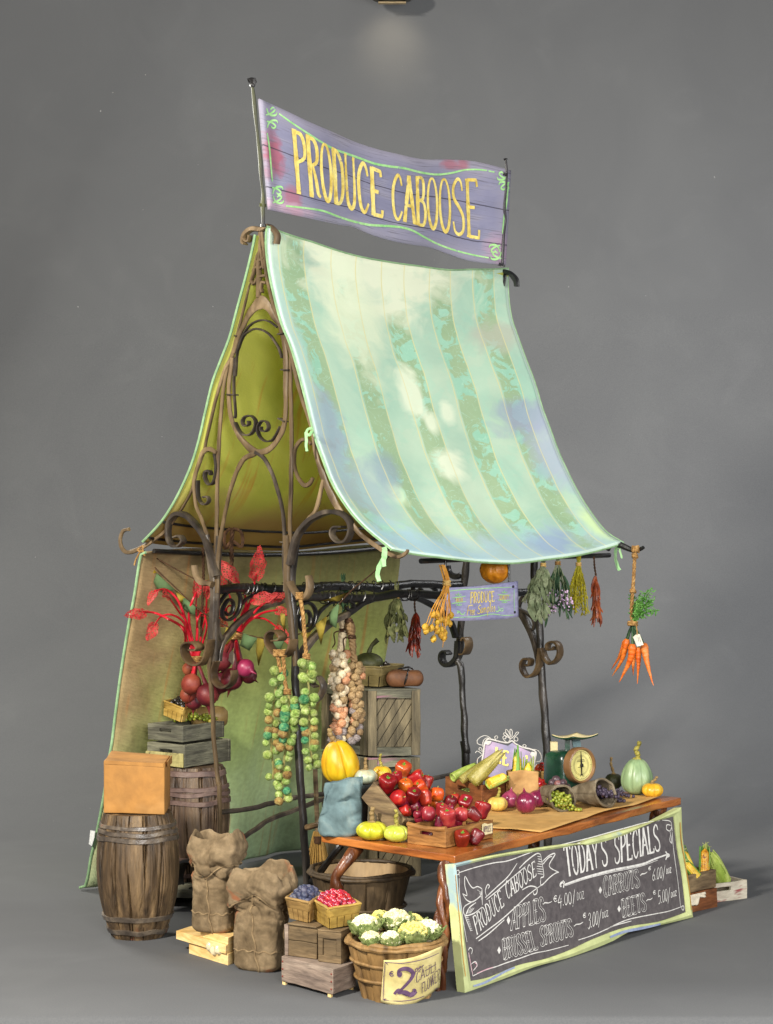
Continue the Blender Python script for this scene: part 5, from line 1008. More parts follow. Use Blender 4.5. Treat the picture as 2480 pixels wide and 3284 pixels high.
outl = edge(A, B, 10, .006, 1)+edge(B, D, 24, .008, 2)+edge(D, E, 10, .004, 3)+edge(E, A, 20, .004, 4)
for p in outl: p.z = TZ
low = [p-UZ*(.029+.006*noise.noise(V3((i*.4, 7, 0)))) for i, p in enumerate(outl)]; n = len(outl); cc = sum(outl, V3())/n
mb = MB(); b = mb.add(outl+low+[cc, cc-UZ*.03], []); mb.f += [(i, (i+1) % n, 2*n) for i in range(n)]+[(n+(i+1) % n, n+i, 2*n+1) for i in range(n)]+[(n+i, n+(i+1) % n, (i+1) % n, i) for i in range(n)]
mb.build('tabletop', WOODT, table, smooth=30, bevel=.004)
LEGW = mat('glossy_twisted_trunk', [(34, 18, 10), (86, 46, 22), (140, 84, 44)], 14, (1, 1, .35), .36, .9, 22, (1, 1, .3), spec=.45, coat=.15, bd=.012)
def twist(P, r, seed):
    mb = MB(); P = resamp(cat(P, 8), 50)
    for k in range(3):
        L = []
        for i, p in enumerate(P): a = i*.22+k*2.09+seed; L.append(p+V3((math.cos(a), math.sin(a), 0))*r*.55*(1+.3*noise.noise(V3((i*.2, seed, k)))))
        mb.tube(L, lambda t: r*(.62+.2*math.sin(t*11+k)), 8, wob=.004, wf=24)
    return mb
g0 = onz(*L2(1592,1068), 0); twist([B-TV*.04+TU*.03-UZ*.03, at(*N8(1580,620), 7.44), at(*N8(1585,800), 7.42), at(*N8(1545,1050), 7.40), at(*L2(1605,900), 7.37), g0], .026, 0).build('leg', LEGW, table, smooth=60)
twist([D-TV*.05-TU*.1-UZ*.03, D-TV*.07-TU*.12-UZ*.25, D-TV*.05-TU*.1-UZ*TZ], .026, 2).build('leg', LEGW, table, smooth=60); twist([E+TV*.08-TU*.1-UZ*.03, E+TV*.08-TU*.1-UZ*TZ], .022, 3).build('leg', LEGW, table, smooth=60)
P = [at(*N8(620,390), 7.80), at(*N8(560,480), 7.78), at(*N8(450,620), 7.76), at(*N8(390,720), 7.76), at(*N8(395,800), 7.76), at(*N8(402,900), 7.77)]; e = P[-1].copy(); e.z = 0; P.append(e)
MB().tube(resamp(cat(P, 8), 44), lambda t: .027*(1.05-.45*min(1, t/.4)+(.5*math.exp(-((t-.42)/.07)**2))-.1*t), 10, wob=.003, wf=20).build('leg', LEGW, table, smooth=60)
q1, q2 = onz(*L4(690,777), TZ), onz(*L4(1508,538), TZ)
PAP = mat('kraft_table_paper', [(176, 134, 74), (190, 148, 86), (198, 158, 98)], 4, rough=.75, bump=.12, bscale=60)
gr = []; back1 = q1-TV*.52-TU*.06; back2 = q2-TV*.52-TU*.02
for i in range(17):
    row = []
    for j in range(31):
        s, t = j/30, i/16; p = lerp(lerp(q1, q2, s), lerp(back1, back2, s), t); ed = min(1, t*7)
        z = TZ+.0042+.005*(1-ed)*abs(math.sin(s*8.5))+.003*(1-min(1, s*9))*math.sin(t*8)**2; p = p+TV*(.012*math.sin(s*9+.5)*(1-t)); row.append(V3((p.x, p.y, z)))
    gr.append(row)
MB().grid(gr, uv=False).build('kraft_paper', PAP, smooth=80, solid=.0012, label='sheet of brown kraft paper spread over the table top', cat='paper')
# chalkboard
BL0, BR0 = onz(1491, 3184.6, 0), onz(*N6(1548,1075), 0); bt_ = (BR0-BL0).normalized(); bo = V3((bt_.y, -bt_.x, 0)); bw = (UZ*.45-bo*.07).normalized(); bn = bt_.cross(bw); bn = bn if bn.y < 0 else -bn
def bpl(x, y, off=0.0): return hit(x, y, BL0, bn)+bn*off
def bpn(x, y): return bpl(x, y, .0), bn
def bps(x, y): return bpl(x, y, -.006+.0012), bn
board = thing('chalkboard', 'wide black chalkboard in a wavy pale green frame leaning against the table front', 'chalkboard', (BL0+BR0)/2)
def edgepx(pts): return resamp(cat([V3((*p, 0)) for p in pts], 8), 24)
outer = [edgepx([N5(95,213), N5(160,900), N5(205,1400), N5(258,1940)]), edgepx([N5(258,1940), N5(760,1760), N5(1200,1590), L5(700,735), L5(900,660), N6(900,1215), N6(1200,1160), N6(1549,1075)]), edgepx([N6(1549,1075), N6(1500,700), N6(1440,250), (2186,2589)]), edgepx([(2186,2589), N6(900,160), N6(450,300), N5(1660,-60), N5(700,85), N5(95,213)])]
inner = [edgepx([N5(142,256), N5(185,640), N5(235,960), N5(262,1250), N5(336,1782)]), edgepx([N5(336,1782), N5(560,1740), N5(760,1660), N5(1000,1562), N5(1330,1490), N5(1660,1372), N6(450,1325), N6(700,1225), N6(900,1168), N6(1200,1120), N6(1482,1020)]), edgepx([N6(1482,1020), N6(1440,640), N6(1385,330), N6(1348,-8)]), edgepx([N6(1348,-8), N6(900,120), N6(450,240), N5(1660,-20), N5(700,125), N5(142,256)])]
OU = [p for e in outer for p in e[:-1]]; IN = [p for e in inner for p in e[:-1]]; n = len(OU)
ov = [bpl(p.x, p.y) for p in OU]; iv = [bpl(p.x, p.y) for p in IN]
mid = [lerp(a, b, .45)+bn*(.006+.002*noise.noise(V3((i*.25, 1, 0)))) for i, (a, b) in enumerate(zip(ov, iv))]
mb = MB(); vs = [p-bn*.034 for p in ov]+[p for p in ov]+mid+[p-bn*.001 for p in iv]+[p-bn*.012 for p in iv]+[p-bn*.034 for p in iv]; mb.add(vs, [])
for k in range(5): mb.f += [(k*n+i, k*n+(i+1) % n, (k+1)*n+(i+1) % n, (k+1)*n+i) for i in range(n)]
mb.f += [(5*n+i, 5*n+(i+1) % n, (i+1) % n, i) for i in range(n)]
FRAMEM = mat('pale_green_frame_paint', [(170, 180, 122), (188, 194, 136), (198, 202, 134)], 3.2, rough=.6, bump=.3, bscale=30, fleck=((148, 170, 170), 3.2, .62))
mb.build('frame', FRAMEM, board, smooth=30)
q = NT('smudged_slate'); ob = q.tc.outputs['Object']; n1 = q.noise(ob, 7, 5, .8); n2 = q.noise(ob, 40, 5, .5)
c = q.mix(.5, q.ramp(n1, [(.3, lin((78, 72, 73))), (.7, lin((98, 92, 91)))]), q.ramp(n2, [(.35, lin((74, 69, 70))), (.7, lin((108, 101, 100)))])); q.bump(n2, .15, .003); SLATE = q.fin(c, .75, .25)
ic = sum(iv, V3())/n; mb = MB(); mb.add([p-bn*.006 for p in iv]+[ic-bn*.006], []); mb.f += [(i, (i+1) % n, n) for i in range(n)]; mb.build('slate', SLATE, board, smooth=0)
OLP = mat('orange_line_paint', [(176, 116, 40), (206, 160, 70)], 12, rough=.6)
def frl(crop, lists, w, off): painted(MB(), crop, lists, bpn, w, off).build('frame_line', OLP, board, smooth=0)
frl(N5, [[(105,360),(135,700),(165,1000),(200,1400),(240,1720)]], 5, .0085); frl(N6, [[(1392,60),(1405,260),(1445,500),(1490,780),(1512,1000)]], 5, .0085)
BLS = mat('blue_streak_paint', [(120, 134, 176), (160, 170, 190)], 14, rough=.6)
painted(MB(), N5, [[(345,1850),(480,1810),(620,1740),(770,1655),(900,1600)]], bpn, 7, .0085).build('frame_streak', BLS, board, smooth=0); painted(MB(), N6, [[(640,1290),(800,1230),(1000,1190),(1180,1150)]], bpn, 8, .0085).build('frame_streak', BLS, board, smooth=0)
CHALK = mat('chalk', [(190, 186, 180), (222, 218, 210), (234, 230, 222)], 40, rough=.9, bump=.2, fleck=((110, 104, 104), 60, .66)); CHALKP = mat('pink_chalk', [(200, 150, 160), (220, 176, 184)], 40, rough=.9)
ck = MB()
def T(s, crop, a, b, c_, d, w, mode='fill', serif=True): lettering(ck, s, (crop(*a), crop(*b), crop(*c_), crop(*d)), bps, w, mode, serif=serif)
T("TODAY'S", N6, (205,640), (645,515), (168,325), (625,212), 8.0); T('SPECIALS', N6, (715,505), (1210,355), (708,195), (1178,84), 7.6)
T('PRODUCE', N5, (425,1165), (795,765), (368,925), (740,560), 4.2); T('CABOOSE', N5, (835,690), (1225,365), (795,470), (1205,170), 4.2)
T('APPLES', N5, (885,1105), (1352,965), (905,800), (1310,660), 6.0, 'outline'); T('BRUSSEL', N5, (785,1495), (1240,1350), (765,1225), (1180,1105), 6.0, 'outline'); T('SPROUTS', N6, (-74,1385), (272,1270), (-86,1182), (245,1095), 6.0, 'outline')
T('CARROTS', N6, (600,858), (985,745), (590,650), (965,565), 5.5, 'outline'); T('BEETS', N6, (800,1078), (1055,1000), (785,890), (1035,820), 5.5, 'outline')
for s, a, b, c_, d, w in (('~', (985,640), (1070,610), (985,600), (1070,570), 3.2), ('€', (1075,590), (1110,575), (1075,540), (1110,525), 2.6), ('6.00/', (1115,685), (1258,640), (1125,560), (1258,525), 2.8), ('DOZ', (1268,612), (1322,595), (1268,560), (1322,540), 2.4),
                      ('~', (1052,915), (1125,890), (1052,870), (1125,850), 3.2), ('€', (1125,850), (1165,840), (1125,795), (1160,785), 2.6), ('5.00/', (1182,935), (1310,885), (1180,795), (1310,765), 2.8), ('DOZ', (1318,865), (1380,842), (1318,812), (1380,788), 2.4),
                      ('~', (-60,950), (50,930), (-60,900), (50,885), 3.4), ('€', (60,940), (105,930), (60,850), (105,838), 3.2), ('4.00/', (105,960), (300,920), (110,840), (290,790), 3.0), ('DOZ', (310,895), (390,872), (308,815), (385,795), 1.8),
                      ('~', (275,1185), (385,1150), (275,1140), (385,1105), 3.4), ('€', (375,1108), (415,1090), (375,1040), (412,1022), 2.8), ('3.00/', (425,1205), (570,1130), (430,1035), (575,1000), 3.0), ('DOZ', (582,1088), (648,1062), (580,1025), (645,1000), 2.2)):
    T(s, N6, a, b, c_, d, w, serif=False)
def dia(crop, x, y, w, h): P = [bpl(*crop(*p), -.0048) for p in ((x, y-h), (x+w, y), (x, y+h), (x-w, y))]; ck.add(P, [(0, 1, 2, 3)])
dia(N5, 855, 968, 24, 58); dia(N5, 730, 1370, 24, 52); dia(N6, 565, 785, 18, 40); dia(N6, 767, 985, 18, 38)
def ch(crop, lists, w): painted(ck, crop, lists, bps, w, 0)
ch(N6, [[(170,730),(400,650),(700,570),(1000,510),(1150,450),(1275,405)],[(150,745),(135,735),(150,705),(185,700)],[(1265,370),(1280,410),(1265,460)],[(165,680),(175,720),(170,760)],[(1275,395),(1305,410),(1280,430)]], 6.5); ch(N6, [[(190,738),(420,660),(700,590),(1000,528),(1180,462)]], 2)
ch(N5, [[(190,330),(400,262),(650,200),(850,170),(1080,85),(1250,30),(1450,0)],[(160,305),(190,298),(192,345),(162,355),(160,305)],[(195,350),(200,600),(225,800),(262,1050),(300,1260)],[(320,1400),(345,1540),(378,1715)],[(378,1715),(530,1640),(700,1585),(820,1540),(1000,1480),(1200,1410),(1400,1370),(1660,1300)],[(350,1560),(410,1520),(435,1570),(410,1610),(385,1640)],[(318,1370),(340,1335),(372,1360),(360,1420)]], 3)
ch(N6, [[(330,1320),(480,1270),(640,1200),(760,1140),(900,1090),(1150,1040),(1300,1010),(1440,960)],[(640,1205),(700,1170),(900,1115)],[(1440,955),(1460,958),(1458,995),(1440,990),(1440,955)],[(1425,960),(1400,720),(1370,500),(1345,300),(1330,100),(1310,45),(1230,35)],[(1320,90),(1280,85),(1275,130),(1310,150),(1330,110)],[(1310,150),(1325,220),(1330,280),(1310,250),(1318,190)],[(0,335),(200,285),(450,225),(700,155),(900,100),(1050,60),(1200,40)]], 3)
# ribbon drawn round the board's title
ch(N5, [[(420,1215),(560,1110),(760,960),(960,780),(1130,620),(1290,500)],[(455,1245),(600,1140),(800,960)],[(545,665),(700,520),(850,380),(970,205)],[(560,690),(720,560),(900,400),(1080,250)],[(1000,270),(1100,170),(1230,75),(1285,85)],[(1285,85),(1305,200),(1328,370),(1290,400),(1285,480),(1310,490),(1400,400),(1480,340),(1530,325)],[(1310,180),(1400,100),(1480,80),(1400,240),(1530,325)],[(1318,215),(1390,130),(1440,110)],[(240,610),(300,632),(270,500),(275,380),(330,480),(380,535),(440,515),(500,545)],[(500,545),(505,760)],[(240,610),(290,690),(370,720),(480,640),(498,570)],[(370,720),(270,780),(252,850),(285,905),(400,870),(500,790)],[(265,890),(310,1010),(350,1110)],[(280,905),(330,800),(420,730)],[(1040,560),(1140,510),(1230,530),(1235,600),(1200,625),(1185,590)],[(560,640),(545,570),(575,490),(600,510),(580,545)]], 3.6)
ch(N5, [[(1240+8*math.sin(i), 110+33*i),(1300+3*i, 120+33*i)] for i in range(8)]+[[(278+10*i, 930+28*i),(325+8*i, 935+28*i)] for i in range(7)]+[[(440+8*i, 560+4*i),(495, 600+30*i)] for i in range(4)]+[[(300+14*i, 880-2*i),(330+22*i, 800)] for i in range(4)], 2)
ck.build('chalk_lettering', CHALK, board, smooth=0)
pk_ = MB(); painted(pk_, N5, [[(322,1400),(345,1530),(375,1690)],[(430,1680),(560,1625),(650,1595)],[(395,1530),(430,1560),(415,1605)]], bps, 2.6, .0006); pk_.build('chalk_lettering', CHALKP, board, smooth=0)
# ------------------------------------------------------------------ produce helpers
def pumpkin(name, label, c, rx, h, m, stemm, ribs=8, depth=.16, squash=.0, pear=0.0, tilt=None, stem=None, seed=0, dimple=.16, cat_='pumpkin', group=None, wide=1.0):
    c = V3(c); t = thing(name, label, cat_, c, group); M_ = 22
    def fn(th, i, r, z):
        k = abs(math.cos(ribs*th/2+seed))**.55; rr = r*(1-depth+depth*(1-(1-k)**2) )
        zz = z; d = max(0, 1-r/.62) if z > 0 else max(0, 1-r/.5); zz -= (dimple if z > 0 else -dimple*.6)*d**1.4
        rr *= (1-pear*z); return (rr*(1+.03*noise.noise(V3((math.cos(th)*2, math.sin(th)*2, z*2+seed)))), zz)
    ax = None; up = UZ
    if tilt: ez = V3(tilt).normalized(); ex, ey = frame(ez); ax = (ex*rx*wide, ey*rx, ez*h/2); up = ez
    else: ax = (V3((rx*wide, 0, 0)), V3((0, rx, 0)), V3((0, 0, h/2)))
    prof = [(math.sin(math.pi*(i+.02)/(M_+.04))**.86, -math.cos(math.pi*(i+.02)/(M_+.04))) for i in range(M_+1)]
    cen = c+up*h/2 if tilt is None else c+UZ*h/2
    MB().lathe(cen, prof, 72, fn, ax).build('flesh', m, t, smooth=80)
    top = cen+up*h/2*(1-dimple)
    if stem:
        P = [top-up*.006]+[top+V3(s) for s in stem]; mb = MB(); L = resamp(cat(P, 6), 26); r0 = rx*.13
        for k in range(2): mb.tube([p+V3((math.cos(i*.9+k*3.1), math.sin(i*.9+k*3.1), 0))*r0*.45 for i, p in enumerate(L)], lambda q_: r0*(1.0-.4*q_+.25*math.sin(q_*22)), 7, wob=.0012, wf=70)
        for k in range(5): a = k*1.257+seed; mb.tube([top, top+V3((math.cos(a), math.sin(a), 0))*rx*.2+up*.004, top+V3((math.cos(a), math.sin(a), 0))*rx*.34-up*.004], [r0*.8, r0*.5, r0*.25], 6)
        mb.build('stem', stemm, t, smooth=60)
    return t
STEM = mat('olive_vine_stem', [(92, 84, 30), (140, 130, 54), (166, 156, 84)], 30, rough=.7, bump=.5, bscale=120); STEMB = mat('brown_vine_stem', [(88, 70, 40), (130, 106, 66), (150, 128, 84)], 30, rough=.7, bump=.5, bscale=120)
PYEL = mat('lime_yellow_pumpkin_skin', [(150, 150, 22), (190, 186, 44), (208, 206, 84)], 9, rough=.35, bump=.15, bscale=40, spec=.5, fleck=((196, 150, 40), 9, .66)); PLIM = mat('pale_lime_pumpkin_skin', [(150, 164, 40), (186, 196, 74), (210, 214, 130)], 10, rough=.35, bump=.15, bscale=40, spec=.5, fleck=((206, 160, 60), 12, .68)); POR = mat('orange_yellow_squash_skin', [(186, 112, 14), (200, 160, 22), (198, 182, 44)], 9, (1, 1, .4), .42, .2, 30, spec=.4, fleck=((190, 92, 20), 6, .66))
PBLUE = mat('orange_and_blue_grey_pumpkin_skin', [(186, 124, 34), (168, 176, 150), (140, 160, 152)], 9, (1, 1, .4), .4, .15, 40, spec=.45); PGOLD = mat('golden_pumpkin_skin', [(196, 136, 22), (214, 166, 40), (214, 184, 80)], 10, rough=.35, bump=.15, bscale=40, spec=.5); PGRN = mat('sage_green_squash_skin', [(92, 122, 84), (138, 160, 116), (160, 172, 128)], 6, (1.2, 1.2, .3), .38, .15, 40, spec=.45, fleck=((176, 122, 84), 6, .62)); PCREAM = mat('pale_gold_pumpkin_skin', [(196, 150, 62), (214, 180, 92), (222, 200, 132)], 10, rough=.4, bump=.15, bscale=40)
c = onz(*L3(510,868), TZ+.0005); pumpkin('pumpkin', 'larger squat lime yellow pumpkin at the left end of the table front', c, .060, .070, PYEL, STEMB, 6, .2, stem=[(.0,0,.014),(-.002,0,.034),(.003,0,.055)], seed=.6)
c = onz(*L3(698,882), TZ+.0005); pumpkin('pumpkin', 'smaller pale lime pumpkin with curly stem against the pepper crate', c, .050, .062, PLIM, STEM, 5, .22, stem=[(0,0,.014),(-.004,0,.032),(.002,0,.046),(-.004,0,.06)], seed=.2)
# support crate at the back with squashes
kb = A+TU*.135-TV*.075; sc1 = thing('crate', 'dark blue grey crate at the back of the table end under the big yellow squash', 'crate', kb+TU*.15+TV*.07)
BGW = mat('blue_grey_crate_wood', [(28, 30, 30), (54, 60, 60), (84, 94, 92)], 10, (.4, .4, 2), .7, .6, 40, (.3, .3, 3)); crate(sc1, kb+TV*.14+UZ*.001, TU*.27, TV*-.14, .165, BGW, .013, dip=0); MB().beam(kb+UZ*.1662, kb+TU*.27+UZ*.1662, TV*.14, UZ*.008, 6, .001).build('lid', BGW, sc1)
zt = TZ+.175
def onTop(px, d): p = at(*px, d); return V3((p.x, p.y, zt))
pumpkin('squash', 'big upright orange yellow squash standing behind the blue grey cloth sack', onTop(L3(262,400), 8.03), .073, .168, POR, STEMB, 5, .22, pear=.2, tilt=(-.2, 0, 1), stem=[(-.012,0,.012),(-.022,0,.028),(-.022,0,.046)], seed=.9, dimple=.06, cat_='squash')
pumpkin('pumpkin', 'squat pumpkin striped orange and blue grey beside the big yellow squash', onTop(L3(462,400), 8.0), .046, .058, PBLUE, STEMB, 8, .15, stem=[(.0,0,.014),(-.002,0,.03),(0,0,.046)], seed=.3)
pumpkin('pumpkin', 'small golden pumpkin with olive stem partly behind the blue grey striped pumpkin', onTop(L3(585,392), 8.1), .038, .058, PGOLD, STEM, 7, .15, stem=[(-.004,0,.014),(-.008,0,.03),(-.004,0,.05)], seed=.1)
# blue grey cloth sack
CLOTH = mat('blue_grey_cloth', [(72, 88, 90), (112, 134, 136), (150, 160, 152)], 7, rough=.9, bump=.6, bscale=80, weave=160, spec=.15, fleck=((150, 140, 110), 6, .64)); cs0 = V3((-.176, 7.87, TZ+.001))
mb = MB(); rows = []; n = 64
for i in range(41):
    f = i/40; row = []
    for j in range(n):
        th = 2*math.pi*j/n; cx, cy = math.cos(th), math.sin(th); k = (abs(cx)**3+abs(cy)**3)**(-1/3); w_ = .084-.016*f+.003*math.sin(f*7); dd = .05*(1-f)**.6*(1+.1*math.sin(f*9))+.010
        z = .205*f*(1+(.05*cx if f > .6 else .03*cx)); s = 1-.16*max(0, 1-f/.08)**2
        dent = .012*math.exp(-(((f-.62)/.06)**2))*math.exp(-((cx-.2)/.5)**2)*(1 if cy < 0 else 0)+.010*math.exp(-(((f-.3-cx*.1)/.05)**2))*math.exp(-((cx-.5)/.35)**2)*(1 if cy < 0 else 0)
        p = cs0+TU*0+V3((1, .08, 0))*cx*w_*k*s+V3((-.08, 1, 0))*(cy*dd*k*s+dent)+V3((.012*f, .02*f, z)); row.append(p+noise.noise_vector(p*15)*.011*min(1, f*4+.2)+noise.noise_vector(p*42)*.003+V3((0, .012*(1-min(1, abs(noise.noise(p*13+V3((4, 2, 9))))/.12)), 0))*min(1, f*3))
    rows.append(row)
for r in rows: r.append(r[0])
mb.grid(rows, uv=False); mb.add([cs0], []); L_ = len(mb.v)-1; mb.f += [(j+1, j, L_) for j in range(n)]
mb.build('cloth_sack', CLOTH, smooth=80, loc=cs0, label='crumpled blue grey cloth sack standing at the left end of the table', cat='sack')
# crates of peppers
K, e1, e2 = tri(TZ+.0008, M1(1035,1190), M1(580,1128), M1(1602,1066)); pcr = thing('crate', 'orange brown crate with hand hole in front of the pepper pile on the table', 'crate', K+(e1+e2)/2); crate(pcr, K, e1, e2, .068, CRATEWOOD, .012, dip=.12); PK, PE1, PE2 = K, e1, e2
MB().tube([K+e1*(i/12)+UZ*(.07-.068*.12*(1-(2*i/12-1)**2))+e2.normalized()*.004 for i in range(13)], .009, 8, wob=.002).build('rim', CRATEWOOD, pcr)
LABP = mat('cream_label_paper', [(206, 190, 140), (226, 214, 172)], 20, rough=.8); n2 = V3((e2.y, -e2.x, 0)).normalized()
def cpl(x, y, off=0): return hit(x, y, K+n2*.0035, n2)+n2*off, n2
P = [cpl(*M1(*p))[0] for p in [(1470,905),(1500,890),(1540,903),(1590,890),(1600,940),(1592,1010),(1545,1020),(1500,1032),(1472,1015)]]; mb = MB(); mb.prism(P, n2*.0008); lb_ = mb.build('label', LABP, pcr, smooth=0)
tx = MB(); lettering(tx, 'APPLES 3', (M1(1482,1000), M1(1592,985), M1(1482,930), M1(1592,915)), lambda x, y: cpl(x, y, .0012), 1.6, serif=False); tx.build('lettering', PURP, lb_, smooth=0)
U0 = at(*M1(180,400), 7.80); L0 = U0+TV*.144; L0.z = at(*M1(550,850), 7.715).z; da = (L0-U0); dn = TU.cross(da).normalized(); dn = dn if dn.z > 0 else -dn
tcr = thing('crate', 'weathered crate tilted up behind the front crate with peppers tumbling out', 'crate', U0-UZ*.12+da*.5)
MB().beam(U0-dn*.085, L0-dn*.085, dn*.085, TU*.013, 8, .0025).build('side_board', OLDWOOD, tcr, bevel=.002); MB().beam(U0-dn*.085+TU*.287, L0-dn*.085+TU*.287, dn*.085, TU*.013, 8, .002).build('side_board', OLDWOOD, tcr, bevel=.002)
MB().beam(U0-dn*.085+TU*.014, U0-dn*.085+TU*.286, da, dn*.010, 8, .002).build('base_board', OLDWOOD, tcr); MB().beam(U0-dn*.074+TU*.014, U0-dn*.074+TU*.286, dn*.074, da*.07, 8, .002).build('end_board', OLDWOOD, tcr); MB().beam(L0-dn*.074-da*.07+TU*.014, L0-dn*.074-da*.07+TU*.286, dn*.06, da*.07, 8, .002).build('end_board', OLDWOOD, tcr)
pp = at(*M1(165,900), 7.83); pp.z = TZ; MB().beam(pp-TU*.0-V3((.022, 0, 0)), at(*M1(120,575), 7.86), V3((.034, .004, 0)), V3((.002, .018, .004)), 8, .002).build('plank', GREYWOOD, tcr, bevel=.002)
pp = at(*M1(300,950), 7.715); MB().beam(V3((pp.x-.03, pp.y+.03, TZ)), at(*M1(225,640), 7.83), V3((.06, .0, -.02)), V3((.0, .014, .0)), 8, .002).build('plank', OLDWOOD, tcr, bevel=.002)
# peppers and apples
def skin(nm, a, b, c_, fl=None): return mat(nm, [a, b, c_], 16, rough=.36, bump=.14, bscale=60, spec=.45, coat=.1, rnd=.35, fleck=fl)
SR = skin('red_pepper_skin', (84, 10, 10), (124, 18, 16), (156, 40, 26)); SD = skin('dark_red_pepper_skin', (60, 6, 12), (96, 12, 18), (124, 28, 26)); SO = skin('orange_skin', (166, 48, 16), (190, 80, 20), (200, 120, 38), ((190, 50, 24), 16, .6)); SOR = skin('orange_red_skin', (128, 20, 16), (164, 44, 24), (190, 92, 40), ((150, 26, 30), 14, .62)); SM = skin('magenta_red_apple_skin', (82, 10, 28), (122, 22, 38), (150, 48, 56), ((120, 24, 70), 14, .6)); SP = skin('pinkish_red_apple_skin', (106, 18, 34), (146, 36, 40), (176, 78, 66), ((122, 34, 84), 12, .64))
PLEAF = mat('fresh_green_leaf', [(60, 110, 30), (96, 150, 48), (130, 176, 80)], 20, rough=.5, bump=.3)
def fruit(kind, label, c, r, m, axis, seed, leaf=True, group='fruit and peppers in the pile'):
    c = V3(c); t = thing(kind, label, 'pepper' if 'pepper' in kind else 'apple', c, group); ez = V3(axis).normalized(); ex, ey = frame(ez); M_ = 14
    if kind == 'bell_pepper':
        prof = [(.05, -.98), (.35, -1.05), (.6, -.98), (.74, -.8), (.82, -.5), (.9, -.1), (.99, .3), (1.0, .6), (.9, .85), (.6, .98), (.3, .9), (.06, .78)]
        fn = lambda th, i, rr, z: (rr*(1+.09*math.cos(4*th+seed)*(.4+.6*abs(z))+.05*noise.noise(V3((math.cos(th)*1.5+seed, math.sin(th)*1.5, z*1.5)))), z*1.06+.05*math.cos(4*th+seed)*(1 if z < -.7 else 0))
    else:
        prof = [(.04, -.82), (.25, -.92), (.5, -.88), (.78, -.66), (.95, -.3), (1.0, .1), (.94, .5), (.74, .82), (.45, .94), (.2, .86), (.04, .70)]
        fn = lambda th, i, rr, z: (rr*(1+.035*math.cos(5*th+seed)+.05*noise.noise(V3((math.cos(th)*1.3+seed, math.sin(th)*1.3, z*1.2)))), z)
    PR = cat([V3((a, b, 0)) for a, b in prof], 3); MB().lathe(c, [(max(.01, p.x), p.y) for p in PR], 28, fn, (ex*r, ey*r, ez*r)).build('flesh', m, t, smooth=70)
    tp = c+ez*r*.76; sd = (ex*math.cos(seed*3)+ey*math.sin(seed*3)); mb = MB().tube([tp-ez*.004, tp+ez*r*.25, tp+ez*r*.42+sd*r*.12], [r*.1, r*.075, r*.06], 6)
    if kind == 'bell_pepper':
        for k in range(5): a = k*1.257; o = ex*math.cos(a)+ey*math.sin(a); mb.tube([tp+ez*r*.08, tp+o*r*.2+ez*r*.14, tp+o*r*.36+ez*r*.06], [r*.08, r*.06, r*.02], 5)
    mb.build('stem', PLEAF if kind == 'bell_pepper' else STEM, t)
    if leaf: MB().grid(leafgrid(tp+ez*r*.12, sd*.9+ez*.1, ez, r*.8, r*.36, -.3, seed, 7, 5, .08), uv=False).build('leaf', PLEAF, t, smooth=80, solid=.0012)
    return t
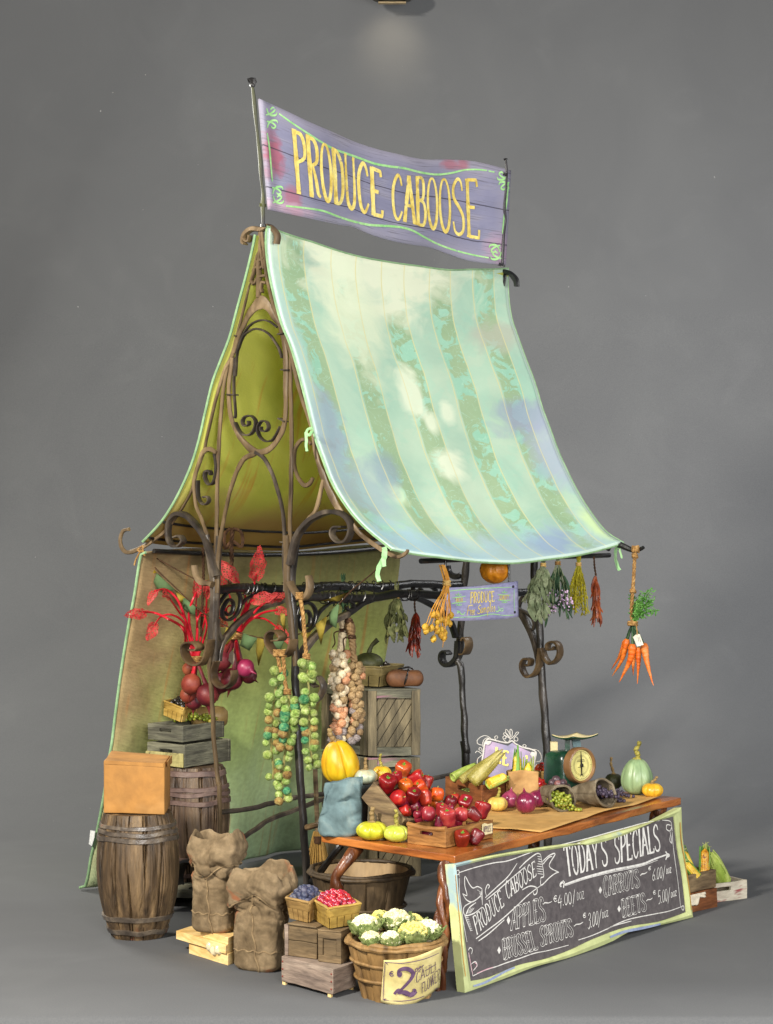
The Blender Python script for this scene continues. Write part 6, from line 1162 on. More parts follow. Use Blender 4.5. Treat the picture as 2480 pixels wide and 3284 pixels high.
PILE = [('bell_pepper', 'orange red pepper at the very top of the pile', 530,255,95, SOR, (.1,-.4,.6), 1), ('bell_pepper', 'long glossy red pepper resting on the raised left edge of the tilted crate', 340,425,104, SR, (.15,-.5,.9), 0), ('bell_pepper', 'small red pepper wedged left of the topmost orange red pepper', 462,345,66, SR, (-.3,-.2,.8), 0),
 ('bell_pepper', 'broad red pepper with a green stem on its right below the topmost one', 680,355,92, SOR, (.9,-.2,.35), 1), ('bell_pepper', 'red pepper at the right rear edge of the pile above the grey board', 815,405,76, SR, (.2,.2,.9), 0), ('apple', 'orange apple with stem right of the long red pepper', 560,450,88, SO, (.0,-.3,.9), 0), ('bell_pepper', 'orange pepper with dark stem at the centre top of the pile', 745,470,82, SO, (-.55,-.4,.7), 0),
 ('apple', 'blotched orange and red apple low against the slanted left board', 470,590,94, SOR, (.8,-.5,.2), 0), ('bell_pepper', 'red pepper with green leaf in the middle of the pile', 655,565,84, SR, (.1,-.5,.8), 1), ('bell_pepper', 'smooth orange red pepper without visible stem in the middle of the pile', 795,590,84, SOR, (-.2,.4,.8), 0), ('apple', 'bright orange apple at the right rear of the pile', 937,550,86, SO, (.1,.2,.9), 0),
 ('apple', 'big magenta red apple in the centre of the pile', 695,680,98, SM, (.0,-.1,.9), 1), ('apple', 'orange pink apple with puckered top below the bright orange apple', 925,650,92, SO, (.5,-.7,.3), 1), ('apple', 'dark red apple with a leaf at the right of the pile', 1095,640,80, SD, (.3,-.3,.9), 0), ('apple', 'orange red apple peeping out behind the dark red apple', 1150,600,66, SOR, (.0,.0,1), 1), ('bell_pepper', 'red pepper with a curled leaf on its face right of the dark red apple', 1278,655,88, SR, (-.1,-.7,.7), 1),
 ('bell_pepper', 'orange red pepper lying at the lower left corner of the pile', 545,750,70, SOR, (.8,-.2,.3), 1), ('apple', 'large pinkish red apple at the front left of the front crate', 830,785,94, SP, (.1,.3,.9), 0), ('bell_pepper', 'slim pinkish pepper behind the blocky red one in the front crate', 985,730,70, SP, (.2,-.2,.9), 0), ('apple', 'little dark plum coloured apple in the middle of the front crate', 1090,720,52, SM, (0,-.2,.9), 0), ('bell_pepper', 'blocky pinkish red pepper with two leaves in the front of the crate', 1065,825,98, SP, (-.1,-.25,.95), 1), ('apple', 'round purple red apple at the right front of the crate', 1226,790,88, SP, (.2,.3,.9), 0), ('bell_pepper', 'dark red pepper lying under the upright one at the right of the crate', 1375,790,82, SD, (-.7,.1,.6), 0), ('bell_pepper', 'glossy red pepper standing on the right corner of the front crate', 1470,735,96, SR, (.25,.2,.9), 0),
 ('apple', 'magenta apple half hidden behind the front board of the crate', 725,845,62, SM, (0,0,1), 0), ('bell_pepper', 'dark magenta pepper deep inside the front of the crate', 970,890,64, SM, (.3,.2,.8), 0), ('apple', 'small magenta apple in the gap beside the slanted board', 700,790,50, SM, (0,0,1), 0), ('apple', 'deep purple apple in the gap under the round purple red apple', 1190,880,56, SM, (0,0,1), 0)]
for i, (kd, lb_, x, y, rp, m, axv, lf) in enumerate(PILE):
    p = hit(*M1(x, y), U0+dn*.012, dn)
    if p.z < .572 or y > 640:
        p = onz(*M1(x, y), .572 if y < 840 else .545)
        if y > 840: p = p+V3((0, .02, 0))
    r = rp*.2695*p.y/F*1.0; fruit(kd, lb_, p, r, m, axv, i*.7+.3, bool(lf))
# fill below so the pile rests on something: produce inside the crates that shows only in the gaps
RR = random.Random(12)
for i in range(10):
    p = PK+PE1*RR.uniform(.25, .8)+PE2*RR.uniform(.12, .88)+UZ*.032; fruit('apple', 'dark red apple buried at the bottom of the pepper pile', p, .026, SM, (RR.uniform(-1, 1), RR.uniform(-1, 1), .8), i*.9, False, 'apples buried under the pile')
for i in range(8):
    p = lerp(U0, L0, RR.uniform(.2, .8))+TU*RR.uniform(.05, .24)-dn*.042; fruit('apple', 'dark red apple buried at the bottom of the pepper pile', p, .028, SM, (RR.uniform(-1, 1), RR.uniform(-1, 1), .8), i*.9, False, 'apples buried under the pile')
p = onz(*M1(1400,1150), TZ+.001); fruit('bell_pepper', 'plain dark red pepper on the table behind the leafy one', p+UZ*.027-V3((.0, -.008, 0)), .0272, SD, (.5,.3,.8), 5, False, 'loose peppers on the table'); p = onz(*M1(1232,1172), TZ+.001); fruit('bell_pepper', 'red pepper with a green leaf on top lying on the table before the crate', p+UZ*.029, .0285, SR, (.05,-.35,.9), 2.2, True, 'loose peppers on the table')
# ------------------------------------------------------------------ rest of the table
HUSK = mat('pale_green_corn_husk', [(124, 146, 46), (160, 178, 80), (190, 196, 122)], 10, (1, 1, .3), .55, .5, 90, (3, 3, .3), spec=.35, rnd=.3, translucent=.1); HUSKD = mat('dried_olive_corn_husk', [(104, 96, 30), (150, 140, 66), (186, 172, 110)], 10, (1, 1, .3), .4, .6, 90, (3, 3, .3), spec=.5, rnd=.2); HUSKG = mat('fresh_green_corn_husk', [(60, 110, 34), (100, 146, 60), (140, 172, 92)], 10, (1, 1, .3), .5, .5, 90, (3, 3, .3), rnd=.3); KERN = mat('yellow_corn_kernels', [(196, 150, 26), (222, 186, 60), (228, 204, 110)], 30, rough=.35, bump=.1, spec=.5); KERNS = mat('speckled_corn_kernels', [(150, 70, 20), (196, 140, 30), (214, 176, 60)], 60, rough=.35, bump=.1, spec=.5, fleck=((110, 30, 20), 40, .56)); SILK = mat('pale_corn_silk', [(176, 180, 90), (206, 206, 130)], 20, rough=.7)
def corn(label, base, direc, L, r, husk, kern, seed, open_=.5, face=(0, -1, .2), group='corn cobs', nh=7, silk=True):
    base = V3(base); d = V3(direc).normalized(); t = thing('corn_cob', label, 'corn', base, group); RR = random.Random(seed); fa = V3(face); fa = (fa-d*fa.dot(d)).normalized(); sb = d.cross(fa)
    def fn(th, i, rr, z): return (rr*(1+.045*math.cos(16*th)), z)
    if open_ < .15: kern = husk
    n = 44; prof = [(max(.08, (1-.35*(i/n)**2.5)*(1-max(0, i/n-.86)/.14*.75))*r*(1+.05*math.cos(i*1.9)), L*(.06+.9*i/n)) for i in range(n+1)]
    MB().lathe(base, prof, 64, fn, (fa, sb, d)).build('cob', kern, t, smooth=70)
    for k in range(nh):
        a = math.pi*(open_+(2-2*open_)*k/(nh-1)) if nh > 1 else math.pi
        o = fa*math.cos(a)+sb*math.sin(a); edge_ = min(k, nh-1-k) == 0; flare = (.30 if edge_ else .05)*open_+RR.uniform(-.02, .04); LL = L*RR.uniform(.95, 1.15); rows = []
        for i in range(12):
            f = i/11; rad = r*(1.1*math.sin(math.pi*min(1, .25+f*.62))**.6)*(1-.3*f)+flare*L*f*f*.6; row = []; wd = 2.6*(1-.75*f**1.6)*math.pi/nh*(1.15 if open_ > .2 else 2.2)
            for j in range(7):
                s = (j/6-.5); aa = a+s*wd; row.append(base+d*LL*f+(fa*math.cos(aa)+sb*math.sin(aa))*(rad+.06*r*math.cos(s*9))+noise.noise_vector(V3((f*3+seed, s*2+k, seed)))*r*.12)
            rows.append(row)
        MB().grid(rows, uv=False).build('husk', husk, t, smooth=80, solid=.0013)
    if silk:
        mb = MB()
        for k in range(14): mb.tube(cat([base+d*L*.93, base+d*L*1.05+V3((RR.uniform(-1, 1), RR.uniform(-1, 1), RR.uniform(-1, 1)))*r*.4, base+d*L*1.1+V3((RR.uniform(-1, 1), RR.uniform(-1, 1), RR.uniform(-1, .6)))*r*1.1], 4), .0009, 4)
        mb.build('silk', SILK, t)
    return t
K, e1, e2 = tri(TZ+.005, (1546, 2594), (1428.5, 2563), (1634, 2575)); ccr = thing('crate', 'brown crate with hand hole full of corn in the middle of the table', 'crate', K+(e1+e2)/2); CH = CZ-(2519-HY)*K.y/F-K.z; e2 = e2.normalized()*.20; crate(ccr, K, e1, e2, CH, REDCRATE, .013, dip=.02)
zc = K.z+CH; ctr = K+(e1+e2)/2+UZ*CH
def rim_at(x, y, dz=0.0): return onz(*M2(x, y), zc+dz)
corn('pale green corn cob lying in the left rear of the table crate', rim_at(215,812,.006), (.75,.5,.32), .115, .019, HUSK, KERN, 1, .12, (-.2,-.6,.8), 'corn in the table crate', 9, False)
corn('thin dark olive corn cob between the two larger ones in the table crate', rim_at(330,850,.008), (.75,.25,.52), .13, .018, HUSKD, KERN, 2, .06, (0,-.6,.8), 'corn in the table crate', 9, False)
corn('big dried olive corn cob with long pointed husk in the table crate', rim_at(470,868,.012), (.66,.12,.62), .165, .030, HUSKD, KERN, 3, .02, (0,-.7,.7), 'corn in the table crate', 9, False)
corn('open yellow corn cob at the right front of the table crate', rim_at(690,905,.004), (.8,.45,.32), .10, .021, HUSK, KERN, 4, .62, (-.1,-.6,.85), 'corn in the table crate', 6, False)
for i in range(3): corn('corn cob buried at the bottom of the table crate', K+e1*(.25+.2*i)+e2*.2+UZ*(.03), e2, .13, .022, HUSK, KERN, 20+i, .1, (0, 0, 1), 'buried corn in the table crate', 7, False)
# paper bag with corn
BAGM = mat('brown_paper_bag', [(150, 110, 62), (178, 138, 86), (192, 154, 104)], 7, rough=.8, bump=.25, bscale=30, translucent=.08); bgc = at(*M2(1150,1075), 8.62); bgc.z = TZ+.006; bag = thing('paper_bag', 'crumpled brown paper bag holding two upright corn cobs', 'bag', bgc); ex, ey = V3((.98, .1, 0)), V3((-.1, .98, 0)); rows = []; n = 48; bh = .142
def bagp(u, f):                                  # u runs round the rectangle
    k = (u*4) % 4; s = int(k); g = k-s; hw, hd = .058+.006*f, .03+.004*f; cor = [(-hw, -hd), (hw, -hd), (hw, hd), (-hw, hd)]; a, b = cor[s], cor[(s+1) % 4]; x, y = lerp(a[0], b[0], g), lerp(a[1], b[1], g)
    gus = -.012*math.sin(math.pi*g)*(1 if s in (1, 3) else 0); x += gus*(1 if s == 1 else -1)
    p = bgc+ex*x+ey*y+UZ*(bh*f*(1+.05*math.sin(u*12.6)*(f > .8))); return p+noise.noise_vector(p*22)*.006+noise.noise_vector(p*60)*.0025
for i in range(21): rows.append([bagp(j/n, i/20) for j in range(n+1)])
MB().grid(rows, uv=False).build('bag_paper', BAGM, bag, smooth=40, solid=.001); MB().grid([[bagp(j/n, .02)*(1-i/4)+(bgc+UZ*.003)*(i/4) for j in range(n+1)] for i in range(5)], uv=False).build('bag_base', BAGM, bag)
corn('tall green corn cob standing at the left in the paper bag', bgc+V3((-.022, 0, .02)), (-.0, .05, 1), .205, .021, HUSKG, KERN, 7, .22, (.8,-.6,0), 'corn in the paper bag', 7, False); corn('shorter corn cob with open yellow kernels at the right in the paper bag', bgc+V3((.02, 0, .02)), (.04, .04, 1), .16, .021, HUSK, KERN, 8, .42, (-.2,-1,0), 'corn in the paper bag', 7, False)
# ornate vegetable sign behind
LS = 8.98; lsn = V3((.12, -.97, .2)).normalized()
def lpl(x, y, off=0.0): return hit(x, y, at(*M2(980,560), LS), lsn)+lsn*off, lsn
lsg = thing('vegetable_sign', 'small lavender sign with white scrollwork frame behind the paper bag', 'sign', V3((.53, 9.0, TZ)))
WSC = mat('white_scroll_paint', [(146, 140, 134), (180, 176, 168), (204, 200, 192)], 14, rough=.55, bump=.2, fleck=((190, 150, 130), 16, .68)); LAV = mat('lavender_sign_paint', [(132, 130, 156), (158, 142, 168), (180, 152, 172)], 7, rough=.7, bump=.25)
P = [lpl(*M2(*p))[0] for p in [(650,360),(735,325),(850,355),(960,385),(1030,335),(1110,400),(1220,450),(1300,490),(1325,520),(1300,690),(1280,860),(950,860),(590,860),(610,640)]]; MB().prism(P, lsn*-.008).build('panel', LAV, lsg, smooth=0)
def lw(lists, w, nm='scroll_frame', d=.008):
    mb = MB()
    for pts in lists: P = [lpl(*M2(*p), .002)[0] for p in pts]; mb.ribbon(cat(P, 5), lsn, w*LS/F, d)
    return mb.build(nm, WSC, lsg, smooth=50)
lw([[(585,860),(600,660),(625,500),(645,360),(680,300),(735,300),(850,330),(950,345),(1010,320),(1060,360),(1150,405),(1260,430),(1330,470),(1320,560),(1300,690),(1285,860)]], 5.5)
for pts in ([(735,295),(690,262),(640,250),(585,272),(545,315),(555,360),(610,378)],[(730,300),(680,280),(640,300),(622,340),(620,400)],[(830,330),(790,300),(780,268),(805,252),(820,272),(805,290)],[(935,335),(905,310),(888,275),(905,252),(930,262),(925,292),(905,290)],[(960,340),(985,300),(1005,262)],[(1050,330),(1038,295),(1050,270),(1080,275),(1090,305),(1070,325),(1052,310)],[(1150,405),(1190,402),(1198,380),(1170,368),(1155,385),(1172,395)],[(1270,435),(1340,440),(1385,480),(1405,545),(1385,590),(1330,600)],[(610,470),(605,425),(580,410),(568,435),(590,450)],[(605,500),(575,470),(540,458),(520,482)],[(610,510),(560,550),(545,590),(552,640),(558,720)],[(1300,690),(1335,640),(1345,630)]): lw([pts], 2.3, 'scroll')
for pts in ([(990,290),(950,250),(925,200),(930,165),(955,185),(985,240),(1000,285)],[(985,290),(930,255),(900,235),(905,212),(940,225),(985,270)],[(1000,280),(985,220),(985,172),(1000,165),(1015,200),(1010,260)],[(1005,290),(1050,240),(1070,205),(1098,205),(1090,225),(1040,275)]): lw([pts], 2.2, 'plume')
P = [lpl(*M2(*p), .0035)[0] for p in [(640,360),(660,318),(735,322),(722,355),(690,375)]]; MB().prism(P, lsn*.003).build('corner_plate', WSC, lsg, smooth=0); P = [lpl(*M2(*p), .0035)[0] for p in [(1250,500),(1275,465),(1330,478),(1322,550),(1280,545)]]; MB().prism(P, lsn*.003).build('corner_plate', WSC, lsg, smooth=0)
tx = MB(); ls_ = lambda x, y: lpl(x, y, .002); lettering(tx, 'L', (M2(772,605), M2(862,622), M2(795,405), M2(850,420)), ls_, 6.5); lettering(tx, 'E', (M2(880,635), M2(960,650), M2(895,450), M2(965,465)), ls_, 6.5)
painted(tx, M2, [[(1190,520),(1222,530)],[(1205,525),(1215,560)]], ls_, 6); tx.build('lettering', YEL, lsg, smooth=0)
# punnets of tomatoes and plums, onions, pumpkin
zt_ = TZ+.006
def pun(label, near, left, right, d, h, m, fl=.25):
    K = at(*near, d); K.z = zt_; a = at(*left, d+.03); b = at(*right, d+.05); e1 = V3((a.x-K.x, .06, 0)); e2 = V3((b.x-K.x, .08, 0)); t = thing('punnet', label, 'punnet', K+(e1+e2)/2, 'berry baskets on the table'); return punnet(t, K, e1, e2, h, m, fl)
TOM = mat('tomato_skin', [(170, 22, 12), (200, 44, 20), (206, 84, 40)], 16, rough=.22, bump=.05, spec=.6, coat=.3, rnd=.5); PLUM = mat('dusky_plum_skin', [(48, 34, 40), (84, 64, 70), (140, 84, 82)], 14, rough=.35, bump=.2, spec=.5, rnd=.6)
rgA = pun('brown basket of small red tomatoes right of the paper bag', M3(150,790), M3(75,770), M3(225,770), 8.66, .066, PUNB); heap('tomato', 'little round red tomato in the nearer tomato basket', 'tomato', 'tomatoes in the nearer basket', TOM, rgA, 22, .0135, h=.066, seed=21, mound=.4)
rgB = pun('brown basket of red tomatoes at the back beside the scale', M3(210,700), M3(100,690), M3(315,690), 9.02, .085, PUNB, .15); heap('tomato', 'little red tomato in the rear tomato basket beside the scale', 'tomato', 'tomatoes in the rear basket', TOM, rgB, 34, .0135, h=.085, seed=22, mound=.5)
rgC = pun('brown basket of dusky plums in front of the scale', M3(330,780), M3(215,760), M3(480,750), 8.6, .058, PUNB, .12); heap('plum', 'dusky wrinkled plum in the basket before the scale', 'plum', 'plums in the basket', PLUM, rgC, 30, .0165, h=.058, seed=23, mound=.75)
ON = mat('magenta_onion_skin', [(84, 14, 44), (124, 30, 66), (160, 72, 100)], 8, (3, 3, .5), .28, .2, 60, (4, 4, .5), spec=.55, rnd=.2, coat=.2)
def onion(label, px, r, tilt, seed):
    c = onz(*px, zt_); t = thing('onion', label, 'onion', c, 'red onions on the kraft paper'); ez = V3(tilt).normalized(); ex, ey = frame(ez); cc = c+UZ*r*.95
    pr = cat([V3((a, b, 0)) for a, b in [(.05,-.92),(.3,-.9),(.75,-.65),(.98,-.15),(.95,.3),(.68,.7),(.34,.93),(.16,1.08),(.08,1.25),(.04,1.42)]], 4)
    MB().lathe(cc, [(max(.01, p.x), p.y) for p in pr], 40, lambda th, i, rr, z: (rr*(1+.018*math.cos(14*th)+.05*noise.noise(V3((math.cos(th)*1.3, math.sin(th)*1.3, seed)))), z), (ex*r, ey*r, ez*r)).build('bulb', ON, t, smooth=70)
    mb = MB()
    for k in range(9): a = k*.7; mb.tube([cc-ez*r*.88, cc-ez*r*1.0+(ex*math.cos(a)+ey*math.sin(a))*r*.2], [.0012, .0006], 4)
    mb.build('roots', TWINE, t)
onion('left red onion with pointed tip partly behind the big one', L4(492,608), .036, (.15,.1,1), 1); onion('biggest red onion in front of the paper bag', L4(598,645), .044, (-.1,.35,.95), 2); onion('red onion on the right of the big one beside the grape cone', L4(672,602), .036, (.35,.2,.9), 3)
pumpkin('pumpkin', 'small pale gold pumpkin between the red peppers and the onions', onz(*L4(410,628), zt_), .042, .058, PCREAM, STEM, 7, .13, stem=[(.004,0,.012),(.008,0,.028),(.006,0,.04)], seed=.4)
# cones of burlap with grapes
JUTE = mat('grey_jute_cone', [(92, 80, 62), (132, 118, 96), (168, 154, 130)], 14, rough=.95, bump=.9, bscale=70, weave=170, spec=.1)
PURG = mat('dusky_purple_grape', [(30, 24, 38), (60, 50, 66), (96, 84, 96)], 30, rough=.45, bump=.1, rnd=.5)
def cone(label, tail, mouth, r, seed, tilt=.25):
    tail, mouth = V3(tail), V3(mouth); d = (mouth-tail); L = d.length; d.normalize(); t = thing('jute_cone', label, 'bag', (tail+mouth)/2); ex = d.cross(UZ).normalized(); ez = ex.cross(d); n = 40; rows = []
    for i in range(21):
        f = i/20; row = []
        for j in range(n+1):
            th = 2*math.pi*j/n; rr = r*(.42+.58*f**.7)*(1+.07*noise.noise(V3((math.cos(th)*1.5+seed, math.sin(th)*1.5, f*2)))); slant = tilt*r*math.sin(th)*f
            p = tail+d*(L*f-slant)+(ex*math.cos(th)+ez*math.sin(th)*.92)*rr; p.z = max(p.z, zt_+.002); row.append(p+noise.noise_vector(p*40)*.0025)
        rows.append(row)
    MB().grid(rows, uv=False).build('cone', JUTE, t, smooth=80, solid=.004)
    MB().tube(rows[-1], .0055, 6, wob=.002, wf=40).build('rolled_edge', JUTE, t)
    return t
m1 = at(*L4(845,548), 8.45); m1.z = zt_+.052; t1 = at(*L4(700,500), 8.64); t1.z = zt_+.05; cone('smaller grey jute cone spilling green grapes beside the onions', t1, m1, .055, 1)
m2 = at(*L4(1130,478), 8.54); m2.z = zt_+.062; t2 = at(*L4(925,500), 8.66); t2.z = zt_+.045; cone('larger grey jute cone spilling purple grapes in front of the scale', t2, m2, .062, 6)
grapes('grape_bunch', 'bunch of speckled green grapes spilling from the smaller jute cone', GRA, [m1+V3((-.02, .03, -.012)), m1+V3((.0, -.01, -.02)), onz(*L4(850,608), zt_+.01), onz(*L4(950,632), zt_)], 150, .0072, lambda f: .0165*(1-.75*f**2), 31, zt_)
for lab, px, sd, nn_ in (('left bunch of purple grapes hanging out of the larger jute cone', [(1090,520),(1120,575)], 41, 70), ('middle bunch of purple grapes spilling from the larger jute cone towards the table edge', [(1150,520),(1250,575)], 42, 80), ('long right bunch of purple grapes trailing over the kraft paper', [(1170,500),(1240,525),(1330,540)], 43, 90)):
    grapes('grape_bunch', lab, PURG, [m2+V3((-.02, .03, -.01)), m2+V3((.0, -.01, -.016))]+[onz(*L4(*p), zt_+.012 if i < len(px)-1 else zt_) for i, p in enumerate(px)], nn_+25, .0072, lambda f: .017*(1-.72*f**2.2), sd, zt_)
# scale
GREENP = mat('dark_green_enamel', [(10, 36, 25), (18, 56, 39), (38, 78, 56)], 8, rough=.3, bump=.25, bscale=30, spec=.55, coat=.2); CREAMP = mat('cream_enamel', [(196, 178, 128), (220, 206, 160)], 8, rough=.4, bump=.1); RIMM = mat('brown_violet_rim', [(96, 66, 40), (130, 96, 62), (104, 84, 96)], 5, rough=.35, bump=.2, spec=.5); DIAL = mat('yellowed_dial_paper', [(196, 184, 104), (214, 204, 130), (222, 214, 150)], 6, rough=.45, bump=.05); TEALP = mat('faded_teal_paint', [(70, 96, 98), (120, 146, 150)], 10, rough=.5); INK = mat('black_ink', [(20, 18, 16), (36, 32, 28)], 20, rough=.5)
dc = at(*M3(567,478), 8.84); dnv = V3((.60, -.80, .05)).normalized(); dx = UZ.cross(dnv).normalized(); dy = dnv.cross(dx); sc2 = thing('kitchen_scale', 'old green spring scale with round cream dial and flat cream pan', 'scale', V3((dc.x-.03, dc.y+.06, zt_))); RD = .224*.5*1.0
RD = (655-300)/2*.3234*8.84/F
MB().lathe(dc-dnv*.03, [(RD*.9, 0), (RD*1.0, .004), (RD*1.02, .03), (RD*.99, .042), (RD*.9, .044), (RD*.86, .036), (RD*.84, .030)], 56, None, (dx, dy, dnv)).build('dial_rim', RIMM, sc2, smooth=50)
MB().lathe(dc, [(RD*.85, 0), (RD*.85, .001)], 48, None, (dx, dy, dnv)).build('dial_face', DIAL, sc2, smooth=30)
mb = MB(); o_ = dc+dnv*.0018
for rr, w_ in ((.78, .0011), (.56, .0008), (.50, .0008)): mb.strip([o_+(dx*math.cos(a)+dy*math.sin(a))*RD*rr for a in [2*math.pi*i/48 for i in range(49)]], w_, dnv)
for k in range(48): a = k*math.pi/24; u = dx*math.cos(a)+dy*math.sin(a); mb.strip([o_+u*RD*(.70 if k % 4 == 0 else .74), o_+u*RD*.78], .0014 if k % 4 == 0 else .0008, dnv)
for y_, l_ in ((.30, .26), (.22, .30), (-.10, .24)): mb.strip([o_+dy*RD*y_-dx*RD*l_, o_+dy*RD*y_+dx*RD*l_], .0022, dnv)
mb.build('dial_marks', INK, sc2, smooth=0)
nd = MB(); o2 = dc+dnv*.005; nd.add([o2+dy*RD*.76-dx*.001, o2+dy*RD*.1-dx*.005, o2-dx*.003-dy*RD*.45, o2-dx*.010-dy*RD*.64, o2-dy*RD*.52, o2+dx*.010-dy*RD*.64, o2+dx*.003-dy*RD*.45, o2+dy*RD*.1+dx*.005, o2+dy*RD*.76+dx*.001], [tuple(range(9))]); nd.lathe(o2, [(.008, 0), (.008, .004), (.004, .005)], 16, None, (dx, dy, dnv)); nd.build('needle', INK, sc2, smooth=30)
bc_ = dc-dnv*.075+dx*-.0; bz = zt_; hb2 = dc.z+.055-bz; prof = [(.98, 0), (1, .02), (.97, hb2*.8), (.9, hb2*.93), (.6, hb2)]
MB().lathe(V3((bc_.x-.02, bc_.y+.01, bz)), [(r*.072, z) for r, z in prof], 40, lambda th, i, r, z: (r*(abs(math.cos(th))**5+abs(math.sin(th))**5)**-.2, z), (dx, dnv, UZ)).build('body', GREENP, sc2, smooth=50)
pc0 = V3((bc_.x-.005, bc_.y, 0)); pz = at(*M3(515,222), 8.86).z
MB().beam(V3((pc0.x-.012, pc0.y-.01, bz+hb2-.005)), V3((pc0.x-.012, pc0.y-.01, pz-.006)), (.02, 0, 0), (0, .02, 0), 4, .001).build('pan_stem', GREENP, sc2); MB().beam(V3((pc0.x-.07, pc0.y+.04, bz+hb2-.01)), V3((pc0.x-.07, pc0.y+.04, pz-.02)), (.03, 0, 0), (0, .03, 0), 4, .001).build('back_post', CREAMP, sc2); MB().beam(V3((pc0.x+.03, pc0.y+.02, bz+hb2-.012)), V3((pc0.x+.02, pc0.y+.02, pz-.012)), (.035, 0, 0), (0, .03, 0), 4, .001).build('back_post', TEALP, sc2)
pcz = at(*M3(515,212), 8.86); ph = 225*.3234*8.86/F*.74; rows = []
for i in range(13): rows.append([V3((pcz.x, pcz.y+.03, pz))+dx*ph*(2*j/12-1)-dnv*ph*(2*i/12-1)*.95+UZ*(.010*((2*j/12-1)**2+(2*i/12-1)**2)) for j in range(13)])
MB().grid(rows, uv=False).build('pan', CREAMP, sc2, smooth=80, solid=.003); MB().grid([[p-UZ*.0045 for p in r] for r in rows], uv=False).build('pan_underside', GREENP, sc2, smooth=80, solid=.005)
# right end squashes
pumpkin('squash', 'tall ribbed sage green squash at the right end of the table', onz(*M3(1125,768), zt_-.004), .068, .158, PGRN, STEM, 8, .12, pear=.2, stem=[(.004,0,.02),(-.006,0,.04),(.006,0,.058),(.010,0,.075)], seed=.5, dimple=.08, cat_='squash'); pumpkin('pumpkin', 'small golden orange pumpkin at the right corner of the table', onz(*M3(1278,796), TZ+.003), .046, .062, PGOLD, STEMB, 7, .13, stem=[(.0,0,.01),(.01,.004,.016),(.02,.006,.03)], seed=.2)
pumpkin('gourd', 'small dark green gourd with tall twisted stem behind the larger jute cone', onz(*M3(905,730), zt_-.004)+V3((0, .05, 0)), .04, .07, DKG, STEMB, 7, .12, stem=[(-.004,0,.02),(-.012,0,.045),(-.010,0,.075)], seed=.7, cat_='gourd')
# corn behind the chalkboard
def ucp(a, b, z): return UCK+UCE1*a+UCE2*b+UZ*z
zc2 = UCK.z+.04; p = at(*N7(610,760), 8.93); corn('speckled orange corn cob standing upright in the brown floor crate', V3((p.x, p.y, zc2)), (.04,.1,1), .125, .022, HUSKG, KERNS, 51, .42, (-.1,-1,0), 'corn in the floor crate', 8); p = at(*N7(340,830), 8.83); corn('yellow corn cob leaning left at the front of the brown floor crate', V3((p.x+.035, p.y, zc2+.015)), (-.62,-.1,.72), .088, .02, HUSKG, KERN, 52, .4, (-.2,-.8,.6), 'corn in the floor crate', 8); p = at(*N7(400,700), 8.95); corn('tangled green corn cob at the back left of the brown floor crate', V3((p.x, p.y, zc2)), (-.35,.1,.95), .12, .021, HUSKG, KERN, 53, .3, (.8,-.6,0), 'corn in the floor crate', 9); p = at(*N7(720,760), 8.98); corn('yellow corn cob leaning right behind the speckled one', V3((p.x-.02, p.y, zc2)), (-.1,.1,1), .085, .02, HUSK, KERN, 54, .5, (.5,-.9,0), 'corn in the floor crate', 6, False)
a, b = at(*N7(960,1010), 9.13), at(*N7(690,430), 9.06); a.z = max(a.z, .03); b2 = a+(b-a); corn('big pale green corn cob leaning from the white crate onto the brown one', a, b2-a, (b2-a).length*.86, .034, HUSK, KERN, 55, .03, (0,-1,.2), 'corn in the floor crate', 9, False)
# ------------------------------------------------------------------ hanging things
def rope(mb, P, r, strands=3, turns=None, m=40):
    P = resamp(cat(P, 6), m); L = sum((b-a).length for a, b in zip(P, P[1:])); tw = turns or L/(r*7)
    for k in range(strands):
        Q = []
        for i, p in enumerate(P):
            a = 2*math.pi*(tw*i/(m-1)+k/strands); t = P[min(i+1, m-1)]-P[max(i-1, 0)]; u, v = frame(t); Q.append(p+(u*math.cos(a)+v*math.sin(a))*r*.55)
        mb.tube(Q, r*.62, 5, wob=r*.12, wf=90)
    return mb
def wrap(mb, c, r, h, n, ax=None, w=.003):
    ex, ey, ez = ax or (V3((1, 0, 0)), V3((0, 1, 0)), UZ); mb.tube([V3(c)+(ex*math.cos(i*.5)+ey*math.sin(i*.5))*r*(1+.08*math.sin(i*1.7))+ez*(h*(i/(n*12.6)-.5)+.0015*math.sin(i*.9)) for i in range(int(n*12.6))], w, 5); return mb
# dark ropes holding the beets
for lab, pts, u, r in (('thin dark rope hanging behind the left post above the left beets', [K2(560,1960),K4(560,60),K4(562,180),K4(556,340),K4(552,420),K4(548,540)], .14, .006), ('thick dark knotted rope hanging above the right beet leaves', [K2(735,1845),K2(730,1920),K4(728,0),K4(730,90),K4(722,180),K4(715,250)], .26, .009)):
    P = [pu(p, u) for p in pts]; mb = rope(MB(), P, r, 3, m=90)
    if r > .008:
        mb.tube(cat([P[0]+V3((-.01, 0, 0)), P[0]+V3((-.035, 0, -.03)), P[0]+V3((-.03, 0, -.09)), P[1], P[0]+V3((.04, 0, -.08)), P[0]+V3((.04, 0, -.02)), P[0]], 4), .008, 6, wob=.003, wf=60)
    mb.build('rope', DARKTWINE, label=lab, cat='rope')
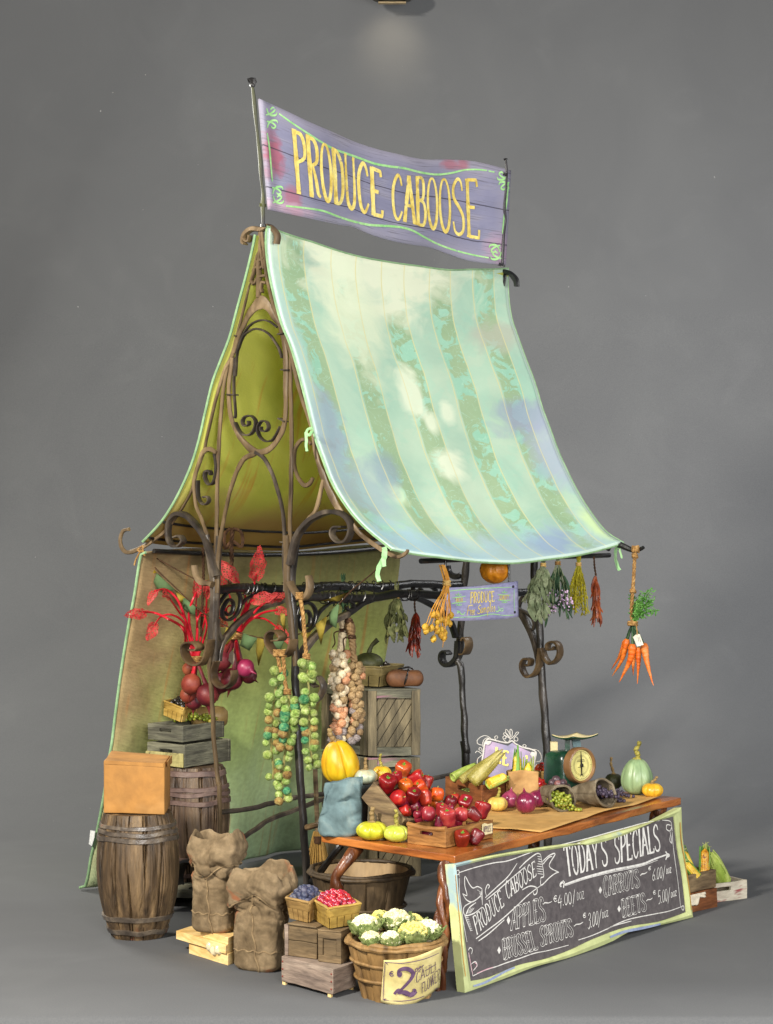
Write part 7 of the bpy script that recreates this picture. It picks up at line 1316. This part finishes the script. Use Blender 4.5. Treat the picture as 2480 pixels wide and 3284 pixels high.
# beets
BEET = mat('dark_beet_skin', [(62, 14, 22), (96, 26, 36), (124, 48, 46)], 9, rough=.5, bump=.35, bscale=40, spec=.4, rnd=.3, fleck=((70, 40, 40), 20, .64)); BEETO = mat('rusty_beet_skin', [(88, 30, 24), (128, 54, 38), (156, 84, 56)], 9, rough=.5, bump=.35, bscale=40, rnd=.3); BEETM = mat('magenta_beet_skin', [(92, 14, 42), (132, 30, 66), (160, 60, 92)], 9, rough=.4, bump=.25, bscale=40, spec=.5); STALK = mat('scarlet_beet_stalk', [(140, 6, 26), (186, 14, 36), (200, 40, 50)], 20, rough=.4, bump=.2, spec=.5)
q = NT('lacy_red_beet_leaf'); ob = q.tc.outputs['Object']; vr = q.n('TexVoronoi', feature='DISTANCE_TO_EDGE'); q.l(ob, vr.inputs['Vector']); vr.inputs['Scale'].default_value = 95
n1 = q.noise(ob, 16, 4); c = q.ramp(n1, [(.3, lin((164, 34, 40))), (.6, lin((196, 70, 66))), (.8, lin((214, 130, 110)))]); q.fin(c, .6, .3); BLEAF = q.m
tp = q.n('BsdfTransparent'); tl = q.n('BsdfTranslucent'); q.l(c, tl.inputs[0]); m1_ = q.n('MixShader'); m1_.inputs[0].default_value = .3; q.l(q.b.outputs[0], m1_.inputs[1]); q.l(tl.outputs[0], m1_.inputs[2]); m2_ = q.n('MixShader'); q.l(q.mth('MULTIPLY', q.mth('GREATER_THAN', vr.outputs['Distance'], .16), .8), m2_.inputs[0]); q.l(m1_.outputs[0], m2_.inputs[1]); q.l(tp.outputs[0], m2_.inputs[2]); q.l(m2_.outputs[0], q.t.nodes['Material Output'].inputs[0])
def beets(name, label, neck, u, roots, stalks, seed, tie_c):
    f = lambda p, du=0.0: pu(p, u+du); nk = f(neck); t = thing('beet_bunch', label, 'beets', nk, 'beet bunches'); RR = random.Random(seed)
    for (p, rpx, tip, m, du) in roots:
        c = f(p, du); r = 1.1*rpx*c.y/F; tv = f(tip, du)-c; tv.normalize(); ex, ey = frame(tv)
        pr = cat([V3((a, b, 0)) for a, b in [(.10,-1.12),(.3,-1.0),(.75,-.7),(1.0,-.1),(.93,.4),(.62,.8),(.26,1.02),(.13,1.25),(.06,1.55),(.02,1.8)]], 4)
        MB().lathe(c, [(max(.01, q_.x), q_.y) for q_ in pr], 32, lambda th, i, rr, z: (rr*(1+.04*noise.noise(V3((math.cos(th)*1.4+seed, math.sin(th)*1.4, z*1.4)))), z), (ex*r, ey*r, tv*r)).build('root', m, t, smooth=70)
        cr = c-tv*r; MB().tube(cat([cr+tv*r*.1, lerp(cr, nk, .5)+V3((0, .004, .0)), nk], 5), [r*.22, .008, .006], 7).build('stalk', BEET if m is BEET else STALK, t)
    for L, rr, leaf in stalks:
        pull = -.24 if L[-1][0] < n_(600, 0)[0] else 0; P = [f(p, RR.uniform(-.03, .03)*min(1, i/2)+pull*(i/(len(L)-1))**1.3) for i, p in enumerate(L)]; MB().tube(cat(P, 6), lambda q_, rr=rr: rr*(1-.5*q_), 7).build('stalk', STALK, t)
        if leaf:
            d = (P[-1]-P[-2]).normalized(); sz = 1.22*leaf*P[-1].y/F; up = d.cross(V3((0, -1, .2))).normalized(); up = V3((RR.uniform(-.35, .35), -.9, RR.uniform(.1, .5))); up = up-d*up.dot(d)
            g = leafgrid(P[-1]-d*sz*.35, d+V3((0, 0, -.18)), up, sz*1.75, sz*.78, RR.uniform(-.5, -.2), seed+len(L)*2.3+P[-1].x*9, 12, 9, .22); MB().grid(g, uv=False).build('leaf', BLEAF, t, smooth=80)
    mb = wrap(MB(), nk, tie_c, .03, 4, w=.0042); mb.build('twine', TWINE, t); return t
n_ = N4
beets('beet_bunch', 'left bunch of rusty beets with long curling red stalks hanging behind the left post', n_(765,1120), .13,
 [(n_(715,1385), 30, n_(680,1620), BEETO, -.02), (n_(885,1500), 32, n_(915,1760), BEET, 0), (n_(680,1500), 24, n_(650,1660), BEETO, .05), (n_(740,1560), 26, n_(730,1750), BEET, .08), (n_(690,1220), 20, n_(650,1300), BEETO, .05)],
 [([n_(740,1090),n_(690,860),n_(640,660),n_(560,470),n_(440,370),n_(330,385)], .008, 34), ([n_(730,1080),n_(660,900),n_(660,720),n_(590,620),n_(520,520),n_(470,450)], .0065, 30), ([n_(745,1080),n_(690,850),n_(600,760),n_(480,690),n_(320,620),n_(200,610)], .008, 38), ([n_(745,1080),n_(700,880),n_(620,710),n_(500,640),n_(390,660),n_(320,750)], .0065, 40), ([n_(770,1080),n_(705,820),n_(690,620),n_(740,460),n_(800,370),n_(880,350)], .0075, 30), ([n_(770,1080),n_(780,800),n_(765,580),n_(770,420)], .006, 30), ([n_(780,1080),n_(820,860),n_(870,640),n_(880,430)], .0065, 30), ([n_(790,1080),n_(850,900),n_(880,760),n_(850,620)], .006, 42), ([n_(760,1080),n_(770,870),n_(780,700),n_(830,600)], .006, 32), ([n_(720,1090),n_(655,950),n_(640,830),n_(570,740),n_(460,690)], .006, 0)], 3, .026)
beets('beet_bunch', 'right bunch of magenta beets with lacy red leaves hanging under the beam', n_(1190,870), .24,
 [(n_(1290,1210), 27, n_(1400,1270), BEETM, -.05), (n_(1330,1290), 24, n_(1440,1375), BEET, .04), (n_(1150,1330), 32, n_(1120,1450), BEET, 0), (n_(1040,1130), 30, n_(1000,1240), BEET, .03), (n_(1060,1030), 24, n_(1030,1100), BEETO, .06), (n_(1030,1370), 30, n_(1010,1480), BEET, .05)],
 [([n_(1200,830),n_(1250,680),n_(1300,520),n_(1270,380),n_(1180,240)], .007, 44), ([n_(1210,830),n_(1290,640),n_(1360,460),n_(1390,300),n_(1410,200)], .007, 54), ([n_(1220,830),n_(1320,700),n_(1440,560),n_(1560,480)], .007, 34), ([n_(1230,840),n_(1320,720),n_(1480,620),n_(1640,590)], .008, 34), ([n_(1230,840),n_(1340,690),n_(1480,680),n_(1560,720),n_(1650,790)], .006, 38), ([n_(1190,830),n_(1180,640),n_(1130,540),n_(1060,620)], .006, 52), ([n_(1190,830),n_(1170,620),n_(1120,420),n_(1060,320)], .006, 36), ([n_(1210,830),n_(1260,620),n_(1330,520),n_(1390,480)], .006, 40)], 8, .028)
tg = MB(); P = [pu(n_(*p), .12) for p in [(1150,1020),(1172,1060),(1175,1120),(1158,1180),(1110,1130),(1120,1060)]]; tg.prism(P, SU*.002); tg.build('paper_tag', mat('grey_paper_tag', [(120, 106, 90), (150, 136, 116)], 20, rough=.8), label='small grey paper tag hanging from the right beet bunch', cat='tag')
# brussels sprout strings
SPR = mat('sprout_skin', [(84, 116, 44), (150, 174, 86), (198, 206, 146)], 1.3, rough=.5, bump=.5, bscale=5, rnd=.8, spec=.4, bd=.07, fleck=((150, 100, 56), 1.6, .68), vary=.5); SPRB = mat('brownish_sprout_skin', [(92, 58, 28), (160, 126, 70), (170, 164, 100)], 1.3, rough=.5, bump=.5, bscale=5, bd=.07, rnd=.5, vary=.5); SPRT = mat('teal_sprout_skin', [(24, 84, 60), (70, 140, 92), (150, 182, 116)], 1.3, rough=.5, bump=.5, bscale=5, bd=.07, rnd=.7, vary=.5)
sphere_me = {}
def sprout_mesh(m):
    if m.name not in sphere_me:
        mb = MB().ball(V3(), 1, 24, 15, lambda th, i, r, z: (r*(1+.06*max(0, math.cos(3*th+z*2.2))**6-.05*max(0, math.cos(2*th-z*3+1))**10), z*.96+(.08 if z < -.95 else 0))); o = mb.build('sprout', m, loc=(0, 0, 0), smooth=60); sphere_me[m.name] = o.data; bpy.data.objects.remove(o)
    return sphere_me[m.name]
def blobchild(nm, me, parent, p, r, RR, sq=1.0, up=None):
    o = bpy.data.objects.new(nm, me); COL.objects.link(o); o.parent = parent; o.location = V3(p)-parent.location; o.scale = (r, r, r*sq); o.rotation_euler = (RR.uniform(-.6, .6), RR.uniform(-.6, .6), RR.uniform(0, 6)) if up is None else up; return o
def sprouts(label, top_rope, path, rows, r, seed):
    P = [pu(p, -.05) for p in path]; t = thing('sprout_string', label, 'sprouts', P[0], 'strings of brussels sprouts'); RR = random.Random(seed); L = resamp(cat(P, 6), 80)
    rope(MB(), [pu(p, -.05) for p in top_rope], .0075, 3, m=50).build('rope', TWINE, t); mb = MB(); kn = pu(top_rope[-1], -.05)
    wrap(mb, kn, .013, .022, 4, w=.004).build('knot', TWINE, t); wrap(MB(), pu(top_rope[0], -.05), .014, .03, 4, w=.004).build('knot', TWINE, t)
    MB().tube(L, .005, 6, wob=.003).build('stem', mat('sprout_stem', [(104, 104, 52), (150, 140, 84)], 20, rough=.7) if 'sprout_stem' not in bpy.data.materials else bpy.data.materials['sprout_stem'], t)
    for i in range(rows):
        f = i/(rows-1); p = L[int(f*79)]
        for s in (-1, 1):
            if RR.random() < .93:
                rr = r*RR.uniform(.82, 1.15)*(1-.15*f); m = SPRB if RR.random() < .2 else (SPRT if RR.random() < .22 else SPR)
                blobchild('sprout', sprout_mesh(m), t, p+V3((s*RR.uniform(.014, .023), RR.uniform(-.02, .012), RR.uniform(-.012, .012))), rr, RR)
    return t
sprouts('left string of brussels sprouts hanging from the curl on the middle post', [K4(1000,640),K4(1010,690),K4(1016,740)], [K4(1014,750),K4(985,900),K4(975,1050),K4(965,1150),K4(975,1290),(878,2500)], 14, .0205, 1)
sprouts('longer middle string of brussels sprouts hanging from the curl beside the left one', [K4(1032,640),K4(1042,720),K4(1045,800),K4(1062,870)], [K4(1068,890),K4(1080,1000),K4(1070,1120),K4(1050,1220),K4(1040,1299),(905,2510),(912,2555),(910,2570)], 17, .0215, 2)
sprouts('right string of brussels sprouts hanging on the long rope from the small hook', [K4(1135,300),K4(1150,380),K4(1160,480),K4(1168,580),K4(1175,660)], [K4(1180,680),K4(1185,790),K4(1190,900),K4(1190,1010),K4(1195,1110),K4(1200,1200),K4(1208,1275),(1006,2455)], 15, .0205, 3)
# garlic braids
GAR = mat('ivory_garlic_skin', [(190, 156, 112), (226, 208, 172), (236, 226, 204)], 1.4, (3, 3, .6), .6, .4, 4, (5, 5, .6), bd=.15, rnd=.3, fleck=((196, 128, 92), 1.6, .66)); GARP = mat('pinkish_garlic_skin', [(170, 92, 54), (206, 148, 108), (216, 180, 146)], 1.4, (3, 3, .6), .6, .4, 4, (5, 5, .6), bd=.15, rnd=.2); GARG = mat('grey_garlic_skin', [(92, 78, 74), (146, 134, 128), (174, 162, 162)], 1.4, (3, 3, .6), .6, .4, 4, (5, 5, .6), bd=.15, rnd=.25); GART = mat('brownish_garlic_skin', [(104, 76, 46), (158, 130, 90), (190, 164, 124)], 1.4, (3, 3, .6), .6, .4, 4, (5, 5, .6), bd=.15, rnd=.25)
def garlic_mesh(m):
    if m.name not in sphere_me:
        pr = cat([V3((a, b, 0)) for a, b in [(.06,-.85),(.4,-.8),(.85,-.5),(1.0,-.05),(.86,.42),(.5,.74),(.22,.88),(.14,1.02),(.12,1.08)]], 3); o = MB().lathe(V3(), [(max(.01, p.x), p.y) for p in pr], 28, lambda th, i, r, z: (r*(1-.07*abs(math.cos(4*th))**3), z)).build('garlic_bulb', m, loc=(0, 0, 0), smooth=60); sphere_me[m.name] = o.data; bpy.data.objects.remove(o)
    return sphere_me[m.name]
def garlic(label, head, path, n, r, wid, seed, main, low, headr):
    f = lambda p: pv(p, vB-.03 if seed == 1 else vB+.01); P = [f(p) for p in path]; H = [f(p) for p in head]; t = thing('garlic_braid', label, 'garlic', H[0], 'garlic braids'); RR = random.Random(seed); L = resamp(cat(P, 6), 80)
    mb = MB(); Q = resamp(cat(H, 6), 40)
    for k in range(3): mb.tube([p+V3((math.cos(i*.5+k*2.09), math.sin(i*.5+k*2.09), 0))*headr*.45 for i, p in enumerate(Q)], lambda q_: headr*(.72-.25*q_+.35*math.exp(-((q_-.1)/.12)**2)), 8, wob=.004, wf=40)
    mb.build('braid', GAR if seed == 1 else GART, t, smooth=60); wrap(MB(), Q[14], headr*1.0, .02, 3, w=.004).build('twine', DARKTWINE, t); wrap(MB(), Q[0]+UZ*.012, headr*.9, .02, 3, w=.0045).build('twine', DARKTWINE, t); MB().tube(cat([Q[14]+V3((-headr, -.01, 0)), Q[14]+V3((-headr*2.2, -.02, -.01)), Q[14]+V3((-headr*2, -.02, -.05)), Q[14]+V3((-headr*2.6, -.02, -.07))], 4), .003, 5).build('twine_end', DARKTWINE, t)
    pts = []; k = 0
    while len(pts) < n and k < 8000:
        k += 1; fz = RR.random(); a = RR.uniform(0, 6.28); p = L[int(fz*79)]+V3((math.cos(a)*wid, math.sin(a)*wid*.8, 0))*RR.uniform(.55, 1)*(1-.2*fz)
        if all((p-q_).length > r*1.28 for q_, _, _ in pts): pts.append((p, a, fz))
    for p, a, fz in pts:
        m = main; x = RR.random()
        if fz > .9 and x < .8: m = GARG
        elif fz > .6 and x < .45: m = low
        elif x < .12: m = GART
        elif x > .93: m = GARP
        o = blobchild('garlic_bulb', garlic_mesh(m), t, p, r*RR.uniform(.85, 1.15), RR, .95); d = V3((math.cos(a), math.sin(a), RR.uniform(-1.1, .2))); o.rotation_euler = d.to_track_quat('Z', 'Y').to_euler()
garlic('front braid of ivory and pinkish garlic hanging from the right bracket', [N3(845,560),N3(862,620),N3(835,720),N3(825,800),N3(805,900)], [L6(350,60),L6(360,300),L6(345,560),L6(350,800),L6(360,1000),L6(320,1170)], 70, .0200, .034, 1, GAR, GARP, .019)
garlic('rear braid of brownish and grey garlic half behind the ivory one', [N3(900,600),N3(925,690),N3(935,800),N3(945,900),N3(955,1010)], [L6(555,215),L6(560,400),L6(555,600),L6(570,800),L6(560,1000),L6(525,1190)], 56, .0188, .030, 2, GART, GARG, .016)
# herb bundles
def leafy(label, top, bottom, spread, n, leafL, leafW, m, seed, name='herb_bundle', stemm=None, tie_at=.12, catg='herbs', extra=None, tiecol=TWINE, upstick=.03, plane=None, curl=-.3, stems=14):
    a, b = top, bottom; t = thing(name, label, catg, a, 'dried bunches hanging under the canopy'); RR = random.Random(seed); sm = stemm or m; mb = MB(); ends = []
    for k in range(stems):
        ang = RR.uniform(0, 6.28); rr = spread*math.sqrt(RR.random()); e = lerp(a, b, RR.uniform(.72, 1))+V3((math.cos(ang)*rr, math.sin(ang)*rr*.7, 0)); kn = lerp(a, b, tie_at)+V3((math.cos(ang)*.006, math.sin(ang)*.006, 0)); up = a+V3((math.cos(ang)*.010, math.sin(ang)*.01, RR.uniform(0, upstick)))
        P = cat([up, kn, lerp(kn, e, .45)+V3((math.cos(ang)*rr*.15, 0, 0)), e], 6); mb.tube(P, .0016, 4); ends.append(P)
    mb.build('stems', sm, t); lf = MB()
    for k in range(n):
        P = RR.choice(ends); f = RR.uniform(.42, 1); p = P[int(f*(len(P)-1))]; d = V3((RR.uniform(-1, 1)*.7, RR.uniform(-1, .4)*.7, -1.0)).normalized(); up = V3((RR.uniform(-1, 1), -1, RR.uniform(-.4, .8)))
        lf.grid(leafgrid(p, d, up-d*up.dot(d), leafL*RR.uniform(.6, 1.2), leafW*RR.uniform(.6, 1.2), curl, seed+k*.7, 6, 4, .12), uv=False)
    lf.build('foliage', m, t, smooth=80, solid=.0006); wrap(MB(), lerp(a, b, tie_at), .011, .016, 4, w=.0028).build('tie', tiecol, t)
    return t, ends, RR
SAGE = mat('grey_green_sage_leaf', [(92, 104, 72), (130, 140, 104), (168, 172, 138)], 20, rough=.8, bump=.4, translucent=.15); DGREEN = mat('dark_green_herb', [(22, 46, 30), (44, 72, 44), (84, 104, 70)], 20, rough=.75, bump=.4); OLIVEL = mat('dull_olive_leaf', [(62, 68, 36), (94, 98, 58), (128, 124, 82)], 20, rough=.75, bump=.4, translucent=.15); YG = mat('yellow_green_sprigs', [(130, 120, 16), (168, 156, 30), (150, 150, 50)], 24, rough=.75, bump=.3, translucent=.15); STRAWT = mat('straw_tie', [(180, 140, 70), (206, 172, 104)], 20, rough=.8); LILAC = mat('lilac_blossom', [(150, 116, 156), (190, 160, 190), (214, 190, 208)], 30, rough=.8, bump=.2)
beamA = lambda p: pv(p, vA); beamB = lambda p: pv(p, vB); eav = lambda p: pv(p, .60)
leafy('short dark green herb bundle tied over the upper beam above the garlic', beamA(N3(838,130)), beamA(N3(840,470)), .05, 110, .03, .007, DGREEN, 5, tie_at=.16, tiecol=STRAWT, stems=26)
leafy('dull olive leafy bundle hanging from the beam left of the first chili bunch', beamB(M4(175,330)), beamB(M4(155,900)), .062, 75, .045, .02, OLIVEL, 6, tie_at=.2, tiecol=STRAWT, upstick=.02)
leafy('grey green sage bundle at the left end of the eave row', eav(M5(240,245)), eav(M5(190,900)), .085, 80, .055, .024, SAGE, 7, tie_at=.04, tiecol=STRAWT)
t, ends, RR = leafy('dark green herb bundle with drooping lilac blossoms second from the sage', eav(M5(415,215)), eav(M5(440,940)), .075, 90, .055, .010, DGREEN, 8, tie_at=.05, stemm=SAGE, stems=22)
mb = MB()
for k in range(130):
    P = RR.choice(ends); f = RR.uniform(.78, 1.0); p = P[int(f*(len(P)-1))]+V3((RR.uniform(-.012, .012), RR.uniform(-.02, .006), RR.uniform(-.02, .01))); mb.ball(p, RR.uniform(.003, .0055), 6, 5)
mb.build('blossoms', LILAC, t)
leafy('yellow green sprig bundle between the lilac herbs and the second chili bunch', eav(M5(670,210)), eav(M5(650,890)), .058, 420, .02, .005, YG, 9, tie_at=.08, tiecol=STRAWT, stems=34)
CHI = mat('dried_red_chili', [(70, 16, 8), (116, 34, 14), (150, 62, 24)], 20, rough=.35, bump=.4, bscale=50, spec=.5)
def chili(label, rp, c0, c1, wd, n, seed, m):
    t = thing('chili_bunch', label, 'chilies', rp[0], 'dried bunches hanging under the canopy'); RR = random.Random(seed); rope(MB(), rp, .0042, 2, m=40).build('rope', DARKTWINE, t)
    for k in range(n):
        f = RR.random()**.8; a = RR.uniform(0, 6.28); p = lerp(c0, c1, f*.62); L = (c1-c0).length*RR.uniform(.28, .42); o = V3((math.cos(a), math.sin(a), 0)); MB().tube(cat([p, p+o*wd*.55-UZ*L*.3, p+o*wd*RR.uniform(.6, 1.1)-UZ*L*.7, p+o*wd*RR.uniform(.5, 1.4)-UZ*L], 5), lambda q_: .0062*(1-q_)**.6+.0012, 6, wob=.0015, wf=60).build('chili', m, t)
chili('first dried red chili bunch hanging from the beam beside the golden seed heads', [beamB(M4(372,470)), beamB(M4(368,540)), beamB(M4(375,620))], beamB(M4(375,620)), beamB(M4(345,1120)), .026, 42, 2, CHI); chili('second dried chili bunch on a twisted rope at the right end of the eave row', [eav(M5(855,170)), eav(M5(862,280)), eav(M5(880,405))], eav(M5(880,400)), eav(M5(890,1040)), .022, 34, 5, mat('orange_brown_chili', [(84, 30, 12), (140, 62, 24), (172, 92, 40)], 20, rough=.4, bump=.4, bscale=50, spec=.5))
# golden seed heads
GOLD = mat('golden_seed_head', [(140, 92, 14), (196, 150, 40), (206, 172, 84)], 1.5, rough=.45, bump=.3, bscale=6, bd=.1, rnd=.3); GSTEM = mat('golden_stem', [(170, 110, 24), (200, 146, 54)], 16, rough=.6, bump=.2); tA = eav(M4(660,105)); t = thing('seed_head_bunch', 'bunch of long stemmed golden seed heads hanging in front of the small sign', 'seed heads', tA, 'dried bunches hanging under the canopy'); RR = random.Random(4); kn = eav(M4(650,300)); kn = kn-SV*-.03; mb = MB(); heads = []
pm = None
for (x, y) in [(480,770),(492,815),(545,785),(570,900),(610,720),(565,640),(605,640),(720,690),(745,735),(690,700),(760,645),(610,810),(650,855),(690,835),(680,880),(655,800),(668,990),(640,690),(600,790),(705,720)]:
    e = pv(M4(x, y), .63); a = RR.uniform(0, 6.28); P = cat([tA+V3((math.cos(a)*.012, math.sin(a)*.01, 0)), kn+V3((math.cos(a)*.011, math.sin(a)*.009, 0)), lerp(kn, e, .5)+V3((RR.uniform(-.01, .01), -.01, 0)), e], 6); mb.tube(P, .0021, 4, wob=.001, wf=80)
    if (x, y) != (668, 990): heads.append((e, (P[-1]-P[-3]).normalized()))
mb.build('stems', GSTEM, t); wrap(MB(), kn, .015, .022, 4, w=.003).build('tie', STRAWT, t)
for e, d in heads:
    if pm is None:
        pr = [(.1,-1.2),(.55,-.9),(.95,-.3),(1,.15),(.75,.65),(.4,.85),(.5,1.0),(.15,.95)]; o = MB().lathe(V3(), pr, 20, lambda th, i, r, z: (r*(1-.05*abs(math.cos(5*th))), z)).build('seed_head', GOLD, loc=(0, 0, 0), smooth=60); pm = o.data; bpy.data.objects.remove(o)
    blobchild('seed_head', pm, t, e, RR.uniform(.0115, .0155), RR, 1.1, d.to_track_quat('Z', 'Y').to_euler())
# small hanging sign
ssv = .575
def ssurf(x, y, off=0.0): p = pv((x, y), ssv); u = (p-SN).dot(SU); return p+SV*(.008*math.sin(u*9)+off), SV
sg = thing('hanging_sign', 'small lavender board offering produce samples hung on two dark rods under the eave', 'sign', ssurf(*M4(1080,300))[0])
tp_ = resamp(cat([V3((*M4(*p), 0)) for p in [(702,352),(850,345),(1000,335),(1150,318),(1300,300),(1456,280)]], 6), 31); bt2 = resamp(cat([V3((*M4(*p), 0)) for p in [(738,698),(880,706),(1020,700),(1180,692),(1320,682),(1464,658)]], 6), 31)
MB().grid([[ssurf(*lerp(tp_[j], bt2[j], i/10)[:2])[0] for j in range(31)] for i in range(11)])  .build('board', mat('pale_lavender_sign_paint', [(126, 124, 158), (148, 146, 178), (164, 158, 178)], 7, (1, 1, 3), .65, .2, 60, fleck=((112, 104, 120), 12, .66)), sg, smooth=70, solid=.009)
ss_ = lambda x, y: ssurf(x, y, .0052); tx = MB()
lettering(tx, 'PRODUCE', (M4(958,518), M4(1198,494), M4(962,398), M4(1195,388)), ss_, 3.6); lettering(tx, 'HIGH', (M4(812,505), M4(885,498), M4(812,462), M4(885,456)), ss_, 1.8); lettering(tx, 'QUALITY', (M4(1250,478), M4(1350,470), M4(1250,432), M4(1350,426)), ss_, 1.7)
lettering(tx, 'F', (M4(918,650), M4(965,640), M4(930,545), M4(985,535)), ss_, 3, serif=False); lettering(tx, 'ree', (M4(955,645), M4(1005,635), M4(958,545), M4(1005,538)), ss_, 2.4, serif=False); lettering(tx, 'S', (M4(1022,630), M4(1062,624), M4(1040,540), M4(1068,535)), ss_, 2.8, serif=False); lettering(tx, 'amples', (M4(1062,622), M4(1205,600), M4(1062,515), M4(1205,495)), ss_, 2.4, serif=False)
tx.build('lettering', YEL, sg, smooth=0); mb = MB()
painted(mb, M4, [[(715,395),(740,388),(900,370),(1050,362),(1200,350),(1380,345)],[(1410,365),(1408,450),(1412,600)],[(745,672),(900,665),(1020,660),(1110,640),(1190,632),(1290,645),(1405,642)],[(770,462),(840,452),(915,440)],[(770,520),(840,508),(920,498)],[(1232,422),(1300,428),(1370,428)],[(1232,480),(1300,485),(1368,484)],[(712,400),(718,440)]], ss_, 2.6)
for cx, cy in ((840,428),(845,535),(1303,400),(1303,505)): painted(mb, M4, [[(cx-28,cy+10),(cx-20,cy-6),(cx-4,cy+6),(cx,cy-22),(cx+6,cy+6),(cx+22,cy-6),(cx+30,cy+8)]], ss_, 2.4)
painted(mb, M4, [[(905,610),(890,635),(865,630),(850,605),(820,600)],[(850,610),(822,625)],[(1212,600),(1235,605),(1255,580),(1290,570)],[(1250,590),(1275,600),(1292,585)],[(1245,575),(1240,550)]], ss_, 3.4); mb.build('ornament', GRN, sg, smooth=0)
for x, y in ((720,400),(1398,338),(1416,612)): MB().ball(ssurf(*M4(x, y), .006)[0], .006, 10, 6).build('bolt', BLACK, sg)
for x, y0, y1 in ((698,60,360),(1380,60,300)): MB().tube([pv(M4(x, y0), ssv-.006), pv(M4(x, y1), ssv-.006)], .005, 7).build('rod', BLACK, sg)
# gourd under the eave
GOURD = mat('warty_orange_gourd_skin', [(176, 92, 8), (206, 130, 18), (150, 84, 16)], 7, rough=.4, bump=.9, bscale=22, spec=.5, bd=.01); gc = pv(M4(1225,160), .5); gr_ = 160*.2994*gc.y/F; t = thing('gourd', 'warty orange gourd hanging above the small sign', 'gourd', gc)
MB().ball(gc, (gr_, gr_, gr_*.92), 48, 28, lambda th, i, r, z: (r*(1+.03*math.cos(9*th)+.03*noise.noise(V3((math.cos(th)*5, math.sin(th)*5, z*5)))), z)).build('flesh', GOURD, t, smooth=80); MB().tube([gc+UZ*gr_*.85, gc+UZ*(gr_+.05)], .006, 7).build('stem', STEMB, t)
# carrots
CAR = mat('orange_carrot_skin', [(196, 82, 14), (216, 110, 28), (212, 134, 72)], 12, (1, 1, 3), .42, .4, 50, (1, 1, 6), spec=.45, rnd=.15); CTOP = mat('feathery_carrot_leaf', [(46, 96, 34), (84, 140, 56), (128, 172, 92)], 24, rough=.7, bump=.2, translucent=.15)
cu = SL-.02; fc = lambda p, d=0.0: pu(M5(*p), cu+d); kn = fc((1328,985)); t = thing('carrot_bunch', 'bunch of orange carrots with feathery tops hanging on a long rope at right', 'carrots', fc((1360,90)))
mb = rope(MB(), [fc((1362,60)), fc((1352,200)), fc((1342,380)), fc((1332,540)), fc((1320,700)), fc((1312,860)), kn], .0078, 3, m=110); wrap(mb, fc((1362,80)), .015, .03, 4, w=.0045); wrap(mb, fc((1355,160)), .012, .02, 3, w=.004); wrap(mb, fc((1332,590)), .012, .016, 3, w=.004); wrap(mb, kn, .02, .018, 4, w=.005); mb.build('rope', TWINE, t)
for (tx_, ty, bx_, by, mx, my, w_, d) in [(1245,1180,1065,1545,1170,1380,28,.03),(1262,1175,1075,1630,1200,1420,34,.01),(1325,1235,1165,1700,1300,1420,42,-.03),(1400,1275,1385,1720,1398,1480,32,-.01),(1465,1225,1580,1740,1500,1450,40,-.02),(1350,1330,1335,1620,1335,1480,30,.03)]:
    P = resamp(cat([fc((tx_, ty), d), fc((mx, my), d), fc((bx_, by), d)], 8), 40); r0 = w_*.2635*P[0].y/F*1.22
    MB().tube(P, lambda q_, r0=r0: r0*(.55+.5*min(1, q_/.08) if q_ < .08 else max(.06, 1.05-.98*((q_-.08)/.92)**.95))*(1+.05*math.sin(q_*70)), 14, wob=.0012, wf=60).build('carrot', CAR, t, smooth=60); MB().tube(cat([P[0]-UZ*.006, lerp(P[0], kn, .5)+V3((0, .004, 0)), kn], 4), .0055, 6, wob=.001).build('leaf_stalk', DGREEN, t)
mb = MB(); RR = random.Random(6)
for (x, y) in [(1310,650),(1420,640),(1500,600),(1540,590),(1600,690),(1640,820),(1480,760),(1420,860),(1500,860),(1340,740),(1380,780),(1560,700),(1460,680)]:
    e = fc((x, y), RR.uniform(-.05, .05)); P = cat([kn, lerp(kn, e, .4)+V3((.004, 0, .02)), e], 6); mb.tube(P, .002, 4)
    for k in range(26):
        p = P[int(RR.uniform(.35, 1)*(len(P)-1))]; o = V3((RR.gauss(0, 1), RR.gauss(0, 1), RR.gauss(.3, 1))).normalized(); q2_ = p+o*RR.uniform(.008, .026); mb.tube([p, q2_], .0009, 3)
        for j in range(3): mb.grid(leafgrid(lerp(p, q2_, .5+.25*j), o+V3((RR.uniform(-1, 1), RR.uniform(-1, 1), RR.uniform(-1, 1)))*.8, V3((RR.uniform(-1, 1), -1, .5)), .009, .006, 0, k+j, 3, 3, .2), uv=False)
mb.build('foliage', CTOP, t, smooth=80); P = [fc(p, -.06) for p in [(1335,1150),(1380,1110),(1415,1115),(1462,1245),(1385,1268)]]; tg = MB().prism(P, SU*-.002).build('tag', mat('cream_tag_card', [(206, 200, 184), (226, 222, 208)], 20, rough=.8), t, smooth=0)
sl_ = MB(); painted(sl_, M5, [[(1392,1150),(1402,1180),(1396,1205)],[(1408,1145),(1418,1185)],[(1420,1180),(1425,1215)]], lambda x, y: (pu((x, y), cu-.0625), -SU), 2); sl_.build('scribble', mat('grey_pencil', [(140, 136, 130), (170, 166, 160)], 20), tg, smooth=0)
MB().tube(cat([kn+V3((.01, -.02, 0)), fc((1370,1010), -.06), fc((1382,1080), -.06), fc((1380,1125), -.063)], 4), .003, 5).build('string', TWINE, t)
